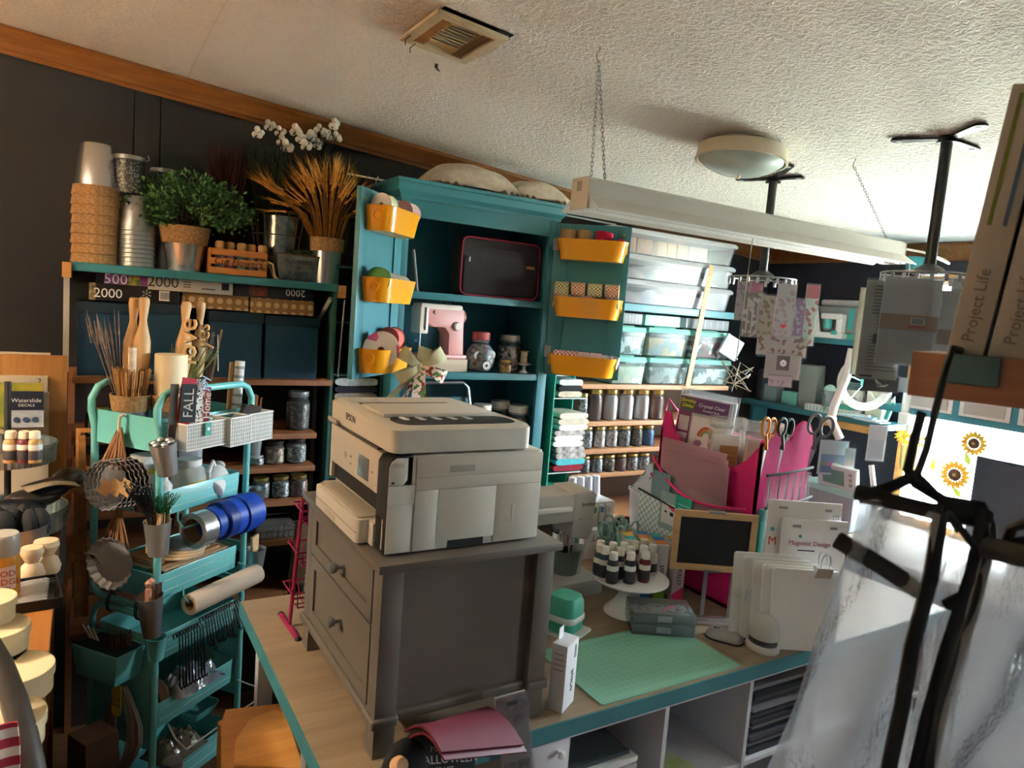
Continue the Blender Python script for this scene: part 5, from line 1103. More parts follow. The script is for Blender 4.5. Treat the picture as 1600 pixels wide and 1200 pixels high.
pillow('larger taupe ruffled pillow on the hutch top', 652, 800, 305, 2.66, 0, 0.24, 0.105, 1); pillow('smaller taupe ruffled pillow leaning to the right on the hutch top', 782, 880, 318, 2.64, 0, 0.2, 0.085, 4)
# laptop bag
a = pt(716, 455, 'y', 2.62); b = pt(840, 462, 'y', 2.62); zb = 1.706; W = b.x-a.x; Hh = 0.245
bg = thing('laptop_bag', 'charcoal fabric bag with red piping standing on the top hutch shelf', 'bag', (a.x, 2.62, zb)); BGM = mat('#3a3335', 0.9, var=0.15, vs_=150, bump=0.3, bs=300)
MB().at(m=basis((0, 0, 0), (1, 0, 0), (0, 0, 1))).prism(rrect(0, 0, W, Hh, 0.03, 5), -0.09, 0).build('bag_body', BGM, bg, bevel=0.012, seg=3)
for y in (-0.004, -0.0): pass
rp = [(x, -0.002, z) for x, z in rrect(0.005, 0.004, W-0.005, Hh-0.004, 0.03, 5)]; MB().tube(rp, 0.0038, 6, True).build('piping', mat('#b01238', 0.5), bg)
MB().at(m=basis((0, -0.001, 0), (1, 0, 0), (0, 0, 1))).prism(rrect(0.018, 0.012, W-0.018, Hh*0.66, 0.015, 4), -0.001, 0.006).build('pocket', BGM, bg, bevel=0.003)
MB().box(0.02, -0.009, Hh*0.655, W-0.02, -0.002, Hh*0.668).build('zip', mat('#19171a', 0.5), bg); MB().box(0.035, -0.012, Hh*0.57, 0.041, -0.008, Hh*0.65).build('zip_pull', STEEL, bg)
MB().box(W-0.075, -0.009, Hh*0.55, W-0.032, -0.006, Hh*0.60).build('leather_patch', mat('#a86f45', 0.6), bg)
MB().tube([(W*0.35, 0.04, Hh), (W*0.42, 0.035, Hh+0.012), (W*0.58, 0.035, Hh+0.012), (W*0.65, 0.04, Hh)], 0.005, 7).build('handle', BGM, bg)
# pink sewing machine
z2 = 1.3905
a = pt(640, 575, 'y', 2.60); sm = thing('toy_sewing_machine', 'pink and cream retro sewing machine on a wooden base in the hutch', 'sewing machine', (bkx(682, z2, 2.62), 2.62, z2), math.radians(8))
PK = mat('#d99a96', 0.42); CRM = mat('#ded2c6', 0.45)
MB().box(-0.12, -0.055, 0, 0.115, 0.075, 0.052).build('wooden_base', wood('#a08a72', '#b9a48a', 0.6), sm, bevel=0.003)
MB().box(-0.115, -0.045, 0.052, 0.115, 0.055, 0.068).build('bed', PK, sm, bevel=0.005)
MB().at(m=basis((0, 0, 0), (1, 0, 0), (0, 0, 1))).prism([(0.03, 0.066), (0.105, 0.066), (0.098, 0.18), (0.098, 0.255), (-0.098, 0.255), (-0.098, 0.2), (-0.05, 0.178), (0.005, 0.178), (0.026, 0.155)], -0.04, 0.035).build('arm', PK, sm, bevel=0.008)
MB().box(-0.115, -0.036, 0.15, -0.075, 0.04, 0.256).build('head', CRM, sm, bevel=0.006); MB().box(-0.112, -0.034, 0.238, 0.09, 0.036, 0.272).build('top_cover', CRM, sm, bevel=0.01)
MB().at(m=basis((0.062, -0.036, 0.185), (1, 0, 0), (0, 0, 1))).lathe([(0.019, 0), (0.019, 0.008), (0.015, 0.012), (1e-7, 0.012)], 18).build('dial', CRM, sm)
MB().at(m=basis((-0.045, -0.034, 0.238), (1, 0, 0), (0, 0, 1))).cyl(0.008, 0, 0.006, 12).build('dial', mat('#c07f7c', 0.4), sm)
MB().at(m=basis((0.1, 0, 0.225), (0, 1, 0), (0, 0, 1))).cyl(0.026, 0, 0.014, 18).build('hand_wheel', mat('#c98a80', 0.4), sm)
MB().box(-0.094, -0.04, 0.165, -0.09, -0.033, 0.255).build('thread_slot', INK, sm)
for x in (0.0, 0.03, 0.045): MB().tube([(x, 0, 0.27), (x, 0, 0.292)], 0.0018, 5).build('spool_pin', STEEL_D, sm)
MB().tube([(-0.095, -0.01, 0.152), (-0.095, -0.01, 0.09)], 0.003, 6).build('needle_bar', STEEL, sm)
# jars on the same shelf
BTN = pattern('chips', '#b9c4cc', '#6a7a86', 75, 0.35, h3='#c98aa0')
r_ = 0.066
jx = bkx(748, z2, 2.63)
o = thing('button_jar', 'round bubble jar of ribbon and bobbins with pink lid in the hutch', 'jar', (jx, 2.63, z2))
MB().lathe([(0.042, 0), (0.06, 0.02), (0.066, 0.055), (0.06, 0.092), (0.038, 0.115), (0.034, 0.135)], 26, cap=False).build('glass_body', GLASS, o); MB().lathe([(1e-7, 0.003), (0.04, 0.003), (0.057, 0.022), (0.063, 0.055), (0.056, 0.09), (0.035, 0.112), (1e-7, 0.118)], 20, cap=False).build('contents', BTN, o)
MB().lathe([(0.037, 0.135), (0.038, 0.138), (0.038, 0.165), (0.034, 0.168), (1e-7, 0.168)], 24).build('lid', mat('#c05a58', 0.45), o)
for zz in (0.128,): MB().tube([(0.036*math.cos(t), 0.036*math.sin(t), zz) for t in [2*math.pi*i/20 for i in range(20)]], 0.002, 5, True).build('wire_bail', STEEL, o)
for k, (dx, dz) in enumerate(((0.0, 0.03), (-0.035, 0.07), (0.03, 0.075))): MB().at(m=basis((dx, -0.062+abs(dx)*0.5, dz), (1, 0, 0), (0, 0, 1))).lathe([(0.006, 0), (0.018, 0), (0.018, 0.003), (0.006, 0.003), (0.006, 0)], 16, cap=False).build('bobbin', WHITE, o)
o = jar('glass_jar', 'clip-top jar of thread bobbins behind the small gold jar', (bkx(793, z2, 2.67), 2.67, z2), 0.05, 0.16, pattern('chips', '#cfc6c0', '#5a4a48', 70, 0.4, h3='#b08a8a'), mat('#b9b2a2', 0.4, 0.5), 'jars in the hutch', bail=True)
jar('glass_jar', 'small gold-lidded jar of bright pins in the hutch', (bkx(789, z2, 2.58), 2.58, z2), 0.026, 0.055, pattern('chips', '#d8b04a', '#c0392b', 160, 0.4, h3='#e8e4dc'), mat('#c9a24a', 0.35, 0.7), 'jars in the hutch')
mc = thing('mini_cake_stand', 'tiny white pedestal stand in the hutch', 'stand', (bkx(818, z2, 2.60), 2.60, z2)); MB().lathe([(0.019, 0), (0.018, 0.004), (0.008, 0.012), (0.006, 0.03), (0.03, 0.038), (0.032, 0.042), (1e-7, 0.042)], 20).build('pedestal', WHITE_G, mc)
sp_ = thing('thread_spool', 'gold-capped white spool on the tiny pedestal stand', 'spool', (bkx(818, z2+0.043, 2.60), 2.60, z2+0.0425)); MB().cyl(0.015, 0.003, 0.05, 16).build('thread', mat('#d6d0c0', 0.8), sp_)
for zz in (0.0, 0.05): MB().lathe([(0.02, zz), (0.021, zz+0.001), (0.021, zz+0.004), (1e-7, zz+0.004)], 16).build('flange', mat('#b08a4a', 0.5), sp_)
text(sp_, 'M', (0, -0.0155, 0.027), (1, 0, 0), (0, 0, 1), 0.02, GOLD)
# lower shelf: three clip jars and steel handle
z3 = 1.0205
for k, (px, r, h, Y) in enumerate(((752, 0.046, 0.165, 2.66), (780, 0.048, 0.172, 2.70), (809, 0.05, 0.165, 2.63))):
    jar('glass_jar', 'cream-lidded clip jar behind the printer, %s of three' % ('left', 'middle', 'right')[k], (bkx(px, z3+0.15, Y), Y, z3), r, h*1.35, JF[(3, 5, 2)[k]], mat('#cfc9bb', 0.45), 'jars in the hutch', bail=True)
hd = thing('steel_folding_frame', 'steel tube frame with grey sides on the lower hutch shelf', 'frame', (0, 0, 0))
q0 = pt(646, 598, 'y', 2.62); q1 = pt(730, 598, 'y', 2.62); MB().tube([(q0.x-0.03, 2.62, 1.05), (q0.x-0.03, 2.62, q0.z-0.02), (q0.x-0.01, 2.62, q0.z), (q1.x-0.02, 2.62, q1.z), (q1.x+0.005, 2.62, q1.z-0.02), (q1.x+0.05, 2.60, 1.05)], 0.007, 8).build('steel_tube', STEEL_D, hd)
MB().box(q0.x-0.03, 2.63, 1.03, q1.x+0.03, 2.632, q0.z-0.06).build('grey_panel', mat('#3c6a78', 0.5), hd)
plain('grey_pole', 'thin grey pole leaning inside the top hutch shelf', 'pole', MB().tube([(0, 0, 0), (-0.022, 0.01, 0.16)], 0.006, 8), GREY, (bkx(652, 1.71, 2.60), 2.60, 1.706))
# ================================================================== ribbons in the yellow bins
def bw(k, x, y, z): return BINS[k][1] @ Vector((x, y, z))
def baxis(k, v): return BINS[k][1].to_3x3() @ Vector(v)
GING = pattern('check', '#b81e3e', '#f0e6e2', 220); CHEV = pattern('stripe', '#b81e3e', '#f3eeea', 90, 0.6, (0, 0, 0.8)); WFL = mat('#ece6dc', 0.6)
STR = pattern('stripe', '#efe8c8', '#5b6a2a', 62, 0.7, (0, 0.9, 0)); MELON = pattern('chips', '#f1ded2', '#b5352f', 95, 0.7, h3='#4f8a3c')
RL = 'rolls in the left door bins'; RR = 'rolls in the right door bins'
spool('green ribbon spool with white end in the top left-door bin', bw('L0', 0.09, 0.045, 0.088), 0.036, 0.05, mat('#cfe0b0', 0.7), baxis('L0', (1, 0, 0)), WFL, RL)
spool('red gingham ribbon spool in the top left-door bin', bw('L0', -0.085, 0.05, 0.088), 0.04, 0.07, GING, baxis('L0', (1, 0, 0)), GING, RL, flr=1.02)
spool('dark green ribbon spool with white rim in the middle left-door bin', bw('L1', 0.105, 0.045, 0.075), 0.042, 0.012, mat('#3d7a33', 0.6), baxis('L1', (1, 0, 0)), mat('#4a8a3c', 0.6), RL)
for k in range(8): spool('narrow white ribbon spool in the middle left-door bin, %s from the green one' % ('first', 'second', 'third', 'fourth', 'fifth', 'sixth', 'seventh', 'eighth')[k], bw('L1', 0.085-0.024*k, 0.045, 0.07-0.001*k), 0.037, 0.014, mat(('#d9cfc0', '#b9b0a2')[k % 2], 0.7), baxis('L1', (1, 0, 0)), WFL, RL)
spool('large white ribbon spool printed pink in the bottom left-door bin', bw('L2', 0.06, 0.05, 0.082), 0.058, 0.06, mat('#d8c3a8', 0.7), baxis('L2', (1, 0.4, 0)), pattern('chips', '#e9e2d8', '#e9e2d8', 30, 0.6, h3='#d85a86'), RL)
spool('coral tulle spool at the hinge end of the bottom left-door bin', bw('L2', -0.06, 0.03, 0.115), 0.04, 0.05, mat('#d8685a', 0.8), baxis('L2', (1, 0, 0)), mat('#d8685a', 0.8), RL)
for k, (x, c) in enumerate(((0.105, '#b08c60'), (0.035, '#a58158'))):
    roll('burlap_roll', 'upright burlap ribbon roll, %s in the top right-door bin' % ('left', 'right')[k], bw('R0', x, 0.045, 0.088), 0.033, 0.07, mat(c, 0.95, var=0.25, vs_=150, bump=0.5, bs=400), (0.05, 0, 1), 0.25, None, RR, 'ribbon roll')
rr_ = thing('felt_roll', 'rolled crimson felt in the top right-door bin', 'felt roll', bw('R0', -0.045, 0.045, 0.045), rot=(0, 0.1, 0)); FELT = mat('#b00f3a', 0.95)
sp = [((0.008+0.0009*i)*math.cos(i*0.45), (0.008+0.0009*i)*math.sin(i*0.45)) for i in range(38)]
MB().loft([[(x, y, 0) for x, y in sp]+[(x*1.06, y*1.06, 0) for x, y in sp[::-1]], [(x, y, 0.075) for x, y in sp]+[(x*1.06, y*1.06, 0.075) for x, y in sp[::-1]]]).build('felt_spiral', FELT, rr_)
plain('felt_end', 'loose crimson felt end hanging at the bin right side', 'felt', MB().ball(0.02, (0, 0, 0), 10, 7, sx=1.2, sz=0.8), FELT, bw('R0', -0.115, 0.05, 0.082))
OL = pattern('check', '#7d8248', '#e6dcb8', 120); OR = pattern('check', '#c8682c', '#eadfc4', 120)
for k in range(4): spool('%s patterned ribbon spool in the upper row, %s from the left' % (('olive', 'orange')[k % 2], ('first', 'second', 'third', 'fourth')[k]), bw('R1', 0.112-0.07*k, 0.04, 0.115), 0.033, 0.056, (OL, OR)[k % 2], baxis('R1', (1, 0, 0)), mat('#cdb489', 0.7), RR)
for k, c in enumerate(('#cbb184', '#7d7f86', '#e2a3b0', '#5f5a5a', '#b9bcc4')): spool('%s ribbon spool in the lower row of the middle right-door bin' % ('tan', 'slate', 'pink', 'charcoal', 'silver grey')[k], bw('R1', 0.11-0.054*k, 0.055, 0.066), 0.028, 0.046, mat(c, 0.6), baxis('R1', (1, 0, 0)), mat(c, 0.6), RR, flr=1.01)
G2 = pattern('check', '#c2203a', '#f4ece8', 110)
for k in range(4): spool(('red gingham ribbon spool, first in the bottom right-door bin', 'red gingham ribbon spool, second in the bottom right-door bin', 'red chevron ribbon spool, first in the bottom right-door bin', 'red chevron ribbon spool, second in the bottom right-door bin')[k], bw('R2', 0.10-0.052*k, 0.045, 0.07), 0.032, 0.044, G2 if k < 2 else CHEV, baxis('R2', (1, 0, 0)), G2 if k < 2 else CHEV, RR, flr=1.01)
for k in range(3): plain('ribbon_packet', 'clear packet of white ribbon, %s of three in the bottom right-door bin' % ('left', 'middle', 'right')[k], 'packet', MB().at((0, 0, 0)).box(-0.015, -0.02, 0, 0.015, 0.02, 0.05), clear('#e8e8e8', 0.6, 0.1, 0.3), bw('R2', -0.075-0.026*k, 0.045, 0.045), rot=(0.2, 0.2*k-0.2, 0.6), group=RR, bevel=0.004)
# bow hanging in front of the bottom left-door bin
bo = thing('ribbon_bow', 'green striped and watermelon print ribbon bow hanging in front of the hutch', 'bow', pt(655, 572, 'y', 2.30), math.radians(-20))
def loop(ang, L, w, m, y0=0.0):
    c, q = math.cos(ang), math.sin(ang)
    def fn(u, v):
        a = 2*math.pi*u; r = L*(1-math.cos(a))/2; e = (v-0.5)*w*(0.35+0.65*(1-math.cos(a))/2)
        return (c*r-q*e, y0-0.03*math.sin(a)*(1 if v < 2 else 1), q*r+c*e)
    MB().grid(fn, 20, 3, 0.0008).build('loop', m, bo)
loop(0.55, 0.10, 0.055, STR); loop(2.5, 0.085, 0.055, STR, -0.01); loop(-0.35, 0.10, 0.05, MELON, -0.012); loop(3.7, 0.09, 0.05, STR, -0.02); loop(1.3, 0.07, 0.05, STR, 0.01)
def tail(x1, z1, w, m, nm='tail'):
    def fn(u, v): return (x1*u+0.008*math.sin(u*5), -0.02+(v-0.5)*0.008-0.01*math.sin(u*3), z1*u+(v-0.5)*0.004) if False else (x1*u+(v-0.5)*w*0.8, -0.03-0.012*math.sin(u*4+v), z1*u)
    MB().grid(fn, 14, 3, 0.0008).build(nm, m, bo)
tail(-0.10, -0.12, 0.035, STR); tail(0.0, -0.16, 0.055, MELON); tail(-0.055, -0.135, 0.02, MELON); tail(0.015, -0.11, 0.04, MELON)
MB().ball(0.016, (0, -0.02, 0), 12, 8).build('knot', STR, bo)
# ================================================================== shelves right of the hutch
JW = wood('#b07a50', '#cf9c70', 0.5, (1.5, 14, 14))
js = thing('wooden_jar_rack', 'pine shelf unit of jars right of the hutch with a teal top board', 'shelf unit', (1.962, 2.60, 0))
for z in (1.345, 1.165, 1.03, 0.912, 0.7): MB().box(0, 0 if z < 1.3 else -0.01, z-0.022, 0.988, 0.27, z).build('shelf', JW, js, bevel=0.001)
MB().box(0.058, -0.02, 1.70, 0.988, 0.28, 1.735).build('teal_board', TEAL, js, bevel=0.0015)
for x in (0.0, 0.973): MB().box(x, 0.25, 0, x+0.015, 0.285, 1.70).build('upright', JW, js)
MB().box(0.015, 0.272, 0, 0.973, 0.28, 1.33).build('back_panel', mat('#6d5644', 0.7), js)
def mjar(label, px, z, wpx, h, fill, Y=2.645, lidm=GOLD, fh=0.9, gr='jars on the pine rack'):
    p = Vector((sx(px, Y, z), Y, z)); s = ppm(p); return jar('glass_jar', label, p, wpx/s/2, h, fill, lidm, gr, fh=fh)
CH = mat('#6b3f35', 0.6); WP = mat('#d6d1d0', 0.6)
for k, px in enumerate((909, 927, 951, 976, 1000, 1023)):
    mjar(('small silver-filled jar at the left end of the top pine shelf', 'quart jar of brown powder, left one on the top pine shelf', 'quart jar of white powder, first of three', 'quart jar of white powder, second of three', 'quart jar of white powder, third of three', 'quart jar of brown powder beside the pink organizer')[k], px, 1.1655, 23 if k else 14, 0.152 if k else 0.13, (JF[3], CH, WP, WP, WP, mat('#8a6250', 0.6))[k])
for k, px in enumerate((915, 935, 954, 974, 993, 1011)):
    mjar('pint jar of %s on the second pine shelf' % ('silver buttons', 'white shells', 'pale beads', 'grey sequins', 'dark gold pins', 'blue glass beads')[k], px, 1.0305, 18.5, 0.105, (JF[3], pattern('chips', '#d9cfc8', '#9a8a84', 120, 0.4, h3='#f0ece6'), pattern('chips', '#c9bfb9', '#8d8480', 130, 0.4, h3='#e6e0da'), JF[1], pattern('chips', '#3d3626', '#8d7a3c', 140, 0.4, h3='#1f1c16'), mat('#2b6db0', 0.4, var=0.3, vs_=120))[k])
for k, px in enumerate((896, 911, 931, 950, 968, 986, 1004)):
    mjar('squat gold-lidded jar of %s on the third pine shelf' % ('copper bits', 'black and white beads', 'silver chips', 'mixed buttons', 'red buttons', 'pale buttons', 'white chips')[k], px, 0.9125, 19, 0.082, (JF[4], JF[1], JF[3], pattern('chips', '#5a4a36', '#b09a6a', 130, 0.4, h3='#2c241a'), JF[4], JF[3], JF[3])[k], Y=2.63)
# totes
TB = clear('#e6ebf2', 0.13, 0.25, 0.2, 0.5, name='tote_plastic'); TL = clear('#f4f6fa', 0.75, 0.3, 0.15, 0.4, name='tote_lid')
for k in range(3):
    z0 = 1.7355+0.118*k
    o = thing('storage_tote', 'long clear storage tote with white lid, %s of the stack of three' % ('bottom', 'middle', 'top')[k], 'storage tote', (2.50, 2.73, z0), group='clear totes')
    W, D = 0.86, 0.27
    def sc2(w, d, z): return [(x, y, z) for x, y in rrect(-w/2, -d/2, w/2, d/2, 0.03, 4)]
    MB().loft([sc2(W*0.92, D*0.92, 0.001), sc2(W*0.97, D*0.97, 0.095), sc2(W*0.965, D*0.965, 0.095), sc2(W*0.915, D*0.91, 0.003)]).build('tote_body', TB, o)
    MB().loft([sc2(W*0.98, D*0.98, 0.092), sc2(W, D, 0.095), sc2(W, D, 0.106), sc2(W*0.97, D*0.95, 0.116)]).build('tote_lid', TL, o)
    if k == 2:
        for q, (x, w, c) in enumerate(((-0.27, 0.09, '#c99a78'), (-0.17, 0.10, '#d0a27e'), (-0.055, 0.06, '#d9b88c'), (0.01, 0.06, '#d6b184'), (0.085, 0.07, '#caa88a'), (0.2, 0.12, '#c8b8a8'))):
            tag(MB().at((2.50+x, 2.66, z0+0.006)).box(-w/2, 0, 0, w/2, 0.12, 0.075).build('kraft_carton', mat(c, 0.8), bevel=0.002), 'tan carton inside the top tote, %s from the left' % ('first', 'second', 'third', 'fourth', 'fifth', 'sixth')[q], 'carton', 'cartons in the top tote')
    else: crumple('fabric_pile', ('grey blue fabric heaped in the bottom tote', 'blue grey fabric heaped in the middle tote')[k], (2.5, 2.73, z0+0.006), 0.72, 0.22, 0.075, mat('#8d97a8' if k == 0 else '#7a8494', 0.9, hex2='#c3b6a8', vs_=9), 0, k+3, 'fabric')
# mint-lidded boxes
LM = clear('#9fe0d0', 0.85, 0.3, 0.1, 0.3, name='mint_lid'); MBX = clear('#d5efe8', 0.14, 0.2, 0.2, 0.4, name='mint_clear_box')
def mbox(label, px0, px1, z0, z1, Y, cont, dep=0.2):
    x0, x1 = sx(px0, Y, z0), sx(px1, Y, z0); w = x1-x0; h = z1-z0
    o = thing('lidded_box', label, 'storage box', ((x0+x1)/2, Y+dep/2, z0), group='mint-lidded boxes')
    MB().taper(w*0.88, dep*0.88, w*0.95, dep*0.95, 0.001, h*0.8).build('box_body', MBX, o, bevel=0.004)
    MB().taper(w, dep, w*0.96, dep*0.96, h*0.78, h*0.96).build('box_lid', LM, o, bevel=0.005); MB().box(-w*0.25, -dep*0.3, h*0.955, w*0.25, dep*0.3, h).build('lid_handle', LM, o, bevel=0.003)
    MB().taper(w*0.8, dep*0.8, w*0.86, dep*0.86, 0.004, h*0.62).build('contents', cont, o, bevel=0.006)
CO = [pattern('chips', a, b, s, 0.6, h3=c) for a, b, s, c in (('#5d6a70', '#8d9aa0', 30, '#c9cdd0'), ('#b9a284', '#c9b698', 30, '#8d9aa0'), ('#7a3a48', '#e6d9dc', 45, '#4a5a60'), ('#d9d4c4', '#e8e4da', 30, '#b9c0b0'), ('#707a80', '#d3d8da', 30, '#a8b0b4'))]
mbox('mint-lidded clear box at the left end of the upper row', 958, 1008, 1.487, 1.63, 2.60, CO[0]); mbox('mint-lidded clear box with tan pad in the upper row', 1010, 1076, 1.487, 1.635, 2.59, CO[1]); mbox('mint-lidded clear box of red trims in the upper row', 1082, 1140, 1.487, 1.632, 2.60, CO[2])
mbox('mint-lidded clear box of cream cards, left in the lower row', 955, 1008, 1.346, 1.486, 2.585, CO[3]); mbox('mint-lidded clear box of grey cards, middle of the lower row', 1012, 1075, 1.346, 1.486, 2.60, CO[4]); mbox('mint-lidded clear box at the right end of the lower row', 1080, 1140, 1.346, 1.486, 2.60, CO[0])
for k, (a, b, m) in enumerate(((968, 1003, 0), (1008, 1062, 1), (1072, 1138, 0))):
    x0, x1 = sx(a, 2.61, 1.64), sx(b, 2.61, 1.64)
    o = thing('flat_case', ('clear flat case at the left under the teal board', 'solid mint flat case under the teal board', 'clear compartment case at the right under the teal board')[k], 'case', (x0, 2.61, 1.637), group='flat cases under the teal board')
    MB().box(0, 0, 0, x1-x0, 0.2, 0.052).build('case_body', MINT_L if m else FROST, o, bevel=0.003)
    if not m:
        for q in range(7): MB().box((x1-x0)*q/7, -0.0008, 0.004, (x1-x0)*q/7+0.002, 0, 0.048).build('divider', WHITE, o)
ys = thing('yardstick', 'wooden yardstick leaning in front of the mint boxes', 'yardstick', (sx(1075, 2.575, 1.346), 2.575, 1.346), rot=(0, math.radians(7.5), 0))
MB().box(-0.016, 0, 0, 0.016, 0.004, 0.62).build('stick', wood('#c7a070', '#dcbc8c', 0.6), ys)
for k in range(29): MB().box(-0.013, -0.0006, 0.01+0.0208*k, -0.013+(0.012 if k % 2 else 0.007), 0, 0.0118+0.0208*k).build('tick_mark', INK, ys)
# teal hanging organiser with clothes
ho = thing('hanging_organizer', 'bright teal hanging fabric organizer right of the hutch', 'organizer', (1.775, 2.53, 0.86)); HT = mat('#1f9e88', 0.7, var=0.08)
MB().box(0, 0.0, 0, 0.006, 0.3, 0.53).build('side_panel', HT, ho); MB().box(0.006, 0.296, 0, 0.185, 0.3, 0.53).build('back_panel', HT, ho); MB().box(0.179, 0.1, 0, 0.185, 0.296, 0.53).build('side_panel', HT, ho)
for z in (0.0, 0.085, 0.425, 0.528): MB().box(0.006, 0, z, 0.179, 0.296, z+0.004).build('shelf', HT, ho); MB().tube([(0, -0.002, z+0.002), (0.185, -0.002, z+0.002)], 0.0022, 5).build('edge_piping', WHITE, ho)
GC = 'folded clothes in the teal organizer'; z = 0.955
for k, (c, h, nm) in enumerate((('#8e1a30', 0.026, 'crimson'), ('#4fb4bc', 0.026, 'aqua'), ('#6d6264', 0.028, 'dark taupe'), ('#4f4a4c', 0.026, 'charcoal'), ('#e6e2dc', 0.024, 'white'), ('#dcd6cf', 0.024, 'off-white'), ('#8d8076', 0.022, 'brown'), ('#e9e5df', 0.024, 'bright white'), ('#cfc4ae', 0.026, 'cream'), ('#d9cdb6', 0.024, 'pale cream'))):
    folded('folded %s garment in the teal organizer pile' % nm, (1.885+0.012*math.sin(k), 2.60, z), 0.165, 0.15, h*1.1, mat(c, 0.9, hex2='#cfc8c0' if k in (2, 3, 6) else None, vs_=40, var=0.1), GC, 0.05*math.sin(k*3), k+10); z += h*1.06
z = 1.292
for k, (c, nm) in enumerate((('#cfbfa6', 'tan'), ('#17171a', 'black'), ('#d9d6d2', 'grey white'))):
    folded('folded %s cloth on the top organizer shelf' % nm, (1.865, 2.60, z), 0.13, 0.14, 0.027, mat(c, 0.9, var=0.2, vs_=30), GC, 0.0, k+30); z += 0.027
# ================================================================== things on the craft table
def tz(px, py, z=TT): return pt(px, py, 'z', z)
# cutting mat with printed grid
mt = thing('cutting_mat', 'mint green gridded cutting mat on the craft table', 'cutting mat', (1.225, 1.268, TT)); MTM = mat('#82bba2', 0.6)
MB().prism(rrect(-0.226, -0.134, 0.226, 0.134, 0.008), 0.0, 0.003).build('mat_sheet', MTM, mt)
LN = mat('#98d6b8', 0.6); g = MB()
for k in range(0, 22): x = -0.2+0.0190*k; g.box(x-0.0004, -0.115, 0.003, x+0.0004, 0.115, 0.0032)
for k in range(0, 13): y = -0.115+0.0192*k; g.box(-0.2, y-0.0004, 0.003, 0.2, y+0.0004, 0.0032)
g.build('grid_lines', LN, mt, smooth=False, kind='stuff')
MB().ring(rrect(-0.212, -0.122, 0.212, 0.122, 0.004), rrect(-0.2105, -0.1205, 0.2105, 0.1205, 0.003), 0.003, 0.0034).build('border_line', LN, mt)
# white cricut box
cb = thing('product_box', 'small white upright box beside the cabinet foot', 'box', (0.915, 1.178, TT), math.radians(31)); CBX = mat('#dcdcde', 0.5)
MB().box(-0.032, -0.018, 0, 0.032, 0.018, 0.152).build('carton', CBX, cb, bevel=0.0008); text(cb, 'cricut', (0.006, -0.0186, 0.06), (0, 0, 1), (-1, 0, 0), 0.022, INK)
MB().box(-0.012, 0.012, 0.152, 0.012, 0.0135, 0.178).build('hang_tab', CBX, cb)
for k in range(4): MB().box(-0.0326, -0.012, 0.13-0.012*k, -0.032, 0.01, 0.132-0.012*k).build('print_line', GREY, cb)
for k in range(2): MB().box(0.012, -0.0186, 0.11+0.012*k, 0.022, -0.018, 0.135+0.005*k).build('print_line', GREY, cb)
# mint press case on tray
mp = thing('mint_case', 'rounded mint silicone case with white band on the table', 'case', (1.135, 1.475, TT+0.004), math.radians(25))
def sq(w, z, r): return [(x, y, z) for x, y in rrect(-w/2, -w/2, w/2, w/2, r, 5)]
MB().loft([sq(0.068, 0, 0.02), sq(0.084, 0.008, 0.026), sq(0.088, 0.034, 0.026)]).build('case_base', MINT, mp); MB().loft([sq(0.09, 0.034, 0.026), sq(0.093, 0.037, 0.027), sq(0.093, 0.048, 0.027), sq(0.09, 0.051, 0.026)]).build('band', WHITE, mp)
MB().loft([sq(0.088, 0.051, 0.026), sq(0.086, 0.085, 0.028), sq(0.074, 0.1, 0.026), sq(0.05, 0.105, 0.02)]).build('case_lid', MINT, mp)
plain('white_tray', 'thin white tray under the mint case', 'tray', MB().prism(rrect(-0.055, -0.055, 0.055, 0.055, 0.01), 0, 0.004), WHITE, (1.14, 1.475, TT+0.0), math.radians(25))
# galvanized bucket with pens
pb = tz(880, 917); bucket('pen_bucket', 'grey metal bucket of marker pens beside the cabinet', pb+Vector((0, 0, 0.008)), 0.034, 0.047, 0.118, mat('#8fa09c', 0.35, 0.85))
plain('white_dish', 'white dish under the grey metal bucket', 'dish', MB().lathe([(0.045, 0), (0.056, 0.006), (0.054, 0.008), (1e-7, 0.007)], 24), WHITE_G, pb)
for k in range(5):
    o = thing('marker_set', 'boxed marker pen with black cap in the grey bucket, %s' % ('far left', 'left', 'middle', 'right', 'far right')[k], 'marker', pb+Vector((-0.02+0.012*k, 0.006*(k % 2), 0.02)), rot=(0.0, 0.05*(k-2), 0.3), group='markers in the grey bucket')
    MB().box(-0.006, -0.005, 0, 0.006, 0.005, 0.115).build('marker_body', BLACK, o); MB().box(-0.0062, -0.0052, 0.115, 0.0062, 0.0052, 0.16).build('printed_sleeve', mat(('#e5e0dc', '#d9d4d0', '#c97a86', '#e8e4e0', '#8fc4bc')[k], 0.5), o)
plain('plastic_sheet', 'clear plastic sleeve standing in the grey bucket', 'sleeve', MB().box(-0.018, -0.001, 0, 0.022, 0.001, 0.13), FROST, pb+Vector((0.01, -0.022, 0.02)), rot=(0, 0.12, -0.4))
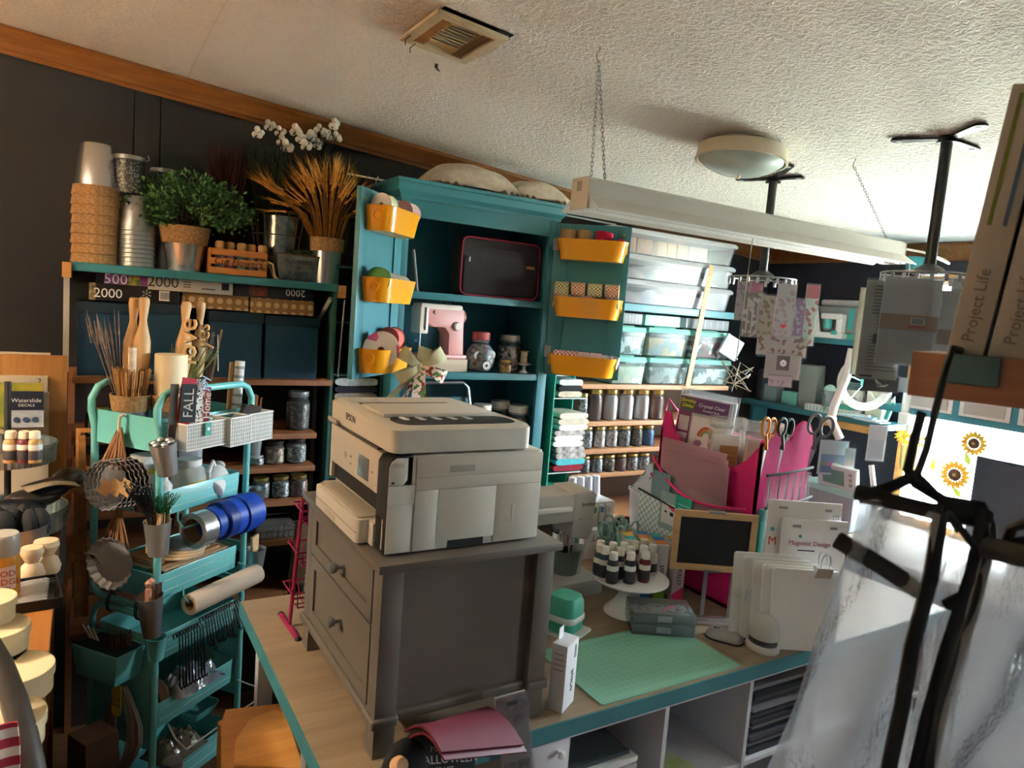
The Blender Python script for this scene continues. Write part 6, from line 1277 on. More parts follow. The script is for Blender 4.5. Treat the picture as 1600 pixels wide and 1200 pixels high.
# cake stand with bottles
CK = Vector((1.39, 1.508, TT)); ck_ = thing('cake_stand', 'white pedestal cake stand covered with paint bottles', 'cake stand', CK)
MB().lathe([(0.072, 0), (0.07, 0.006), (0.045, 0.03), (0.028, 0.06), (0.024, 0.088), (0.03, 0.094), (0.105, 0.098), (0.113, 0.104), (0.112, 0.108), (1e-7, 0.107)], 36).build('pedestal', WHITE_G, ck_)
CZ = TT+0.1085
cols = ('#4a5658', '#2f4f5c', '#2a2b30', '#4c3f42', '#23242c', '#7a2036', '#3c4347', '#6a4a3a', '#c9b9a0', '#5a5f66', '#d8c8b4', '#ded6cb', '#e0dbd2', '#39424a')
names = ('slate', 'deep teal', 'charcoal', 'brown grey', 'black', 'crimson', 'graphite', 'umber', 'sand', 'steel grey', 'peach', 'cream', 'off-white', 'blue black')
pxs = ((924, 896), (942, 900), (955, 910), (965, 902), (982, 910), (1005, 908), (935, 890), (954, 893), (972, 893), (990, 891), (1002, 898), (1016, 896), (1002, 887), (982, 900))
for k, (px, py) in enumerate(pxs):
    q = pt(px, py, 'z', CZ); d = q-Vector((CK.x, CK.y, CZ)); 
    if d.length > 0.098: d *= 0.098/d.length
    paint_bottle('%s acrylic paint bottle with white cap on the cake stand' % names[k], (CK.x+d.x, CK.y+d.y, CZ), cols[k], 0.0168, 0.09, WHITE if k % 3 else mat('#ddd5c4', 0.5), 'paint bottles on the cake stand')
# scissors bucket behind the bottles
sb = pt(960, 868, 'z', TT+0.02); sb = Vector((1.50, 1.70, TT))
bucket('scissors_tub', 'ribbed galvanized tub full of mint scissors', sb, 0.052, 0.062, 0.11, mat('#8a9896', 0.4, 0.8)); SCM = mat('#9fc4b8', 0.45)
for k in range(9):
    a = 2*math.pi*k/9; r = 0.036 if k else 0.0
    scissors('mint green-handled scissors standing in the galvanized tub', sb+Vector((r*math.cos(a), r*math.sin(a), 0.105+0.012*(k % 3))), SCM, (0.2*math.sin(a), 0.25*math.cos(a), a*1.7), 0.95, 'scissors in the tub')
# clear craft cases
for k in range(2):
    o = thing('clear_case', ('lower clear hinged craft case on the cutting mat', 'upper clear craft case with pink ribbon inside')[k], 'case', (1.40, 1.385, TT+0.0035+0.032*k), math.radians(-30), group='clear craft cases')
    MB().box(-0.088, -0.055, 0, 0.088, 0.055, 0.031).build('case_shell', clear('#dfe6e6', 0.3, 0.15, 0.25, 0.4), o, bevel=0.003); MB().box(-0.02, -0.0575, 0.008, 0.02, -0.055, 0.024).build('latch', FROST, o)
    MB().box(-0.08, -0.048, 0.004, 0.08, 0.048, 0.018).build('contents', pattern('chips', '#9aa3a4', '#6d7678', 70, 0.5, h3='#3f4648'), o)
    if k: MB().tube([(0.0, -0.03, 0.02), (0.012, -0.012, 0.027), (0.03, 0.005, 0.027), (0.045, 0.02, 0.02)], 0.005, 7).build('pink_ribbon', mat('#e2468a', 0.5), o)
# mouse and mini press
ms = thing('computer_mouse', 'silver grey wireless mouse on the table', 'mouse', (1.533, 1.262, TT), math.radians(32)); 
MB().loft([[(x, y, z) for x, y in rrect(-0.03*s, -0.052*s, 0.03*s, 0.052*s, 0.026*s, 5)] for z, s in ((0.001, 0.93), (0.006, 1.0), (0.014, 0.97), (0.021, 0.82), (0.026, 0.5), (0.027, 0.2))]).build('mouse_shell', mat('#a8a6a4', 0.4), ms); MB().box(-0.0015, 0.015, 0.024, 0.0015, 0.032, 0.0275).build('scroll_wheel', DARK, ms)
MB().loft([[(x, y, z) for x, y in rrect(-0.031, -0.053, 0.031, 0.053, 0.027, 5)] for z in (0, 0.004)]).build('base', DARK, ms)
mi = thing('mini_heat_press', 'pale grey mini heat press dome with clear visor', 'heat press', (1.595, 1.185, TT), math.radians(-25)); MG = mat('#c9c4c0', 0.4)
def ov(s, z, dy=0): return [(0.043*s*math.cos(a), dy+0.05*s*math.sin(a), z) for a in [2*math.pi*i/28 for i in range(28)]]
MB().loft([ov(1.0, 0), ov(1.02, 0.004), ov(1.0, 0.012), ov(0.9, 0.018)]).build('base_plate', MG, mi); MB().loft([ov(0.86, 0.018), ov(0.86, 0.034)]).build('visor', clear('#6d6f72', 0.5, 0.05, 0.4), mi)
MB().loft([ov(0.9, 0.034), ov(0.9, 0.05), ov(0.84, 0.068, 0.004), ov(0.7, 0.084, 0.008), ov(0.45, 0.094, 0.01), ov(0.15, 0.097, 0.012)]).build('dome', MG, mi); MB().loft([ov(0.66, 0.018), ov(0.66, 0.034)]).build('core', GREY, mi)
MB().tube([(-0.04, 0.02, 0.012), (-0.06, 0.035, 0.022), (-0.05, 0.05, 0.01)], 0.003, 6).build('cord', BLACK, mi)
# chalkboard sign on metal foot
cbk = thing('chalkboard_sign', 'small blank chalkboard in a pine frame on a metal foot', 'chalkboard', (1.575, 1.372, TT), math.radians(-31.5))
cz0, cz1, cw2 = 0.148, 0.325, 0.122
FRW = wood('#c2976a', '#d9b184', 0.5); f = MB(); t = 0.019
f.box(-cw2, 0, cz0, cw2, 0.014, cz0+t); f.box(-cw2, 0, cz1-t, cw2, 0.014, cz1); f.box(-cw2, 0, cz0+t, -cw2+t, 0.014, cz1-t); f.box(cw2-t, 0, cz0+t, cw2, 0.014, cz1-t)
f.build('frame', FRW, cbk, bevel=0.0015); MB().box(-cw2+t-0.001, 0.004, cz0+t-0.001, cw2-t+0.001, 0.012, cz1-t+0.001).build('slate', mat('#15171c', 0.6), cbk)
for zz in (cz1-0.004, cz0-0.002): MB().box(-0.024, -0.002, zz, 0.024, 0.016, zz+0.006).build('clip', STEEL_D, cbk)
for xx in (-0.015, 0.065): MB().box(xx, 0.016, 0.004, xx+0.012, 0.02, cz0+0.02).build('post', STEEL_D, cbk)
for yy in (-0.035, 0.0): MB().box(-0.06, yy, 0, 0.095, yy+0.02, 0.006).build('foot', STEEL, cbk)
# cricut boxes in a row
specs = (('#d2d1cf', 1.452, 1.585, 0.036, '#3aa7a0', 'white carton with teal foot, leftmost behind the clear cases'), ('#cbcac8', 1.495, 1.560, 0.036, '#2b7fb8', 'white carton with colour top, second in the row'), ('#d0cfcd', 1.537, 1.535, 0.036, '#7fae3c', 'white carton with vertical black lettering and green corner'), ('#e2cfd3', 1.585, 1.505, 0.036, '#d8286a', 'pale pink carton with vertical black lettering and magenta corner'))
for k, (c, x, y, w, c2, lb) in enumerate(specs):
    o = thing('product_box', lb, 'box', (x, y, TT), math.radians(-28), 'cartons by the pink organizer'); h = 0.185-0.004*k
    MB().box(-w/2, 0, 0, w/2, 0.12, h).build('carton', mat(c, 0.55), o, bevel=0.0008)
    MB().add([(-w/2, -0.0006, 0.0), (w/2, -0.0006, 0.0), (w/2, -0.0006, 0.05), (-w/2, -0.0006, 0.022)], [(0, 1, 2, 3)]).build('colour_corner', mat(c2, 0.5), o, smooth=False)
    if k > 1: text(o, 'cricut', (0.0, -0.0012, 0.085), (0, 0, 1), (-1, 0, 0), 0.026, INK)
    else:
        for q in range(6): MB().box(-w*0.3, -0.0006, 0.15-0.006*q, w*0.3, 0, 0.1518-0.006*q).build('print_line', GREY, o)
    for q in range(3): MB().box(-w/2, 0.01+0.035*q, h, w/2, 0.045+0.035*q, h+0.0006).build('print_panel', mat(('#3aa7a0', '#e3b23a', '#d9772e', '#2b6fb8')[(q+k) % 4], 0.5), o)
# pink craft organiser tower
PO = (1.70, 1.345); po = thing('craft_organizer_bag', 'hot pink fabric craft organizer with clear pockets on the table', 'organizer bag', (PO[0], PO[1], TT))
PKM = mat('#d01a70', 0.75, var=0.06, vs_=60); PH = 0.53; PLN, PWD = 0.42, 0.235
MB().box(0, 0, 0, PWD, PLN, 0.012).build('base', PKM, po)
g = MB()  # right-hand face with curved top
top = [(0, 0.53), (0.03, 0.555), (0.07, 0.565), (0.09, 0.555), (0.105, 0.535), (0.13, 0.535), (0.155, 0.58), (0.185, 0.595), (0.215, 0.585), (PWD, 0.55)]
MB().at(m=basis((0, 0, 0), (1, 0, 0), (0, 0, 1))).prism([(0, 0), (PWD, 0)]+top[::-1], -0.008, 0.0).build('front_panel', PKM, po)
tl = [(0, 0.53), (0.05, 0.47), (0.09, 0.44), (0.16, 0.43), (0.3, 0.45), (0.36, 0.50), (0.385, 0.56), (0.41, 0.56), (PLN, 0.50)]
MB().at(m=basis((0, PLN, 0), (0, -1, 0), (0, 0, 1))).prism([(0, 0), (PLN, 0)]+[(PLN-u, z) for u, z in tl], -0.008, 0.0).build('side_panel', PKM, po)
MB().box(PWD-0.008, 0, 0, PWD, PLN, 0.5).build('side_panel', PKM, po); MB().box(0, PLN-0.008, 0, PWD, PLN, 0.5).build('rear_panel', PKM, po)
CLP = clear('#f2e6ea', 0.16, 0.12, 0.2, 0.2, name='pocket_vinyl'); CLT = clear('#bfe4dc', 0.35, 0.12, 0.25, 0.2, name='teal_vinyl')
MB().grid(lambda u, v: (0.012+u*(PWD-0.03), -0.02-0.008*math.sin(u*math.pi)-0.004*math.sin(u*38), 0.30+0.14*v), 40, 2, 0.0006).build('clear_pocket', CLP, po); MB().tube([(0.01+(PWD-0.025)*i/12, -0.022-0.008*math.sin(i/12*math.pi), 0.44+0.014*i/12) for i in range(13)], 0.0045, 6).build('pocket_trim', BLACK, po)
MB().grid(lambda u, v: (0.006+u*(PWD-0.03), -0.03-0.010*math.sin(u*math.pi)-0.004*math.sin(u*44), 0.16+0.185*v), 40, 2, 0.0006).build('clear_pocket', CLT, po); MB().tube([(0.004+(PWD-0.025)*i/12, -0.034-0.010*math.sin(i/12*math.pi), 0.345+0.02*i/12) for i in range(13)], 0.0045, 6).build('pocket_trim', BLACK, po)
MB().box(0.01, -0.02, 0.14, PWD-0.03, -0.008, 0.335).build('teal_lining', mat('#2fa9a0', 0.6), po)
# left face: clear pocket with pink trims and gingham pocket
MB().grid(lambda u, v: (-0.02-0.035*math.sin(u*math.pi), 0.02+u*(PLN-0.02), 0.16+0.16*v+0.06*u*v), 16, 4, 0.0006).build('clear_pocket', CLP, po)
for z0, z1, sag in ((0.33, 0.40, 0.06), (0.27, 0.34, 0.075)):
    MB().tube([(-0.022-0.04*math.sin(i/14*math.pi), 0.015+i/14*(PLN-0.01), z0+(z1-z0)*i/14-sag*math.sin(i/14*math.pi)*0.8) for i in range(15)], 0.0042, 6).build('pocket_trim', PINK, po)
GGM = pattern('check', '#9fbcc2', '#dfe6e6', 85, 0.7)
MB().box(-0.055, 0.24, 0.10, -0.03, PLN+0.02, 0.275).build('gingham_pocket', GGM, po, bevel=0.004); MB().tube([(-0.058, 0.24, 0.262), (-0.058, PLN+0.02, 0.285)], 0.004, 6).build('pocket_trim', BLACK, po)
MB().tube([(0.02, PLN-0.03, 0.5), (0.0, PLN-0.01, 0.56), (0.02, PLN-0.0, 0.6), (0.05, PLN-0.02, 0.56), (0.05, PLN-0.03, 0.5)], 0.004, 6).build('handle', PINK, po)
def ow(x, y, z): return (PO[0]+x, PO[1]+y, TT+z)
# frosted pink files in the left pocket
PFL = clear('#eccdd6', 0.45, 0.3, 0.15, 0.5, name='frosted_file')
for k in range(3):
    o = thing('plastic_file', 'frosted pink plastic file in the organizer pocket, %s' % ('front one', 'middle one', 'back one')[k], 'file', ow(-0.032+0.008*k, 0.08+0.015*k, 0.2), math.radians(90), group='frosted files')
    MB().box(0, 0, 0, 0.28, 0.002, 0.24+0.018*k).build('sheet', PFL, o); MB().box(0, -0.001, 0.21+0.018*k, 0.28, 0.003, 0.24+0.018*k).build('folded_rim', PFL, o)
MB().box(0.12, -0.0025, 0.135, 0.165, -0.001, 0.18).build('latch', clear('#e6dfc8', 0.6, 0.1, 0.3), o)
for k, (y, z, w, h, c, lb) in enumerate(((0.30, 0.20, 0.085, 0.165, '#6f8f98', 'slate blue card packet in the organizer pocket'), (0.245, 0.185, 0.085, 0.125, '#86a3aa', 'grey blue card with white window in the organizer pocket'), (0.185, 0.195, 0.07, 0.12, '#1f9a8c', 'teal card packet in the organizer pocket'))):
    o = thing('card_packet', lb, 'card packet', ow(-0.05-0.006*k, y, z), math.radians(90), group='cards in the organizer pocket')
    MB().box(0, 0, 0, w, 0.003, h).build('card', mat(c, 0.6), o)
    if k == 1: MB().box(0.01, 0.003, 0.02, w-0.01, 0.0036, h*0.7).build('print_panel', mat('#cfd3d4', 0.6), o); MB().box(0.02, 0.0036, h*0.4, 0.035, 0.004, h*0.5).box(0.05, 0.0036, h*0.45, 0.06, 0.004, h*0.5).build('print_mark', INK, o)
    if k == 2:
        for q in range(6): MB().box(0.008, 0.003, 0.03+0.012*q, w-0.012, 0.0034, 0.033+0.012*q).build('print_line', mat('#8fd0c6', 0.6), o)
# shrink film packs
for k in range(3):
    o = thing('craft_film_pack', 'purple-topped shrink film pack with a rainbow picture' if k == 0 else 'shrink film pack edge, %s behind the rainbow one' % ('', 'first', 'second')[k], 'craft pack', ow(0.03+0.012*k, 0.395-0.004*k, 0.36), rot=(math.radians(0), math.radians(4), math.radians(-62)), group='shrink film packs')
    w, h = 0.165, 0.265
    MB().box(0, 0, 0, w, 0.006, h).build('sheet_stack', mat('#d8d3d0', 0.5), o); MB().box(-0.003, -0.001, -0.003, w+0.006, 0.007, h+0.02).build('sleeve', FILM, o)
    if k == 0:
        MB().box(0.0, -0.0022, h-0.055, w, -0.0014, h-0.004).build('print_panel', mat('#5d2a66', 0.5), o); MB().box(0.0, -0.0022, 0.0, 0.045, -0.0014, h-0.055).build('print_panel', mat('#7a2a60', 0.5), o)
        badge = [(0.028*math.cos(a)*(1+0.12*math.cos(5*a)), 0.022*math.sin(a)*(1+0.12*math.cos(5*a))) for a in [2*math.pi*i/30 for i in range(30)]]
        MB().at(m=basis((0.028, -0.0024, h-0.03), (1, 0, 0), (0, 0, 1))).prism(badge, 0, 0.0008).build('badge', mat('#3d4a1e', 0.5), o); text(o, 'Shrinky\nDinks', (0.028, -0.0036, h-0.026), (1, 0, 0), (0, 0, 1), 0.017, mat('#e8dc2a', 0.5))
        text(o, 'Crystal Clear', (0.108, -0.0026, h-0.026), (1, 0, 0), (0, 0, 1), 0.0165, PAPER); text(o, 'Creative Pack', (0.108, -0.0026, h-0.042), (1, 0, 0), (0, 0, 1), 0.010, PAPER)
        for q, c in enumerate(('#c8bfc0', '#c9c4c2', '#a83a4a')): MB().box(0.005, -0.003, 0.145-0.058*q, 0.04, -0.0022, 0.195-0.058*q).build('picture', mat(c, 0.5), o)
        MB().box(0.05, -0.0022, 0.0, w-0.004, -0.0014, h-0.065).build('white_panel', mat('#e6e1de', 0.5), o)
        for q, c in enumerate(('#b5443a', '#c77a3a', '#6d8f3e')):
            MB().at(m=basis((0.105, -0.0024, 0.135), (1, 0, 0), (0, 0, 1))).ring([((0.030-0.006*q)*math.cos(a), (0.036-0.007*q)*math.sin(a)) for a in [math.pi*i/14 for i in range(15)]], [((0.024-0.006*q)*math.cos(a), (0.029-0.007*q)*math.sin(a)) for a in [math.pi*i/14 for i in range(15)]], 0, 0.0006).build('rainbow_band', mat(c, 0.5), o)
        for q in (-1, 1): MB().at(m=basis((0.105+q*0.024, -0.0026, 0.112), (1, 0, 0), (0, 0, 1))).prism([(0.014*math.cos(a)*(1+0.15*math.cos(6*a)), 0.011*math.sin(a)*(1+0.15*math.cos(6*a))) for a in [2*math.pi*i/24 for i in range(24)]], 0, 0.0006).build('cloud_print', mat('#a878b0', 0.5), o)
# clear boxes with cork cards
CBC = clear('#f1ece2', 0.22, 0.1, 0.28, 0.3, name='clear_box')
for k, (x, y, z, w, h) in enumerate(((0.02, 0.205, 0.34, 0.105, 0.235), (0.075, 0.115, 0.34, 0.11, 0.235), (0.15, 0.09, 0.34, 0.10, 0.185))):
    o = thing('clear_box', 'tall clear plastic box with brown card, %s in the organizer' % ('left one', 'middle one', 'right lower one')[k], 'clear box', ow(x, y, z), math.radians(-28), 'clear boxes in the organizer')
    MB().box(0, 0, 0, w, 0.05, h-0.03).build('box_body', CBC, o, bevel=0.002); MB().box(-0.002, -0.002, h-0.035, w+0.002, 0.052, h).build('box_lid', CBC, o, bevel=0.002)
    MB().box(0.025, -0.0008, 0.03, w-0.02, 0.0, 0.145).build('brown_card', mat('#a8804e', 0.7), o); MB().box(0.01, 0.02, 0.003, w-0.01, 0.045, h-0.06).build('inner_pack', mat('#d3cabb', 0.6), o)
    for q in range(4): MB().box(0.032, -0.0014, 0.12-0.014*q, w-0.03, -0.0008, 0.122-0.014*q).build('print_line', mat('#6a4c2a', 0.7), o)
# scissors in the front pocket
for k, (px, py, c, s) in enumerate(((1196, 700, '#d9821a', 1.0), (1222, 700, '#2a4a44', 1.0), (1272, 700, '#6d6a6c', 1.15))):
    p = pt(px, py, 'y', PO[1]-0.02); scissors(('orange-handled scissors in the pink organizer pocket', 'dark green and white scissors in the pink organizer pocket', 'grey-handled scissors at the pink organizer edge')[k], p, mat(c, 0.45), (0.0, 0.10 if k < 2 else 0.18, math.radians((5, 0, -25)[k])), s, 'scissors in the organizer')
plain('tape_measure_roll', 'cream rolled tape strip standing in the lower organizer pocket', 'roll', MB().at(m=basis((0, 0, 0), (0, 1, 0), (0, 0, 1))).cyl(0.013, 0, 0.13, 14), mat('#d9cfae', 0.6), ow(0.03, -0.05, 0.235), rot=(0, -0.14, 0))
plain('teal_pouch', 'small teal striped pouch end beside the cream strip', 'pouch', MB().box(0, 0, 0, 0.03, 0.02, 0.05), pattern('stripe', '#4fb4b0', '#e0f0ee', 60, 0.6), ow(0.165, -0.055, 0.245), bevel=0.005)
# boards with binder clips, and magnetic sets behind
bd = [('#e9e7e4', 0.22, 0.185), ('#f0eeeb', 0.225, 0.18), ('#e6e4e1', 0.23, 0.19), ('#dddbd8', 0.235, 0.19), ('#e4e2e0', 0.245, 0.195)]
for k, (c, h, w) in enumerate(bd):
    plain('white_board', 'white blank board leaning by the heat press, %s' % ('front one', 'second', 'third', 'fourth', 'back one')[k], 'board', MB().at(m=basis((0, 0, 0), (1, 0, 0), (0, 0, 1))).prism(rrect(0, 0, w, h, 0.008), -0.004, 0.004), mat(c, 0.55), (1.60-0.016*k, 1.172+0.02*k, TT+0.003), rot=(math.radians(-6), 0, math.radians(-30)), group='leaning white boards')
for k, (x, y, z, s) in enumerate(((1.715, 1.112, TT+0.238, 1.0), (1.565, 1.235, TT+0.135, 0.7))):
    o = thing('binder_clip', ('large chrome binder clip on top of the white boards', 'small chrome binder clip at the boards left edge')[k], 'binder clip', (x, y, z), rot=(0, 0 if k == 0 else -math.pi/2, math.radians(-30)), group='binder clips')
    MB().at(m=basis((-0.022*s, 0, 0), (0, 1, 0), (0, 0, 1))).prism([(-0.013*s, 0), (0.013*s, 0), (0.004*s, -0.03*s), (-0.004*s, -0.03*s)], 0, 0.044*s).build('clip_body', STEEL, o)
    for q in (-1, 1): MB().tube([(-0.010*s, q*0.006*s, -0.02*s), (-0.012*s, q*0.01*s, 0.02*s), (-0.008*s, q*0.011*s, 0.036*s), (0.0, q*0.011*s, 0.04*s), (0.008*s, q*0.011*s, 0.036*s), (0.012*s, q*0.01*s, 0.02*s), (0.010*s, q*0.006*s, -0.02*s)], 0.0016*s, 5).build('wire_lever', STEEL, o)
for k in range(2):
    o = thing('magnetic_sheet_pack', ('white pack with red lettering line behind the boards', 'taller white pack with a red M behind the other')[k], 'craft pack', (1.70+(-0.02 if k else 0.0), 1.235+0.035*k, TT+0.02), rot=(math.radians(-4), 0, math.radians(-30)), group='magnetic packs'); w, h = (0.19, 0.315) if k == 0 else (0.215, 0.36)
    MB().box(0, 0, 0, w, 0.006, h).build('card', mat('#e3dfdd', 0.5), o, bevel=0.0005); MB().box(0.03, -0.0006, h-0.025, 0.055, 0, h-0.018).build('hang_hole', GREY, o); MB().box(w-0.05, -0.0006, h-0.025, w-0.03, 0, h-0.018).build('hang_hole', GREY, o)
    if k == 0:
        text(o, 'Magnetic Design Set', (0.098, -0.001, h-0.07), (1, 0, 0), (0, 0, 1), 0.0185, mat('#b03a4c', 0.6)); MB().at(m=basis((0.055, -0.0006, h-0.05), (1, 0, 0), (0, 0, 1))).cyl(0.005, 0, 0.0006, 12).build('logo', mat('#2f9a90', 0.5), o); text(o, 'MakerMarket', (0.095, -0.001, h-0.05), (1, 0, 0), (0, 0, 1), 0.009, mat('#2f9a90', 0.6)) if False else None
        MB().box(0.006, -0.0008, h-0.14, 0.018, 0, h-0.115).build('print_panel', mat('#9a2a3e', 0.5), o); MB().box(0.05, -0.0006, h-0.092, 0.1, 0, h-0.089).build('print_line', INK, o)
    else: text(o, 'M', (0.018, -0.001, h-0.12), (1, 0, 0), (0, 0, 1), 0.034, mat('#c2203e', 0.6)); MB().at(m=basis((0.016, -0.0006, h-0.085), (1, 0, 0), (0, 0, 1))).cyl(0.006, 0, 0.0006, 12).build('logo', mat('#2f9a90', 0.5), o)
    for q in range(9): MB().box(w-0.026+0.007*(q % 3), -0.0007, h-0.055+0.008*(q//3), w-0.022+0.007*(q % 3), 0, h-0.050+0.008*(q//3)).build('print_mark', GREY, o)
# brother sewing machine at the back
bs_ = thing('sewing_machine', 'grey-white sewing machine half hidden behind the printer', 'sewing machine', (1.0, 1.72, TT)); BM_ = mat('#b9b4ac', 0.45)
MB().box(0, -0.08, 0, 0.40, 0.09, 0.05).build('bed', BM_, bs_, bevel=0.008); MB().box(0, -0.06, 0.05, 0.10, 0.07, 0.33).build('pillar', BM_, bs_, bevel=0.012)
MB().box(0.02, -0.06, 0.235, 0.285, 0.06, 0.325).build('arm', BM_, bs_, bevel=0.012); MB().at(m=basis((0, -0.062, 0), (1, 0, 0), (0, 0, 1))).prism([(0.275, 0.19), (0.335, 0.175), (0.352, 0.20), (0.358, 0.318), (0.345, 0.33), (0.275, 0.33)], -0.125, 0).build('head', BM_, bs_, bevel=0.006)
text(bs_, 'brother', (0.328, -0.0632, 0.29), (1, 0, 0), (0, 0, 1), 0.017, INK); MB().box(0.12, -0.075, 0.275, 0.26, -0.06, 0.29).build('carry_handle', WHITE, bs_, bevel=0.004); MB().at(m=basis((0.30, -0.063, 0.245), (1, 0, 0), (0, 0, 1))).cyl(0.004, 0, 0.002, 10).build('screw', STEEL_D, bs_)
MB().tube([(0.315, 0, 0.19), (0.315, 0, 0.09)], 0.004, 6).build('needle_bar', STEEL, bs_); MB().tube([(0.22, -0.02, 0.24), (0.225, -0.03, 0.21), (0.245, -0.03, 0.20)], 0.008, 6).build('thread_guide', mat('#4a4a4c', 0.4), bs_)
# serger
sg = thing('serger_machine', 'white overlock machine with coloured thread dials behind the sewing machine', 'sewing machine', (1.49, 1.90, TT)); SW = mat('#e9edf2', 0.35)
MB().box(0, 0, 0, 0.19, 0.16, 0.06).build('base', SW, sg, bevel=0.008); MB().box(0.02, 0.03, 0.06, 0.18, 0.15, 0.20).build('body', SW, sg, bevel=0.012); MB().box(0.02, -0.005, 0.05, 0.15, 0.03, 0.11).build('front_cover', SW, sg, bevel=0.008)
for k, c in enumerate(('#e07a96', '#2f9a8c', '#3f8fc4', '#e9e6df')):
    MB().box(0.035+0.033*k, 0.02, 0.12, 0.055+0.033*k, 0.034, 0.19).build('thread_slot', WHITE, sg, bevel=0.002); MB().box(0.04+0.033*k, 0.014, 0.165, 0.05+0.033*k, 0.022, 0.185).build('tension_dial', mat(c, 0.4), sg, bevel=0.002)
    MB().lathe([(0.021, 0.2), (0.014, 0.275), (1e-7, 0.276)], 14, cx=0.035+0.036*k, cy=0.11).build('thread_cone', mat('#dfe6f0', 0.7), sg)
text(sg, 'Lock', (0.085, -0.006, 0.08), (1, 0, 0), (0, 0, 1), 0.03, mat('#55585e', 0.5), shear=0.3)
# grey tub with bag
tb2 = thing('grey_tub', 'tall grey-pink plastic tub behind the scissors', 'tub', (1.78, 1.98-0.12, TT), math.radians(-20)); MB().taper(0.10, 0.09, 0.14, 0.11, 0, 0.24).build('tub_body', mat('#a59c98', 0.5), tb2, bevel=0.006); MB().box(-0.073, -0.058, 0.235, 0.073, 0.058, 0.25).build('tub_rim', mat('#b5adaa', 0.5), tb2, bevel=0.004)
crumple('tissue_bag', 'crumpled white plastic bag in the grey tub', (1.80, 1.87, TT+0.25), 0.15, 0.12, 0.09, clear('#eceef2', 0.65, 0.15, 0.3, 0.4), 0.2, 12)
# pink wire rack with jars
rk = thing('wire_rack', 'pink three-tier wire rack leaning beside the cabinet', 'rack', (0.47, 1.76, TT), math.radians(0)); RKM = mat('#8f1844', 0.45)
q0, q1 = tz(439, 960), tz(466, 1000); base = Vector(rk.location)
a0 = q0-base; a1 = q1-base; MB().tube([a0, a1], 0.0075, 8).build('foot_bar', RKM, rk)
for p in (a0, a1): MB().ball(0.0088, p, 8, 6).build('foot_cap', BLACK, rk)
md = (a0+a1)/2; MB().tube([md, md+Vector((0.028, 0.03, 0.335))], 0.005, 8).build('leg', RKM, rk); MB().tube([md+Vector((0.18, 0, 0)), md+Vector((0.19, 0.03, 0.335))], 0.005, 8).build('leg', RKM, rk); MB().tube([a0+Vector((0.18, 0, 0)), a1+Vector((0.18, 0, 0))], 0.0075, 8).build('foot_bar', RKM, rk)
for k in range(3):
    z = 0.10+0.105*k; c = md+Vector((0.0+0.011*k, 0.015+0.01*k, z))
    P = lambda u, w, dz: c+Vector((u, w, dz))
    MB().tube([P(-0.006, -0.045, 0), P(0.19, -0.045, 0), P(0.19, 0.045, 0), P(-0.006, 0.045, 0)], 0.0028, 6, True).build('rim', RKM, rk); MB().tube([P(0.015, -0.03, -0.045), P(0.17, -0.03, -0.045), P(0.17, 0.03, -0.045), P(0.015, 0.03, -0.045)], 0.0024, 6, True).build('floor_rim', RKM, rk)
    for j in range(8):
        u = 0.015+0.022*j; MB().tube([P(u-0.006, -0.045, 0), P(u, -0.03, -0.045), P(u, 0.03, -0.045), P(u-0.006, 0.045, 0)], 0.0016, 5).build('wire', RKM, rk)
    for j in range(2): MB().tube([P(-0.002+0.008*j, -0.04+0.006*j, -0.016*(j+1)), P(0.18, -0.04+0.006*j, -0.016*(j+1))], 0.0016, 5).build('wire', RKM, rk)
    w_ = base+P(0.065, 0.0, -0.042)
    jar('glass_jar', 'clip jar in the pink rack, %s tier' % ('bottom', 'middle', 'top')[k], w_, 0.027, 0.085, (JF[3], JF[1], pattern('chips', '#e07a3a', '#d9d4cc', 110, 0.4, h3='#3a3a3c'))[k], GOLD, 'jars in the pink rack', bail=True)
# ---------------- paper stacks in the cube storage
for k in range(10):
    plain('paper_ream', 'white paper pad in the cube compartment, %s' % ('bottom', 'second', 'third', 'fourth', 'fifth', 'sixth', 'seventh', 'eighth', 'ninth', 'top')[k], 'paper', MB().box(0, 0, 0, 0.2+0.006*(k % 3), 0.26, 0.0115), mat(('#e6e4e2', '#d8d6d6', '#efeeec')[k % 3], 0.7), (0.93+0.004*(k % 2), 1.145+0.004*(k % 3), 0.519+0.0118*k), 0.01*(k % 3), group='paper pads')
plain('dark_folder', 'dark grey folder lying on the paper pads', 'folder', MB().box(0, 0, 0, 0.19, 0.24, 0.01), mat('#4a5458', 0.6), (0.93, 1.16, 0.638))
for k in range(14):
    plain('magazine', 'dark magazine in the right cube compartment, layer %s' % ('one', 'two', 'three', 'four', 'five', 'six', 'seven', 'eight', 'nine', 'ten', 'eleven', 'twelve', 'thirteen', 'fourteen')[k], 'magazine', MB().box(0, 0, 0, 0.22, 0.26, 0.011), mat(('#2c2d31', '#8d8d92', '#3c3d42', '#55565c')[k % 4], 0.5), (1.545+0.006*((k*7) % 3), 1.15+0.006*((k*5) % 3), 0.519+0.0135*k), 0.02*((k*3) % 3-1), group='magazines in the cube')
plain('green_card', 'white and green card lying in the middle cube compartment', 'card', MB().box(0, 0, 0, 0.12, 0.2, 0.004), mat('#a8c43c', 0.6, hex2='#e6e8df', vs_=9), (1.25, 1.15, 0.52), 0.2)
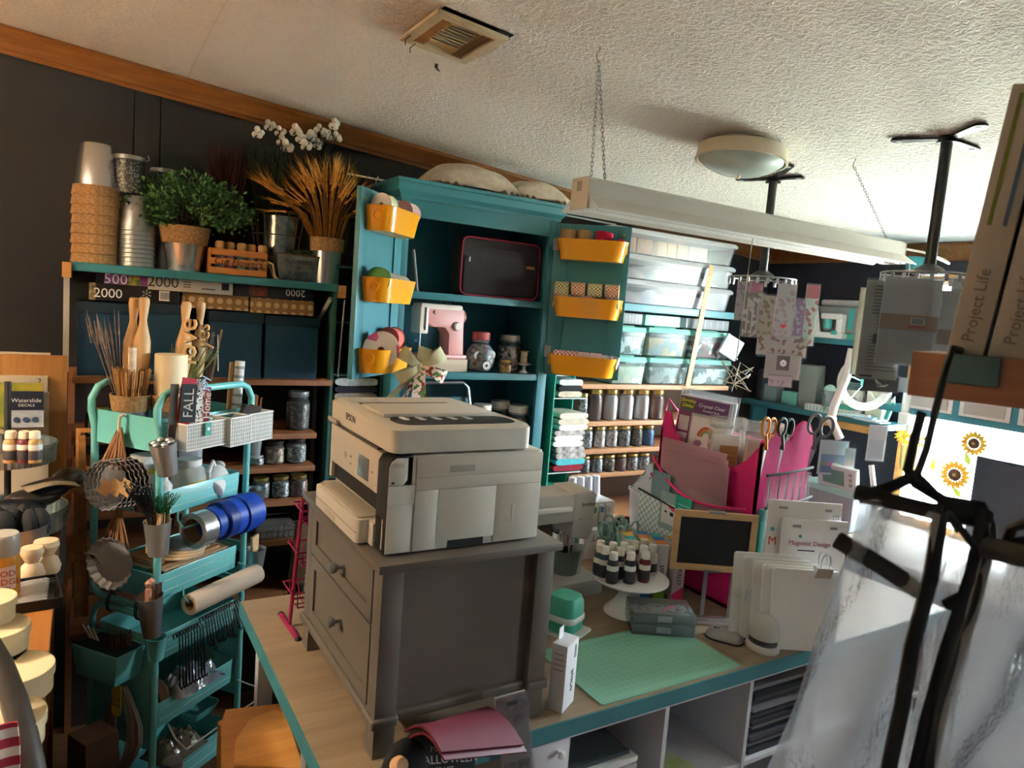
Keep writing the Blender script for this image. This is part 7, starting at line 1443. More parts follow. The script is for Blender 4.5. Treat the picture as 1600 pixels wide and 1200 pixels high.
# ---------------- front: hanging packs under the cabinet edge
HX = Vector((0.72, 1.085, 0.86))
pu = thing('crimson_flap', 'crimson curved leather flap with cut-out wreath hanging over the packs', 'leather flap', (0.66, 1.06, 0.80), math.radians(0))
A, B, Cc, D = [pt(px, py, 'y', yy)-Vector((0.66, 1.06, 0.80)) for px, py, yy in ((632, 1145, 1.10), (762, 1106, 1.13), (817, 1165, 1.03), (688, 1177, 0.99))]
def flap(u, v):
    p = A.lerp(B, u).lerp(D.lerp(Cc, u), v); p = p+Vector((0, 0, 0.015*math.sin(v*math.pi)*(1-u)+0.012*math.sin(math.pi*v))); return p
FLM = mat('#620b24', 0.7)
MB().grid(flap, 14, 10, 0.004).build('flap', FLM, pu)
MB().grid(lambda u, v: flap(u, v)+Vector((0.004, -0.006, -0.012)), 14, 10, 0.004).build('under_flap', mat('#5c0a20', 0.45), pu)
for k in range(16):
    a = 2*math.pi*k/16; u, v = 0.52+0.20*math.cos(a), 0.5+0.30*math.sin(a)
    p = flap(u, v); du = (flap(u+0.01, v)-p).normalized(); dv = (flap(u, v+0.01)-p).normalized(); n = dv.cross(du) if dv.cross(du).z > 0 else du.cross(dv)
    MB().at(m=basis(p+n*0.0009, du, n.cross(du))).prism([(0.008*math.cos(t)*math.cos(a*2)-0.004*math.sin(t)*math.sin(a*2), 0.008*math.cos(t)*math.sin(a*2)+0.004*math.sin(t)*math.cos(a*2)) for t in [2*math.pi*i/12 for i in range(12)]], 0, 0.0008).build('cut_out', mat('#5a0a1e', 0.6), pu)
def pack(name, label, P0, P1, P2, th, m, cat='craft pack', group=None):
    """flat pack from bottom-left, bottom-right and top-left corners"""
    P0, P1, P2 = Vector(P0), Vector(P1), Vector(P2); o = thing(name, label, cat, P0, group=group); R = (P1-P0); U = (P2-P0)
    mm = basis((0, 0, 0), R, U); MB().at(m=mm).box(0, 0, -th, R.length, U.length, 0).build('card', m, o); return o, mm, R.length, U.length
P0 = pt(645, 1260, 'y', 1.06); P1 = pt(745, 1250, 'y', 1.05); P2 = pt(640, 1152, 'y', 1.09)
o, mm, w, h = pack('halloween_pack', 'black craft pack lettered Halloween under the crimson flap', P0, P1, P2, 0.012, mat('#1d1b1c', 0.5))
text(o, 'MAKER', mm @ Vector((w*0.5, h-0.022, 0.001)), mm.col[0].xyz, mm.col[1].xyz, 0.016, mat('#b9b4aa', 0.6)); text(o, 'HALLOWEEN', mm @ Vector((w*0.56, h-0.042, 0.001)), mm.col[0].xyz, mm.col[1].xyz, 0.021, mat('#cfcac0', 0.6)); text(o, 'CRAFT', mm @ Vector((w*0.5, h-0.060, 0.001)), mm.col[0].xyz, mm.col[1].xyz, 0.013, mat('#b9b4aa', 0.6)); 
for k in range(4): MB().at(m=mm).box(w*0.55+0.012*k, h*0.22, 0, w*0.55+0.012*k+0.008, h*0.34, 0.0006).build('red_print', mat('#8e1f22', 0.5), o)
P0 = pt(790, 1240, 'y', 1.10); P1 = pt(836, 1225, 'y', 1.09); P2 = pt(774, 1092, 'y', 1.12)
o, mm, w, h = pack('clear_craft_pack', 'clear hanging pack with purple floral card beside the crimson flap', P0, P1, P2, 0.006, mat('#cfcad2', 0.5))
MB().at(m=mm).box(0, h*0.66, 0, w, h-0.004, 0.0006).build('floral_panel', mat('#8d8298', 0.5, hex2='#d9cfd8', vs_=40), o); MB().at(m=mm).box(w*0.35, h-0.022, 0.0006, w*0.7, h-0.014, 0.001).build('hang_hole', INK, o); MB().at(m=mm).box(w*0.05, 0.01, 0, w*0.9, h*0.3, 0.0006).build('picture', mat('#6d5a62', 0.5, hex2='#b9b2b8', vs_=60), o); MB().at(m=mm).box(-0.004, -0.004, 0.001, w+0.004, h+0.002, 0.002).build('sleeve', FILM, o)
plain('black_bag', 'black fabric bag corner behind the Halloween pack', 'bag', MB().ball(0.055, (0, 0, 0), 16, 10, sx=0.9, sy=0.5, sz=1.4), mat('#0c0c0d', 0.8), pt(632, 1215, 'y', 1.09))
plain('wooden_disc', 'pale round wooden disc in the black bag', 'wooden disc', MB().lathe([(0.014, -0.01), (0.016, 0), (0.012, 0.01), (1e-7, 0.012)], 16), wood('#c99a6a', '#e0b98c', 0.6), pt(624, 1196, 'y', 1.05), rot=(math.radians(60), 0, 0.3))
# chair at the table's left end
ch = thing('wooden_chair', 'warm pine chair back at the table left end', 'chair', (0.20, 1.30, 0))
def chp(px, py, z): return pt(px, py, 'z', z)-Vector((0.20, 1.30, 0))
zs = 0.56
o1 = [chp(*p, zs) for p in ((345, 1130), (352, 1108), (440, 1098), (456, 1125), (492, 1215), (345, 1215))]
MB().prism([(p.x, p.y) for p in o1], zs-0.02, zs).build('seat', wood('#b87a3c', '#cc8e4c', 0.4), ch, bevel=0.004)
o2 = [chp(*p, zs) for p in ((365, 1200), (368, 1160), (390, 1128), (430, 1112), (448, 1122), (475, 1205))]
MB().prism([(p.x, p.y) for p in o2], zs, zs+0.008).build('seat_pad', wood('#cf8f45', '#e2a65c', 0.4), ch, bevel=0.003)
for p in (o1[1], o1[2], o1[4], o1[5]): MB().cyl(0.016, 0, zs-0.02, 10, p.x*0.95, p.y*0.95).build('leg', wood('#b87a3c', '#cc8e4c', 0.4), ch)
# ================================================================== ceiling things
def cpt(px, py):
    d = ray(px, py); t = (2.415-EYE.z)/(d.z+0.0775*d.x); return EYE+d*t
TILT = math.atan(0.0775)
# shop light
FX0, FX1, FY, FZ = 1.065, 2.46, 1.477, 1.928
sl = thing('shop_light', 'long white hanging shop light above the craft table', 'light fixture', (FX0, FY, FZ)); SLM = mat('#d3cfc8', 0.45)
L = FX1-FX0
prof = [(-0.078, 0.0), (-0.076, -0.003), (-0.032, 0.030), (-0.032, 0.072), (-0.026, 0.078), (0.026, 0.078), (0.032, 0.072), (0.032, 0.030), (0.076, -0.003), (0.078, 0.0), (0.034, 0.033), (0.030, 0.026), (-0.030, 0.026), (-0.034, 0.033)]
outer = [(-0.08, 0.0), (-0.034, 0.032), (-0.034, 0.07), (-0.026, 0.078), (0.026, 0.078), (0.034, 0.07), (0.034, 0.032), (0.08, 0.0), (0.078, -0.002), (0.032, 0.028), (-0.032, 0.028), (-0.078, -0.002)]
MB().loft([[(0.0, y, z) for y, z in outer], [(L, y, z) for y, z in outer]]).build('housing', SLM, sl)
for x in (-0.003, L): MB().box(x, -0.036, 0.0, x+0.003, 0.036, 0.079).build('end_cap', mat('#c9c2b2', 0.5), sl, bevel=0.001)
for y in (-0.03, 0.03):
    MB().at((0.03, y, 0.012), ry=math.pi/2).cyl(0.0125, 0, L-0.06, 12).build('fluorescent_tube', mat('#f4f4f2', 0.25), sl)
    for x in (0.0, L-0.03): MB().box(x+0.002, y-0.012, 0.0, x+0.028, y+0.012, 0.028).build('lamp_holder', WHITE, sl)
MB().box(-0.0036, -0.008, 0.045, -0.003, 0.012, 0.07).build('sticker', mat('#8f8878', 0.6), sl)
def chain(label, P, Q):
    P, Q = Vector(P), Vector(Q); n = max(4, int((Q-P).length/0.011)); g = MB(); d = (Q-P).normalized(); a = d.orthogonal().normalized(); b = d.cross(a)
    for k in range(n):
        c = P+(Q-P)*((k+0.5)/n); s = a if k % 2 else b
        g.tube([c+d*(0.0085*math.cos(t))+s*(0.0034*math.sin(t)) for t in [2*math.pi*i/8 for i in range(8)]], 0.0011, 4, True)
    return plain('hanging_chain', label, 'chain', g, STEEL_D, kind='stuff')
h1 = cpt(938, 74); h2 = cpt(1337, 247)
tp1 = Vector((FX0+0.03, FY, FZ+0.078)); tp2 = Vector((FX0+0.075, FY, FZ+0.078))
chain('thin steel chain, left strand at the shop light near end', h1-Vector((0, 0, 0.035)), tp1); chain('thin steel chain, right strand at the shop light near end', h1-Vector((0, 0, 0.035)), tp2)
e2 = Vector((FX1-0.06, FY, FZ+0.078)); chain('thin steel chain at the shop light far end', h2-Vector((0, 0, 0.03)), e2); chain('loose chain end below the shop light far end', e2+Vector((0.01, -0.085, -0.075)), e2+Vector((0.012, -0.085, -0.14)))
for k, h in enumerate((h1, h2)): plain('ceiling_hook', ('brass ceiling hook above the shop light near end', 'white ceiling hook above the shop light far end')[k], 'hook', MB().tube([(0, 0, 0.002), (0, 0, -0.008), (-0.008, 0, -0.016), (-0.008, 0, -0.028), (0.0, 0, -0.036), (0.008, 0, -0.03)], 0.0018, 6), mat('#b9a284', 0.4, 0.5), h)
q = Vector((sx(1167, FY, FZ-0.01), FY-0.02, FZ-0.0)); plain('pull_cord', 'bead pull cord hanging from the shop light', 'cord', MB().tube([(0, 0, 0), (-0.005, 0.0, -0.18), (-0.012, 0, -0.36)], 0.0016, 5).ball(0.004, (-0.012, 0, -0.36), 8, 6), mat('#c9c6c0', 0.4, 0.6), q)
plain('power_cord', 'white power cord running from the shop light to the right pole', 'cord', MB().tube([(FX1, FY, FZ+0.06), (FX1+0.08, FY-0.05, FZ+0.05), (FX1+0.06, FY-0.14, FZ+0.02), (FX1-0.1, FY-0.24, FZ-0.01), (FX1-0.3, FY-0.30, FZ-0.01)], 0.004, 6), WHITE)
# flush dome light
dm = cpt(1162, 224); dl = thing('dome_light', 'round cream flush ceiling light with frosted glass bowl', 'ceiling light', dm, rot=(0, TILT, 0))
MB().lathe([(0.10, 0.0), (0.10, -0.012), (0.134, -0.014), (0.146, -0.02), (0.149, -0.05), (0.151, -0.062), (0.143, -0.064), (0.141, -0.05), (1e-7, -0.045)], 40).build('rim', mat('#cfc4ab', 0.5), dl)
MB().lathe([(0.139, -0.056), (0.136, -0.062), (0.115, -0.078), (0.08, -0.095), (0.03, -0.104), (1e-7, -0.105)], 36, cap=False).build('glass_bowl', mat('#b9c8c2', 0.25, var=0.12, vs_=14), dl); MB().ball(0.008, (0, 0, -0.11), 10, 6).build('finial', CREAM, dl)
# ceiling vent
V = [cpt(*p) for p in ((628, 47), (703, 10), (788, 58), (718, 84))]; vc = sum(V, Vector())/4
vt = thing('ceiling_vent', 'yellowed square ceiling vent hanging loose on one side', 'vent', vc, rot=(0, TILT, 0)); VM = mat('#cbbd9e', 0.6, var=0.1, vs_=20); vw, vd = 0.098, 0.118
MB().box(-vw+0.015, -vd+0.0, -0.003, vw+0.012, vd-0.01, -0.001).build('duct_hole', mat('#1a1613', 0.9), vt)
f = MB(); t = 0.026
f.ring([(-vw, -vd), (vw, -vd), (vw, vd), (-vw, vd)], [(-vw+t, -vd+t), (vw-t, -vd+t), (vw-t, vd-t), (-vw+t, vd-t)], -0.02, -0.010); f.build('frame', VM, vt, bevel=0.001)
for k in range(8): MB().at((-0.03+0.0, -vd+t+0.012+0.0165*k*1.05, -0.016), rx=0.6).box(-0.018, -0.007, -0.001, 0.062, 0.007, 0.001).build('slat', VM, vt)
for k in range(4): MB().at((-vw+t+0.004+0.008*k, 0, -0.016), ry=0.7).box(-0.004, -vd+t, -0.0008, 0.004, vd-t, 0.0008).build('slat', mat('#a8875c', 0.6, var=0.3), vt); MB().at((vw-t-0.004-0.008*k, 0, -0.015), ry=-0.7).box(-0.004, -vd+t, -0.0008, 0.004, vd-t, 0.0008).build('slat', mat('#6d6252', 0.6, var=0.3), vt)
MB().box(-vw+t, -vd+t, -0.0105, vw-t, vd-t, -0.0095).build('damper', mat('#b8a47a', 0.7), vt)
MB().box(vw-0.006, -vd+0.02, -0.009, vw+0.012, vd-0.01, -0.002).build('dark_gap', mat('#2a221c', 0.9, var=0.4, vs_=60), vt)  # dark strip stands for the shade in the gap beside the dropped vent
for k, (a, b) in enumerate(((-0.06, 0.1), (-0.09, 0.06))): MB().tube([(a, b, -0.02), (a-0.01, b+0.01, -0.032), (a-0.004, b+0.02, -0.04)], 0.0015, 5).build('loose_wire', mat('#5a4a38', 0.7), vt)
plain('dark_scrap', 'small dark paint scrap dangling below the vent', 'scrap', MB().add([(0, 0, 0), (0.012, 0.004, -0.008), (0.02, 0.002, -0.02), (0.004, -0.003, -0.018), (0.004, 0.002, -0.006)], [(0, 1, 2, 3, 4)]).grid(lambda u, v: (0.01*u, 0.002*v, -0.012*v), 2, 2, 0.001), BLACK, cpt(680, 92)-Vector((0, 0, 0.012)))
# ceiling poles with hanging racks
def pole(px, py, zb, ends, label):
    c = cpt(px, py); o = thing('ceiling_pole', label, 'pole', c, group='ceiling-mounted poles')
    PB = mat('#1b1b1d', 0.45); MB().cyl(0.0155, zb-c.z, -0.004, 14).build('shaft', PB, o); MB().lathe([(0.03, -0.02), (0.022, -0.008), (0.022, 0.0)], 14).build('collar', PB, o)
    for e in ends:
        q = cpt(*e)-c; d = q.normalized(); s = Vector((-d.y, d.x, 0)).normalized(); n = len(ends)
        mm = Matrix((d, s, d.cross(s))).transposed().to_4x4(); P = [(0, -0.012), (q.length-0.02, -0.02)]+[(q.length-0.02+0.02*math.cos(a), 0.02*math.sin(a)) for a in [-math.pi/2+math.pi*i/8 for i in range(9)]]+[(q.length-0.02, 0.02), (0, 0.012)]
        MB().at(m=mm).prism(P, -0.010, -0.004).build('bracket_arm', PB, o); MB().at(m=Matrix.Translation(d*(q.length-0.024)) @ mm).cyl(0.009, -0.0115, -0.004, 12).build('screw_pad', mat('#b9bbbd', 0.4), o)
    return c
c1 = pole(1481, 213, 1.86, ((1392, 216), (1540, 190), (1527, 232)), 'black ceiling pole carrying the right-hand display ring')
c2 = pole(1209, 277, 1.866, ((1150, 278), (1258, 274), (1235, 254)), 'black ceiling pole carrying the display ring behind the dome light')
FH = Vector((math.sin(_yaw), math.cos(_yaw), 0)); RH = Vector((math.cos(_yaw), -math.sin(_yaw), 0))
def vplane(px, py, c, off=0.0):
    c0 = Vector(c)-FH*off; d = ray(px, py); t = (c0-EYE).dot(FH)/d.dot(FH); return EYE+d*t
def ring_rack(c, z, r, label):
    o = thing('display_ring', label, 'display ring', (c.x, c.y, z), group='hanging display rings')
    MB().tube([(r*math.cos(a), r*math.sin(a), 0) for a in [2*math.pi*i/40 for i in range(40)]], 0.0028, 6, True).build('ring', mat('#8d8d8e', 0.35, 0.8), o)
    for k in range(4): a = k*math.pi/2+0.4; MB().tube([(0, 0, 0.012), (r*math.cos(a), r*math.sin(a), 0)], 0.003, 5).build('spoke', BLACK, o)
    MB().lathe([(0.04, 0.0), (0.05, 0.006), (0.035, 0.02), (0.017, 0.03)], 20).build('hub', BLACK, o)
    for k in range(22):
        a = 2*math.pi*k/22; MB().at((r*math.cos(a), r*math.sin(a), -0.012), a).box(-0.002, -0.005, -0.012, 0.002, 0.005, 0.008).build('clip', STEEL_D, o)
R1Z, R2Z = 1.857, 1.858
ring_rack(c2, R1Z, 0.125, 'wire display ring of craft stickers near the window corner'); ring_rack(c1, R2Z, 0.125, 'wire display ring of envelopes at the right')
def hpack(label, px0, py0, px1, py1, c, off, m, group, name='hanging_pack', cat='craft pack', film=True, rz=0.0):
    a = vplane((px0+px1)/2, py1, c, off); s = ppm(a); w = (px1-px0)/s; h = (py1-py0)/s
    o = thing(name, label, cat, a, -_yaw+rz, group)
    MB().box(-w/2, 0, 0, w/2, 0.003, h).build('card', m, o)
    if film: MB().box(-w/2-0.003, -0.002, -0.004, w/2+0.003, -0.0014, h+0.006).build('sleeve', FILM, o)
    return o, w, h
G1 = 'sticker packs on the left ring'
P = [(1147, 440, 1169, 500, '#b9a2a0', '#8d7a9a', 'pale purple topped sticker pack, leftmost on the ring'), (1166, 443, 1184, 518, '#cf5a78', '#d98a9a', 'pink tall sticker pack on the ring'), (1158, 458, 1187, 526, '#7a5a48', '#d9cdb8', 'brown barred sticker pack on the ring'), (1183, 462, 1210, 528, '#c9b48c', '#8d6a3a', 'gold ornate sticker pack on the ring'), (1207, 444, 1236, 526, '#d9cfc6', '#c9a0a8', 'cream sticker pack with a red heart'), (1232, 468, 1252, 538, '#9a6a96', '#c9b0c4', 'purple sticker pack on the ring'), (1250, 446, 1270, 540, '#d0d8c0', '#c03a3a', 'red and green holly sticker pack, rightmost on the ring'), (1181, 524, 1258, 556, '#cdbfa6', '#8d5a4a', 'wide cream pack with a brown border below the ring'), (1193, 554, 1248, 592, '#c4bca6', '#d9d4c4', 'small square daisy card pack below the others'), (1200, 588, 1236, 604, '#cfc4bc', '#a8a0b0', 'lowest pale pack under the daisy card')]
for k, (x0, y0, x1, y1, a, b, lb) in enumerate(P):
    o, w, h = hpack(lb, x0, y0, x1, y1, c2, 0.12-0.011*abs(k-4) if k < 7 else 0.075+0.006*k, pattern('chips', a, b, 75, 0.5, h3=a) if k not in (8,) else mat(a, 0.6), G1)
    if k == 4: MB().at(m=basis((0.0, -0.003, h*0.2), (1, 0, 0), (0, 0, 1))).prism([(0.012*(math.sin(t)**3), 0.010*(0.8125*math.cos(t)-0.3125*math.cos(2*t)-0.125*math.cos(3*t)-0.06*math.cos(4*t))) for t in [2*math.pi*i/20 for i in range(20)]], 0, 0.0008).build('heart', mat('#c8324a', 0.5), o)
    if k == 8:
        MB().box(-0.024, -0.001, h*0.35, 0.024, 0, h*0.95).build('print_panel', mat('#6d6a54', 0.6), o)
        for q in range(8): a_ = q*math.pi/4; MB().at(m=basis((0.0, -0.0022, h*0.65), (1, 0, 0), (0, 0, 1)) @ Matrix.Rotation(a_, 4, 'Z')).prism([(0.003+0.0055*(1+math.cos(t)), 0.003*math.sin(t)) for t in [2*math.pi*i/10 for i in range(10)]], 0, 0.0006).build('petal', PAPER, o)
    if k == 6: MB().box(-w/2, -0.001, h*0.78, w/2, 0, h).build('red_header', mat('#c4182c', 0.5), o)
    if k == 2:
        for q in range(3): MB().box(-w*0.35+w*0.28*q, -0.001, 0.01, -w*0.27+w*0.28*q, 0, h*0.9).build('bar', mat('#d9cdb8', 0.5), o)
G2_ = 'packs on the right ring'
o, w, h = hpack('newsprint instruction sheet pack on the right ring', 1336, 440, 1400, 592, c1, 0.09, mat('#b9b6ac', 0.7), G2_)
for q in range(26):
    if 9 <= q <= 14: continue
    MB().box(-w*0.3, -0.001, h*0.97-h*0.034*(q+1), w*0.42, 0, h*0.97-h*0.034*(q+1)+0.0025).build('print_line', mat('#4a4a48', 0.7), o)
for q in range(3): text(o, '+4 +8 +0', (0.008, -0.001, h*0.63-h*0.035*q), (1, 0, 0), (0, 0, 1), 0.013, INK)
MB().box(-w*0.2, -0.001, h*0.36, w*0.2, 0, h*0.46).build('picture', mat('#2c2c2c', 0.6), o); MB().box(-w*0.4, -0.001, 0.004, -w*0.1, 0, 0.010).build('print_line', INK, o)
hpack('thin grey-green card edge left of the instruction sheet', 1328, 450, 1340, 585, c1, 0.075, mat('#a8a493', 0.7), G2_, film=False)
o, w, h = hpack('white envelope pack with brown paper band on the right ring', 1366, 436, 1456, 570, c1, 0.115, mat('#c7c5c9', 0.6), G2_)
MB().box(-w/2, -0.001, h*0.40, w/2, 0, h*0.58).build('paper_band', mat('#a5794e', 0.7), o); MB().box(0.005, -0.0016, h*0.47, 0.042, -0.001, h*0.55).build('barcode_label', mat('#d8d4cc', 0.6), o)
for q in range(7): MB().box(0.008+0.0045*q, -0.0022, h*0.475, 0.0104+0.0045*q, -0.0016, h*0.545).build('barcode_bar', INK, o)
MB().box(0.0, -0.0016, h*0.435, 0.045, -0.001, h*0.463).build('red_strip', mat('#b03038', 0.6), o)
o, w, h = hpack('second envelope pack with brown band, partly hidden', 1450, 455, 1482, 585, c1, 0.06, mat('#bdb6b4', 0.6), G2_); MB().box(-w/2, -0.001, h*0.36, w/2, 0, h*0.54).build('paper_band', mat('#9a7048', 0.7), o)
hpack('pale sticker sheet at the right of the ring', 1474, 438, 1535, 545, c1, -0.03, pattern('chips', '#d9dcd8', '#b9c4c0', 60, 0.6, h3='#e8e8e4'), G2_)
o, w, h = hpack('black photo card in a clear bag below the instruction sheet', 1348, 588, 1402, 612, c1, 0.085, mat('#232021', 0.5), G2_)
for q in range(3): MB().tube([(-0.02, -0.002, h*0.8), (-0.01+0.01*q, -0.002, h*0.3), (0.02, -0.002, h*0.5)], 0.0008, 4).build('white_line', PAPER, o)
hpack('clear empty sleeve beside the black photo card', 1402, 590, 1418, 613, c1, 0.08, clear('#e8e8ea', 0.5, 0.1, 0.3), G2_, film=False)
# ================================================================== window wall: shelves, desk and machines
XS = 3.40
def wx(px, py, X=XS): return pt(px, py, 'x', X)
us = thing('corner_shelf', 'teal upper shelf on the navy window wall with craft machines', 'shelf', (XS, 0, 0)); MB().box(0, 2.02, 1.612, XR-XS, 2.84, 1.642).build('board', TEAL, us, bevel=0.001); MB().box(0.02, 2.8, 1.5, XR-XS, 2.82, 1.612).build('bracket', TEAL, us)
ls = thing('corner_shelf', 'teal lower shelf on the navy window wall with mint boxes', 'shelf', (XS, 0, 0)); MB().box(-0.04, 1.94, 1.215, XR-XS, 2.84, 1.245).build('board', TEAL, ls, bevel=0.001); MB().box(0.02, 2.8, 1.1, XR-XS, 2.82, 1.215).build('bracket', TEAL, ls)
MB().box(-0.09, 1.95, 1.19, -0.04, 2.26, 1.222).build('pine_edge', PINE, ls)
# drawers and shelf across the window
wd = thing('window_shelf', 'teal shelf with white drawer fronts crossing the window', 'shelf', (3.36, 0, 0)); MB().box(0, 0.2, 1.315, 0.18, 2.0, 1.345).build('board', TEAL, wd, bevel=0.001); MB().box(0, 0.2, 1.425, 0.18, 2.0, 1.455).build('top_board', TEAL, wd, bevel=0.001)
for k in range(6):
    y1 = 1.86-0.235*k; d = MB().box(-0.006, y1-0.205, 1.347, 0.17, y1, 1.423).build('drawer', mat('#c9c6c2', 0.5), wd, bevel=0.002); MB().at((0, 0, 0)).box(-0.009, y1-0.185, 1.36, -0.006, y1-0.02, 1.41).build('label_panel', mat('#a8a29a', 0.6), d)
    MB().box(-0.002, y1+0.0, 1.345, 0.17, y1+0.028, 1.425).build('divider', TEAL, wd)
plain('red_marker', 'red marker lying on the window shelf drawers', 'marker', MB().at(m=basis((0, 0, 0), (0, 0, 1), (1, 0, 0))).cyl(0.008, 0, 0.07, 10), mat('#d0303a', 0.4), (3.345, 1.45, 1.43))
# upper shelf things
um = wx(1300, 478); zU = 1.6425
em = thing('craft_machine', 'grey cutting machine with mint side on the upper corner shelf', 'craft machine', (XS+0.02, 2.20, zU)); GM = mat('#8f9696', 0.45)
MB().box(0, 0, 0.03, 0.12, 0.28, 0.17).build('body', GM, em, bevel=0.012, seg=3); MB().box(-0.004, 0.03, 0.05, 0.1, 0.06, 0.165).build('mint_side', mat('#3fb4ae', 0.4), em, bevel=0.008); MB().box(0, 0, 0, 0.11, 0.28, 0.03).build('stand', MINT, em)
text(em, 'C', (-0.002, 0.19, 0.11), (0, -1, 0), (0, 0, 1), 0.04, GREY_L, 'emblem'); MB().at(m=basis((0.06, 0.02, 0.19), (1, 0, 0), (0, 0, 1))).cyl(0.018, -0.24, 0.0, 14).build('roller', GREY_L, em)
pi = thing('paper_trimmer', 'white slab trimmer leaning on the upper corner shelf', 'trimmer', (XS-0.02, 2.43, zU), rot=(math.radians(-14), 0, math.radians(15))); MB().box(-0.01, -0.045, 0, 0.012, 0.045, 0.20).build('slab', WHITE, pi, bevel=0.01, seg=3)
tp_ = thing('tape_gun', 'white tape dispenser at the left of the upper corner shelf', 'dispenser', (XS-0.02, 2.52, zU), math.radians(20)); MB().at(m=basis((0, 0, 0.05), (0, -1, 0), (0, 0, 1))).lathe([(0.05, -0.02), (0.05, 0.02), (0.03, 0.02), (0.03, -0.02), (0.05, -0.02)], 22, cap=False).build('reel', WHITE, tp_); MB().box(-0.02, -0.11, 0, 0.02, 0.0, 0.025).build('foot', WHITE, tp_, bevel=0.005); MB().at(m=basis((-0.022, 0, 0.05), (0, -1, 0), (0, 0, 1))).cyl(0.018, -0.002, 0.002, 14).build('hub', KRAFT, tp_)
pn = thing('button_press', 'white and mint button press on the upper corner shelf', 'press', (XS-0.015, 2.33, zU), math.radians(10)); MB().box(-0.04, -0.08, 0, 0.05, 0.06, 0.03).build('base', WHITE, pn, bevel=0.008); MB().box(-0.02, -0.065, 0.03, 0.04, -0.03, 0.13).build('column', WHITE, pn, bevel=0.01); MB().box(-0.03, -0.06, 0.10, 0.04, 0.05, 0.13).build('lever', WHITE, pn, bevel=0.01); MB().cyl(0.022, 0.05, 0.1, 14, 0, 0.02).build('punch', mat('#5fc0ba', 0.4), pn); MB().box(-0.042, -0.05, 0.02, -0.038, -0.02, 0.04).build('button', mat('#3fb4ae', 0.4), pn)
plain('teal_tub', 'small teal tub standing on top at the far corner', 'tub', MB().lathe([(0.035, 0), (0.04, 0.07), (0.038, 0.07), (1e-7, 0.068)], 18), mat('#3f9a9e', 0.5), wx(1428, 418, 3.46)-Vector((0, 0, 0.02)))
plain('mint_box', 'pale mint carton behind the white trimmer', 'box', MB().box(0, 0, 0, 0.05, 0.12, 0.11), MINT_P, (XS+0.0, 2.50, zU), bevel=0.003)
plain('cream_card', 'cream card behind the button press', 'card', MB().box(0, 0, 0, 0.012, 0.11, 0.14), CREAM, (XS+0.015, 2.08, zU), rot=(0, 0.1, 0))
wc = thing('web_camera', 'small white round camera at the end of the upper corner shelf', 'camera', (XS-0.02, 2.14, zU+0.17)); MB().ball(0.03, (0, 0, 0), 14, 8).build('shell', WHITE, wc); MB().at(m=basis((-0.026, 0, 0), (0, -1, 0), (0, 0, 1))).cyl(0.014, 0, 0.006, 14).build('lens', BLACK_G, wc); MB().box(-0.012, -0.012, -0.17, 0.012, 0.012, -0.02).build('stand', WHITE, wc)
# lower shelf things
zL = 1.2455
for k, (y, w, h, c, lb) in enumerate(((2.66, 0.12, 0.10, '#8fa6a4', 'grey-teal carton at the left of the lower corner shelf'), (2.52, 0.10, 0.075, '#7fd0c0', 'mint carton on the lower corner shelf'), (2.40, 0.11, 0.24, '#93a19c', 'tall grey-green slab leaning on the lower corner shelf'), (2.02, 0.09, 0.17, '#d9d6bf', 'cream craft pack with teal ribbon print'), (2.13, 0.08, 0.12, '#b9c9c6', 'pale clear carton near the shelf middle'))):
    plain('craft_carton', lb, 'carton', MB().box(0, 0, 0, 0.07, w, h), mat(c, 0.55), (XS+0.03, y, zL), rot=(0, -0.06 if k == 2 else 0, 0), group='cartons on the lower corner shelf', bevel=0.003)
mtr = thing('mint_tray', 'pale slotted tray with mint lid along the lower corner shelf', 'tray', (XS-0.03, 2.12, zL)); MB().box(0, 0, 0, 0.05, 0.30, 0.035).build('tray_body', WHITE, mtr, bevel=0.002); MB().box(0.0, 0.04, 0.035, 0.05, 0.18, 0.058).build('mint_lid', MINT, mtr, bevel=0.005)
for k in range(14): MB().box(-0.001, 0.008+0.021*k, 0.006, 0.0, 0.016+0.021*k, 0.03).build('slot', mat('#7fc4b8', 0.5), mtr)
bt2 = thing('glitter_vase', 'clear vase of mint ribbon on the lower corner shelf', 'vase', (XS+0.0, 2.30, zL+0.0)); MB().cup(0.03, 0.04, 0.12, 0.0015).build('vase_body', clear('#cfe4e2', 0.3, 0.08, 0.3), bt2); MB().ball(0.033, (0, 0, 0.12), 10, 7).build('ribbon_clump', mat('#8fd0c6', 0.6, hex2='#e8f0ec', vs_=60), bt2)
pm = thing('zigzag_case', 'pale case with a zigzag front on the lower corner shelf', 'case', (XS-0.01, 2.18, zL+0.06)); MB().box(0, -0.05, 0, 0.06, 0.07, 0.08).build('shell', mat('#d3d3c8', 0.5), pm, bevel=0.006); MB().tube([(-0.002, -0.045+0.018*i, 0.035+0.012*(i % 2)) for i in range(7)], 0.003, 5).build('zigzag', GREY, pm)
rc = thing('round_rack', 'round clear spiral rack on the lower corner shelf', 'rack', (XS+0.05, 2.22, zL+0.10))
for k in range(7): MB().tube([(0.045*math.cos(a), 0.045*math.sin(a), 0.012*k) for a in [2*math.pi*i/18 for i in range(18)]], 0.003, 5, True).build('hoop', mat('#7a9a9e', 0.3), rc)
pd = thing('glue_bottle', 'mint-bodied white pen bottle on the lower shelf end', 'bottle', wx(1388, 655)+Vector((-0.02, 0, 0)), rot=(0.25, 0, 0)); MB().cyl(0.013, 0, 0.09, 12).build('bottle_body', mat('#3fb0a8', 0.4), pd); MB().lathe([(0.012, 0.09), (0.006, 0.11), (1e-7, 0.125)], 12).build('tip', WHITE, pd)
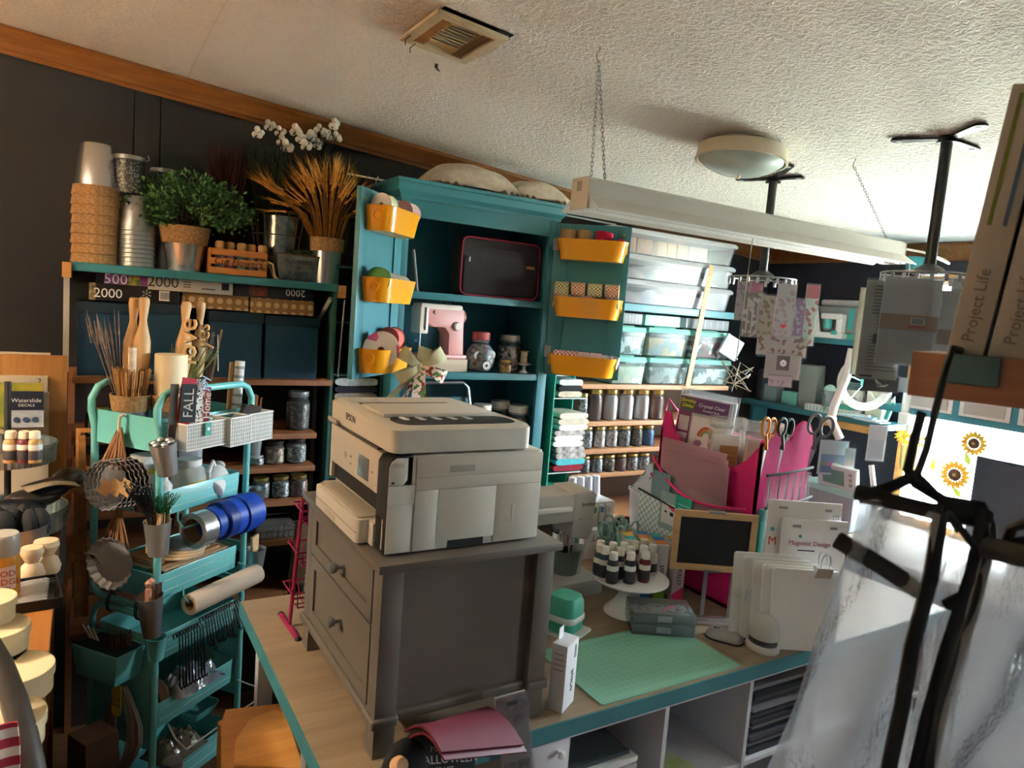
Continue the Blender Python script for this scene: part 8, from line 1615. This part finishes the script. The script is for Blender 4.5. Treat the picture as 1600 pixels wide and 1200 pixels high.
for k in range(4): plain('sticker_packet', 'pale blue packet lying on the lower shelf, %s' % ('first', 'second', 'third', 'fourth')[k], 'packet', MB().box(0, 0, 0, 0.09, 0.14, 0.006), mat(('#bfe0ea', '#e8f0f2', '#8fc8d8', '#d8eef2')[k], 0.5), (XS-0.06, 1.97+0.02*k, zL+0.0065*k), 0.15*k, group='packets on the lower shelf')
# white hanger ring light and arms
rl = thing('ring_light', 'white ring lamp with a bent arm in front of the lower corner shelf', 'ring light', vplane(1352, 598, (3.1, 1.95, 1.3))); q0 = Vector(rl.location); rr = 38/ppm(q0); 
MB().tube([RH*(rr*math.cos(a))+Vector((0, 0, rr*math.sin(a))) for a in [2*math.pi*i/28 for i in range(28)]], 0.019, 10, True).build('ring_tube', mat('#e9ebe8', 0.4), rl)
A = [vplane(px, py, (3.1, 1.95, 1.3), 0.03)-q0 for px, py in ((1332, 545), (1322, 590), (1303, 635), (1298, 655), (1312, 685))]
MB().tube(A, 0.020, 10).build('arm', WHITE, rl); MB().at(A[3]).ball(0.026, (0, 0, 0), 12, 8).build('joint', WHITE, rl)
for k in range(5): a = 2*math.pi*k/5+0.3; MB().tube([(0, 0, 0), RH*(rr*0.9*math.cos(a))+Vector((0, 0, rr*0.9*math.sin(a)))], 0.003, 5).build('spoke', mat('#bfe0d8', 0.5), rl)
MB().box(-0.02, -0.01, -0.015, 0.02, 0.01, 0.015).build('hub', mat('#3fb0a8', 0.4), rl)
hs = thing('corrugated_hose', 'white corrugated hose end hanging by the window frame', 'hose', vplane(1412, 662, (3.33, 1.88, 1.3)))
MB().lathe([(0.026, 0), (0.027, 0.05), (0.02, 0.055)]+[(0.0175+0.002*(k % 2), 0.058+0.006*k) for k in range(20)]+[(0.016, 0.18)], 18).build('hose_body', mat('#e2e0da', 0.5), hs)
# window decorations: curtain with sunflowers
cu = thing('window_curtain', 'white sheer curtain panel with sunflower print over the window', 'curtain', (3.50, 1.90, 0.80)); CUM = clear('#ffffff', 0.75, 0.5, 0.05, 0.85, name='sheer_cloth')
cy1 = 1.90-wx(1524, 720, 3.5).y
MB().grid(lambda u, v: (-0.01*math.sin(u*26), -u*cy1, 0.51*v), 48, 2, 0.0008).build('cloth', CUM, cu)
def sunflower(px, py, rp, par, X=3.478, nm='sunflower', full=True):
    p = wx(px, py, X)-Vector(par.location); r = rp/ppm(p+Vector(par.location)); mm = basis(p, (0, -1, 0), (0, 0, 1)); PE = mat('#f0a818', 0.6, var=0.15, vs_=40)
    for k in range(16):
        a = 2*math.pi*k/16; MB().at(m=mm @ Matrix.Rotation(a, 4, 'Z')).prism([(r*0.36, 0), (r*0.6, r*0.15), (r*0.85, r*0.13), (r, 0), (r*0.85, -r*0.13), (r*0.6, -r*0.15)], 0.001, 0.003).build('petal', PE, par)
    MB().at(m=mm).lathe([(r*0.42, 0.001), (r*0.40, 0.006), (r*0.2, 0.007), (1e-7, 0.005)], 20).build('flower_centre', mat('#4a2a1a', 0.8, var=0.3, vs_=200), par); MB().at(m=mm).cyl(r*0.12, 0.005, 0.0085, 12).build('flower_eye', mat('#a87a2a', 0.8), par)
sunflower(1492, 742, 23, cu); sunflower(1522, 693, 20, cu)
for k, (px, py) in enumerate(((1458, 727), (1512, 718), (1496, 770))):
    p = wx(px, py, 3.478)-Vector(cu.location); MB().at(m=basis(p, (0, -1, 0), (0, 0, 1)) @ Matrix.Rotation(0.4*k, 4, 'Z')).prism([(0, -0.03), (0.014, -0.005), (0.006, 0.025), (0, 0.04), (-0.006, 0.025), (-0.014, -0.005)], 0.001, 0.002).build('leaf', mat('#b9cf3a', 0.6), cu)
mo = thing('monitor', 'dark flat monitor standing in front of the window', 'monitor', (3.38, 1.25, 0.76)); a = wx(1526, 712, 3.36); MB().box(-0.02, -0.35, 0.06, 0.02, a.y-1.25, a.z-0.76).build('screen_shell', mat('#30353c', 0.4), mo, bevel=0.004); MB().box(-0.03, -0.1, 0, 0.03, 0.1, 0.06).build('stand', DARK, mo); MB().box(-0.0215, -0.34, 0.075, -0.02, a.y-1.26, a.z-0.775).build('screen', mat('#3b4149', 0.25), mo)
vs2 = thing('sunflower_vase', 'yellow artificial flowers in a pale jar at the window frame', 'vase', wx(1418, 735, 3.40)); MB().cup(0.035, 0.042, 0.12).build('jar', clear('#efe6b0', 0.5, 0.1, 0.2), vs2)
for k in range(4):
    c = Vector((0, -0.05+0.035*k, 0.15+0.012*(k % 2))); 
    for q in range(10): a = 2*math.pi*q/10; MB().at(m=basis(c, (0, -1, 0), (0.3, 0, 1)) @ Matrix.Rotation(a, 4, 'Z')).prism([(0.006, 0), (0.018, 0.006), (0.034, 0), (0.018, -0.006)], 0, 0.002).build('petal', mat('#f2c01a', 0.6), vs2)
# desk and embroidery machine
dk = thing('window_desk', 'white desk along the window wall carrying the embroidery machine', 'desk', (2.85, 0.3, 0)); MB().box(0, 0, 0.725, 0.69, 2.27, 0.755).build('desk_top', mat('#94897c', 0.5), dk, bevel=0.002)
for x, y in ((0.03, 0.03), (0.03, 2.2), (0.63, 0.03), (0.63, 2.2)): MB().box(x, y, 0, x+0.04, y+0.04, 0.725).build('leg', WHITE, dk)
eb = thing('embroidery_machine', 'grey embroidery machine with a small screen on the window desk', 'sewing machine', (3.02, 1.86, 0.755)); EG = mat('#8d9299', 0.45)
MB().box(0, 0, 0, 0.16, 0.40, 0.185).build('body', EG, eb, bevel=0.012, seg=3); MB().box(-0.004, -0.02, 0.165, 0.165, 0.30, 0.19).build('mint_trim', mat('#9fc4c2', 0.5), eb, bevel=0.004)
MB().at((0.02, 0.0, 0.19), ry=math.radians(-12)).box(0, 0, 0, 0.03, 0.20, 0.11).build('control_head', GREY_L, eb, bevel=0.006); MB().at((0.02, 0.0, 0.19), ry=math.radians(-12)).box(-0.002, 0.06, 0.02, 0.0, 0.17, 0.09).build('screen', mat('#6d8a86', 0.2), eb)
for k in range(3): MB().at((0.02, 0.0, 0.19), ry=math.radians(-12)).box(-0.002, 0.02, 0.025+0.025*k, 0, 0.035, 0.038+0.025*k).build('button', GREY, eb)
text(eb, 'brother', (-0.001, 0.25, 0.12), (0, -1, 0), (0, 0, 1), 0.03, GREY_L)
MB().tube([(0.06, -0.03, 0.33), (0.05, -0.08, 0.16), (0.05, -0.10, 0.10)], 0.012, 8).build('lever', WHITE, eb)
for k, (px0, py0, px1, py1, c, c2_, lb) in enumerate(((1276, 688, 1320, 742, '#3f7aa8', '#bfe0e6', 'blue glitter craft pack standing on the embroidery machine'), (1316, 700, 1332, 744, '#d6d2c6', '#bfe6e0', 'pale clear pack beside the blue glitter pack'), (1352, 664, 1380, 720, '#cfe2ea', '#e8f0f2', 'pale blue hanging pack under the pine shelf edge'))):
    o, w, h = hpack(lb, px0, py0, px1, py1, (3.0, 2.0, 1.0), 0.0+0.03*k, mat(c2_, 0.5), 'packs by the embroidery machine'); MB().box(-w*0.42, -0.001, 0.01, w*0.42, 0, h*0.6).build('print_panel', mat(c, 0.5), o)
    if k == 0:
        for q, cc in enumerate(('#6d9a4a', '#c86aa8', '#e8e4ea', '#7ab04a')): MB().box(-w*0.36+w*0.18*q, -0.0018, h*0.26, -w*0.2+w*0.18*q, -0.001, h*0.36).build('swatch', mat(cc, 0.5), o)
plain('blue_packet', 'white and blue sealed packet tilted near the rack', 'packet', MB().box(-0.055, 0, -0.05, 0.055, 0.02, 0.06), mat('#b9d4ea', 0.5, hex2='#eef2f5', vs_=18), (sx(1143, 2.56, 1.55), 2.56, 1.55), rot=(0, math.radians(25), -0.3), bevel=0.004)
plain('dark_speaker', 'dark grey slab speaker behind the hanging packs', 'speaker', MB().box(-0.04, 0, -0.1, 0.04, 0.05, 0.08), mat('#3a3f44', 0.6), (3.46, 2.745, 1.346), bevel=0.006)
g = MB()
for k in range(9):
    g.tube([(rnd.uniform(-.05, .05), 0, rnd.uniform(-.05, .02)), (rnd.uniform(-.06, .06), 0.02, rnd.uniform(-.02, .06)), (rnd.uniform(-.05, .07), 0, rnd.uniform(-.05, .05))], 0.0014, 5)
plain('glasses_tangle', 'tangle of white and tan wire frames above the clear boxes', 'wire frames', g, mat('#d2c8b4', 0.5), vplane(1152, 592, (1.80, 1.50, 1.38)), -0.5, kind='stuff')
# ================================================================== things on the left bench
def bz(px, py): return pt(px, py, 'z', BT)
RND = mat('#e3d3aa', 0.5)
for k, (px, py, r, h, dz, lb) in enumerate(((18, 1082, 0.060, 0.045, 0, 'cream round craft box on the bench, large one at the edge'), (-34, 1060, 0.070, 0.045, 0.0, 'cream round craft box on the bench, behind the edge one'), (-12, 1052, 0.054, 0.042, 0.0455, 'cream round craft box stacked upon the rear pair'), (-20, 1040, 0.042, 0.04, 0.088, 'smallest cream round craft box on top of the stack'), (-6, 1165, 0.062, 0.045, 0, 'cream round craft box nearest the camera'))):
    p = bz(px, py); o = thing('round_box', lb, 'round box', p+Vector((0, 0, dz)), group='cream round boxes')
    MB().lathe([(r, 0), (r, h*0.9), (1e-7, h*0.9)], 36).build('box_wall', RND, o); MB().lathe([(r+0.0025, h*0.62), (r+0.003, h*0.63), (r+0.003, h-0.001), (r+0.002, h), (1e-7, h)], 36).build('box_lid', RND, o)
md = thing('glue_bottle', 'yellow-labelled glue jar with clear cap at the left edge', 'bottle', bz(3, 942), math.radians(10)); r = 0.033
MB().lathe([(r*0.95, 0), (r, 0.004), (r, 0.10), (r*0.9, 0.112)], 24).build('jar_body', mat('#d9982c', 0.4), md); MB().lathe([(r*0.98, 0.11), (r*0.98, 0.15), (r*0.9, 0.155), (1e-7, 0.155)], 24).build('cap', mat('#a9a498', 0.3), md)
lp = [((r+0.0006)*math.sin(a), -(r+0.0006)*math.cos(a)) for a in [-0.7+1.4*i/8 for i in range(9)]]; MB().loft([[(x, y, 0.04) for x, y in lp], [(x, y, 0.09) for x, y in lp]], False, False, False).build('label_badge', mat('#e9d9cc', 0.5), md)
text(md, 'MOD\nPODGE', (0, -r-0.0016, 0.066), (1, 0, 0), (0, 0, 1), 0.018, mat('#c23a2c', 0.6)); text(md, 'MATTE', (0, -r-0.0012, 0.043), (1, 0, 0), (0, 0, 1), 0.008, INK); text(md, 'CLEAR', (0, -r-0.0012, 0.024), (1, 0, 0), (0, 0, 1), 0.010, INK)
tr2 = thing('paint_tray', 'black tray of silver paint tubes on the bench', 'tray', bz(52, 935), math.radians(6)); MB().box(-0.05, -0.075, 0, 0.05, 0.075, 0.006).box(-0.05, -0.075, 0.006, -0.046, 0.075, 0.022).box(0.046, -0.075, 0.006, 0.05, 0.075, 0.022).box(-0.046, -0.075, 0.006, 0.046, -0.071, 0.022).box(-0.046, 0.071, 0.006, 0.046, 0.075, 0.022).build('tray_shell', BLACK, tr2)
for k in range(8):
    o = thing('paint_tube', 'silver paint tube in the black tray, %s from the near end' % ('first', 'second', 'third', 'fourth', 'fifth', 'sixth', 'seventh', 'eighth')[k], 'paint tube', bz(52, 935)+Vector((0.0, -0.058+0.0165*k, 0.016)), math.radians(6), 'silver paint tubes')
    MB().loft([[(x, 0.007*s1*math.cos(a), 0.007*s2*math.sin(a)) for a in [2*math.pi*i/10 for i in range(10)]] for x, s1, s2 in ((-0.04, 1.1, 0.15), (-0.01, 1, 0.8), (0.022, 0.9, 0.9), (0.028, 0.4, 0.4))]).build('tube_body', STEEL, o); MB().at((0.028, 0, 0), ry=math.pi/2).cyl(0.0045, 0, 0.012, 8).build('cap', BLACK, o)
for k, (px, py) in enumerate(((50, 905), (72, 893))):
    o = thing('turned_candlestick', 'unfinished white turned spindle, %s of the pair' % ('left', 'right')[k], 'candlestick', bz(px, py), group='white turned spindles'); s = 0.9+0.15*k
    MB().lathe([(0.027*s, 0), (0.03*s, 0.015), (0.024*s, 0.032), (0.015*s, 0.042), (0.022*s, 0.055), (0.027*s, 0.066), (0.024*s, 0.078), (1e-7, 0.08)], 22).build('spindle', mat('#c9b390', 0.6), o)
tb3 = bz(18, 870); bucket('metal_tub', 'wide steel tub of black pouches on the bench', tb3, 0.072, 0.085, 0.085, mat('#a9aaa6', 0.35, 0.85))
for k in range(7): plain('black_pouch', 'black fabric pouch stuffed in the steel tub, %s from the left' % ORD[k], 'pouch', MB().ball(0.035, (0, 0, 0), 10, 7, sx=0.6, sy=0.8, sz=1.2), mat('#141415', 0.85, bump=0.5, bs=60), tb3+Vector((-0.05+0.02*k*0.9, 0.03*math.sin(k*2), 0.085)), k*0.7, group='black pouches in the tub')
# tiered galvanized tray
tt = thing('tiered_tray', 'two-tier corrugated galvanized tray on the bench', 'tiered tray', (sx(12, 2.27, 1.2), 2.27, BT))
CR = mat('#8f9694', 0.4, 0.85, var=0.3, vs_=25)
def corr(r, z, h):
    n = 96; P = lambda rr, zz: [((rr+0.0018*math.cos(k*math.pi))*math.cos(2*math.pi*k/n), (rr+0.0018*math.cos(k*math.pi))*math.sin(2*math.pi*k/n), zz) for k in range(n)]
    return MB().loft([P(r, z), P(r*1.02, z+h), P(r*1.0, z+h), P(r*0.98, z+0.003)])
corr(0.135, 0.02, 0.055).build('lower_tray', CR, tt); corr(0.108, 0.205, 0.05).build('upper_tray', CR, tt)
for r_, z in ((0.139, 0.075), (0.111, 0.255)): MB().tube([(r_*math.cos(a), r_*math.sin(a), z) for a in [2*math.pi*i/48 for i in range(48)]], 0.004, 6, True).build('rolled_rim', CR, tt)
MB().cyl(0.008, 0.02, 0.42, 10).build('post', DARK, tt)
zt_ = Vector(tt.location).z+0.235
for k, (px, c, lb) in enumerate(((17, '#b98f5c', 'tan'), (38, '#6a2a34', 'maroon'), (54, '#b5925a', 'ochre'))):
    p = pt(px, 722, 'z', zt_); o = paint_bottle('small %s paint bottle with cream cap on the galvanized tray' % lb, (p.x, p.y, zt_), c, 0.0165, 0.08, CREAM, 'paint bottles on the tiered tray', 0.4)
for k in range(4):
    plain('dark_packet', 'dark crinkled packet on the lower galvanized tier, %s from the left' % ORD[k], 'packet', MB().ball(0.06, (0, 0, 0), 12, 8, sx=1.2, sy=0.7, sz=0.45), mat(('#15171c', '#2b2420', '#1b2430', '#3a2e28')[k], 0.35, bump=0.6, bs=40), Vector(tt.location)+Vector((0.02+0.04*k, -0.10+0.04*k, 0.10+0.015*k)), 0.5*k, group='dark packets on the tray')
paint_bottle('ochre paint bottle with cream cap on the lower galvanized tier', bz(78, 800)+Vector((-0.01, 0, 0.03)), '#8a6a34', 0.016, 0.075, CREAM, None)
plain('beige_card', 'beige folded card lying over the dark packets', 'card', MB().grid(lambda u, v: (0.12*(u-0.5), 0.07*(v-0.5), 0.012*math.sin(u*3.1)), 8, 2, 0.002), mat('#8d7c66', 0.7), Vector(tt.location)+Vector((0.10, -0.08, 0.15)), 0.3)
# boards against the shelf behind the bench
plain('pine_board', 'tall pine board standing upright behind the tray', 'board', MB().box(-0.26, 0, 0, 0.0, 0.018, 0.47), wood('#9a6a36', '#b88448', 0.5, (12, 12, 1)), Vector((pt(104, 690, 'y', 2.50).x, 2.495, 0.95)), bevel=0.001)
plain('white_canvas', 'white canvas panel, tall one behind the pine board', 'canvas', MB().box(-0.3, 0, 0, 0, 0.016, 0.44), mat('#cfc3ad', 0.7), Vector((pt(78, 620, 'y', 2.52).x, 2.516, 0.985)))
o = plain('white_canvas', 'white canvas marked 2 in front of the pine board', 'canvas', MB().box(-0.3, 0, 0, 0, 0.016, 0.41), mat('#c4b7a2', 0.7), Vector((pt(74, 640, 'y', 2.475).x, 2.475, 0.95))); text(o, '2', (-0.02, -0.001, 0.395), (1, 0, 0), (0, 0, 1), 0.022, INK)
plain('white_canvas', 'smaller white canvas leaning at the front', 'canvas', MB().box(-0.28, 0, 0, 0, 0.014, 0.365), mat('#b5a893', 0.7), Vector((pt(76, 660, 'y', 2.455).x, 2.455, 0.95)))
dc = thing('decal_pack', 'blue and white craft paper pack lettered Waterslide Decals', 'craft pack', pt(14, 668, 'y', 2.42)); MB().box(0, 0, 0, 0.082, 0.004, 0.105).build('card', mat('#c9d0da', 0.5), dc); MB().box(0, -0.001, 0.05, 0.082, 0, 0.105).build('print_panel', mat('#1d2436', 0.5), dc); text(dc, 'Waterslide', (0.041, -0.0018, 0.078), (1, 0, 0), (0, 0, 1), 0.016, PAPER); text(dc, 'DECALS', (0.041, -0.0018, 0.064), (1, 0, 0), (0, 0, 1), 0.011, PAPER)
for q in range(3): MB().at(m=basis((0.018+0.022*q, -0.001, 0.022), (1, 0, 0), (0, 0, 1))).cyl(0.008, 0, 0.0008, 12).build('print_mark', mat('#3a4a6a', 0.5), dc)
plain('printed_box', 'yellow and green printed box behind the decal pack', 'box', MB().box(0, 0, 0, 0.115, 0.03, 0.125), mat('#b5a83a', 0.5, hex2='#4a7a3a', vs_=14), pt(-10, 668, 'y', 2.42))
# long sticks and boards between bench and cart
for k, (p0, p1, w, lb) in enumerate((((108, 880), (135, 740), 0.012, 'long thin wooden stake leaning between bench and cart'), ((122, 900), (122, 740), 0.022, 'dark wooden plank standing beside the cart'), ((132, 900), (128, 680), 0.018, 'pine plank standing against the cart end'))):
    a = pt(*p0, 'y', 2.36); b = pt(*p1, 'y', 2.42); d = (b-a).normalized(); g = MB().at(m=basis((0, 0, 0), d.cross(Vector((0, 1, 0))), d)); L_ = (b-a).length+0.12
    plain('wooden_plank', lb, 'plank', g.box(-w/2, -0.12, -0.006, w/2, L_-0.12, 0.006), wood('#7d5228', '#a8743c', 0.6), a, group='planks beside the cart')
fr2 = thing('picture_frame', 'small pine picture frame standing behind the cart end', 'frame', pt(118, 735, 'y', 2.45)); MB().ring([(0, 0), (0.05, 0), (0.05, 0.13), (0, 0.13)], [(0.012, 0.012), (0.038, 0.012), (0.038, 0.118), (0.012, 0.118)], 0, 0.012).build('frame_border', PINE, fr2); fr2.rotation_euler = (math.pi/2, 0, 0)
# chair and striped cloth at the bottom left
gc = thing('grey_chair', 'dark grey curved chair back at the lower left corner', 'chair', (-0.31, 0.92, 0)); g = MB()
pts_ = [EYE+ray(px, py)*dd-Vector((-0.31, 0.92, 0)) for px, py, dd in ((-30, 990, 1.10), (0, 1040, 1.08), (22, 1095, 1.06), (38, 1150, 1.04), (55, 1230, 1.02))]
MB().tube(pts_, 0.018, 10).build('back_rail', mat('#4a443e', 0.5), gc); MB().tube([pts_[-1], Vector((pts_[-1].x, pts_[-1].y, 0))], 0.018, 10).build('leg', mat('#4a443e', 0.5), gc); MB().tube([pts_[0], Vector((pts_[0].x-0.3, pts_[0].y+0.1, pts_[0].z))], 0.018, 10).build('top_rail', mat('#4a443e', 0.5), gc)
p = EYE+ray(-10, 1150)*0.98
plain('striped_cloth', 'red and white striped cloth hanging at the lower left corner', 'cloth', MB().grid(lambda u, v: (0.12*(u-1)+0.004*math.sin(v*9), 0.01*math.sin(u*8), -0.3*v), 14, 10, 0.003), pattern('stripe', '#a52a3c', '#e0d2c2', 11, 0.9, (0, math.pi/2, 0)), p+Vector((0.024, 0, 0.01)), -0.3)
# shelf edge things under the bench
plain('chrome_flask', 'chrome and black flask on the shelf under the bench edge', 'flask', MB().lathe([(0.02, 0), (0.021, 0.06), (0.012, 0.075), (0.012, 0.09), (1e-7, 0.091)], 16), STEEL, (-0.10, 1.52, 0.67)); plain('black_cylinder', 'black cylinder below the bench edge', 'cylinder', MB().at(m=basis((0, 0, 0), (1, 0, 0), (0, 0, 1))).cyl(0.03, -0.1, 0.0, 18), BLACK_G, (-0.10, 1.42, 0.70))
# ================================================================== near right: shelf corner with binders and clear bags on hangers
def nr(px, py, d): return EYE+ray(px, py)*d
BD = wood('#7a4f35', '#8f6044', 0.5, (1.5, 12, 12)); S0 = nr(1421, 583, 0.78); SR = math.radians(-68); SH = Vector((math.cos(SR), math.sin(SR), 0)); SB = Vector((-math.sin(SR), math.cos(SR), 0))
fs = thing('near_shelf', 'blurred brown shelf board end at the right picture edge', 'shelf', S0, SR)
MB().box(0, 0, -0.0245, 0.62, 0.26, 0.0245).build('board', BD, fs, bevel=0.002); MB().box(0.56, 0.02, -S0.z, 0.6, 0.06, 0.9).build('post', DARK, fs); MB().box(0.56, 0.2, -S0.z, 0.6, 0.24, 0.9).build('post', DARK, fs); MB().box(0.034, -0.004, -0.006, 0.082, 0.05, 0.0255).build('teal_corner', mat('#3f5c5f', 0.5), fs, bevel=0.002)
zb = 0.0255
for k, (x, w, h, c, lb) in enumerate(((0.03, 0.034, 0.285, '#a39a8f', 'white album box with green and blue stripes, leftmost on the near shelf'), (0.068, 0.034, 0.30, '#9d958b', 'white album box, second from the left on the near shelf'), (0.106, 0.15, 0.31, '#6f7274', 'grey album box at the right edge of the near shelf'))):
    o = thing('album_box', lb, 'album box', S0+SH*x+Vector((0, 0, zb))+SB*0.02, rot=(0, math.radians(5), SR), group='album boxes on the near shelf')
    MB().box(0, 0, 0, w, 0.2, h).build('box_shell', mat(c, 0.6), o, bevel=0.002)
    if k == 0: MB().box(0.008, -0.0006, 0.14, 0.012, 0, h-0.01).build('stripe', mat('#6d7a2a', 0.6), o); MB().box(0.022, -0.0006, 0.14, 0.026, 0, h-0.02).build('stripe', mat('#4a5f78', 0.6), o)
    if k < 2: text(o, 'Project Life', (w*0.5, -0.0008, 0.055), (0, 0, 1), (-1, 0, 0), 0.017, mat('#6a625a', 0.6))
    else: MB().at(m=basis((0.03, -0.0006, 0.06), (1, 0, 0), (0, 0, 1))).ring([(0.010*math.cos(a), 0.010*math.sin(a)) for a in [2*math.pi*i/16 for i in range(16)]], [(0.007*math.cos(a), 0.007*math.sin(a)) for a in [2*math.pi*i/16 for i in range(16)]], 0, 0.0006).build('emblem', DARK, o); MB().box(0.005, -0.0006, 0.02, 0.1, 0, 0.028).build('print_line', mat('#44484a', 0.6), o)
# hangers
BLK = mat('#121213', 0.55); VN = clear('#c9cbce', 0.37, 0.12, 0.12, 0.4, name='bag_vinyl')
_nt = VN.node_tree; _n = _nt.nodes.new('ShaderNodeTexNoise'); _n.inputs['Scale'].default_value = 26; _n.inputs['Distortion'].default_value = 1.5; _b = _nt.nodes.new('ShaderNodeBump'); _b.inputs['Strength'].default_value = 0.45; _b.inputs['Distance'].default_value = 0.012; _nt.links.new(_n.outputs['Fac'], _b.inputs['Height'])
for _q in _nt.nodes:
    if _q.type in ('BSDF_GLOSSY', 'LAYER_WEIGHT'): _nt.links.new(_b.outputs['Normal'], _q.inputs['Normal'])
def strip(pts, wd, th=0.003):
    P = [nr(*p) for p in pts]; g = MB().tube(P, wd/2, 8)
    for j, c in enumerate(P):
        for i in range(j*8, j*8+8):
            v = Vector(g.v[i]); g.v[i] = tuple(v-FH*((v-c).dot(FH)*0.75))
    return g
def mk(name, label, cat): return thing(name, label, cat, (0, 0, 0), group='clear bags on black hangers')
def sheet(par, c00, c10, c01, c11, m, nm, wav=0.004, seed=0.0, nu=16, nv=24, th=0):
    A, B, C_, D = [nr(*c) for c in (c00, c10, c01, c11)]
    def fn(u, v):
        p = A.lerp(B, u).lerp(C_.lerp(D, u), v); return p-FH*(wav*math.sin(u*7+v*5+seed)+wav*0.6*math.sin(v*11-u*4+seed))
    return MB().grid(fn, nu, nv, th).build(nm, m, par)
bgA = mk('garment_bag', 'clear vinyl bag with black binding, leftmost on the hangers', 'clear bag')
sheet(bgA, (1345, 775, 0.60), (1462, 800, 0.58), (1195, 1240, 0.62), (1400, 1240, 0.57), VN, 'front_film', 0.006); sheet(bgA, (1350, 780, 0.64), (1470, 800, 0.62), (1215, 1240, 0.66), (1410, 1240, 0.62), VN, 'rear_film', 0.006, 2.0)
strip([(1337, 768, 0.60), (1400, 785, 0.59), (1470, 802, 0.58)], 0.0135).build('top_binding', BLK, bgA); strip([(1308, 843, 0.60), (1370, 880, 0.59), (1440, 925, 0.58)], 0.015).build('cross_band', BLK, bgA)
strip([(1470, 800, 0.58), (1455, 900, 0.575), (1425, 1010, 0.57), (1410, 1100, 0.57), (1380, 1240, 0.57)], 0.014).build('edge_binding', BLK, bgA)
bgB = mk('garment_bag', 'clear vinyl bag with black binding, middle of the three on hangers', 'clear bag')
sheet(bgB, (1470, 800, 0.62), (1540, 815, 0.60), (1420, 1240, 0.60), (1480, 1240, 0.57), VN, 'front_film', 0.008, 1.0, 10, 24)
strip([(1540, 800, 0.60), (1520, 900, 0.585), (1480, 1020, 0.58), (1450, 1130, 0.57), (1425, 1240, 0.57)], 0.016).build('edge_binding', BLK, bgB); strip([(1460, 800, 0.61), (1545, 812, 0.60)], 0.016).build('top_binding', BLK, bgB); strip([(1480, 945, 0.60), (1510, 930, 0.59)], 0.014).build('cross_band', BLK, bgB)
bgC = mk('garment_bag', 'clear vinyl bag with black binding, rightmost at the picture edge', 'clear bag')
sheet(bgC, (1545, 865, 0.56), (1680, 880, 0.52), (1440, 1240, 0.56), (1640, 1240, 0.52), VN, 'front_film', 0.006, 3.0); sheet(bgC, (1550, 865, 0.60), (1690, 880, 0.56), (1460, 1240, 0.60), (1660, 1240, 0.56), VN, 'rear_film', 0.006, 4.0)
strip([(1540, 855, 0.56), (1610, 872, 0.54), (1690, 892, 0.52)], 0.018).build('top_binding', BLK, bgC); strip([(1548, 850, 0.565), (1520, 960, 0.565), (1480, 1080, 0.565), (1445, 1240, 0.565)], 0.010).build('edge_binding', BLK, bgC)
hgA = mk('bag_hanger', 'black plastic hanger hooked over the near shelf corner', 'hanger')
strip([(1502, 548, 0.765), (1488, 545, 0.74), (1478, 575, 0.70), (1462, 640, 0.66), (1448, 700, 0.63), (1432, 745, 0.61)], 0.0085).build('hook', BLK, hgA); strip([(1432, 742, 0.61), (1390, 762, 0.60), (1345, 775, 0.60)], 0.011).build('arm', BLK, hgA); strip([(1432, 742, 0.61), (1465, 775, 0.60), (1500, 830, 0.60)], 0.008).build('arm', BLK, hgA)
strip([(1344, 778, 0.60), (1430, 792, 0.60), (1530, 798, 0.60)], 0.009).build('bar', BLK, hgA)
hgB = mk('bag_hanger', 'black plastic hanger with a free upright hook end', 'hanger')
strip([(1440, 645, 0.625), (1428, 690, 0.62), (1418, 735, 0.61), (1430, 755, 0.605), (1475, 782, 0.60), (1535, 792, 0.60), (1548, 820, 0.60), (1552, 870, 0.58)], 0.0095).build('hook', BLK, hgB); strip([(1480, 800, 0.60), (1520, 850, 0.59), (1545, 880, 0.58)], 0.007).build('arm', BLK, hgB)
hgC = mk('bag_hanger', 'black plastic hanger loop at the right picture edge', 'hanger'); strip([(1570, 860, 0.56), (1580, 825, 0.55), (1610, 815, 0.54), (1640, 840, 0.53)], 0.010).build('hook', BLK, hgC); strip([(1552, 855, 0.56), (1610, 845, 0.55), (1680, 860, 0.53)], 0.010).build('bar', BLK, hgC)
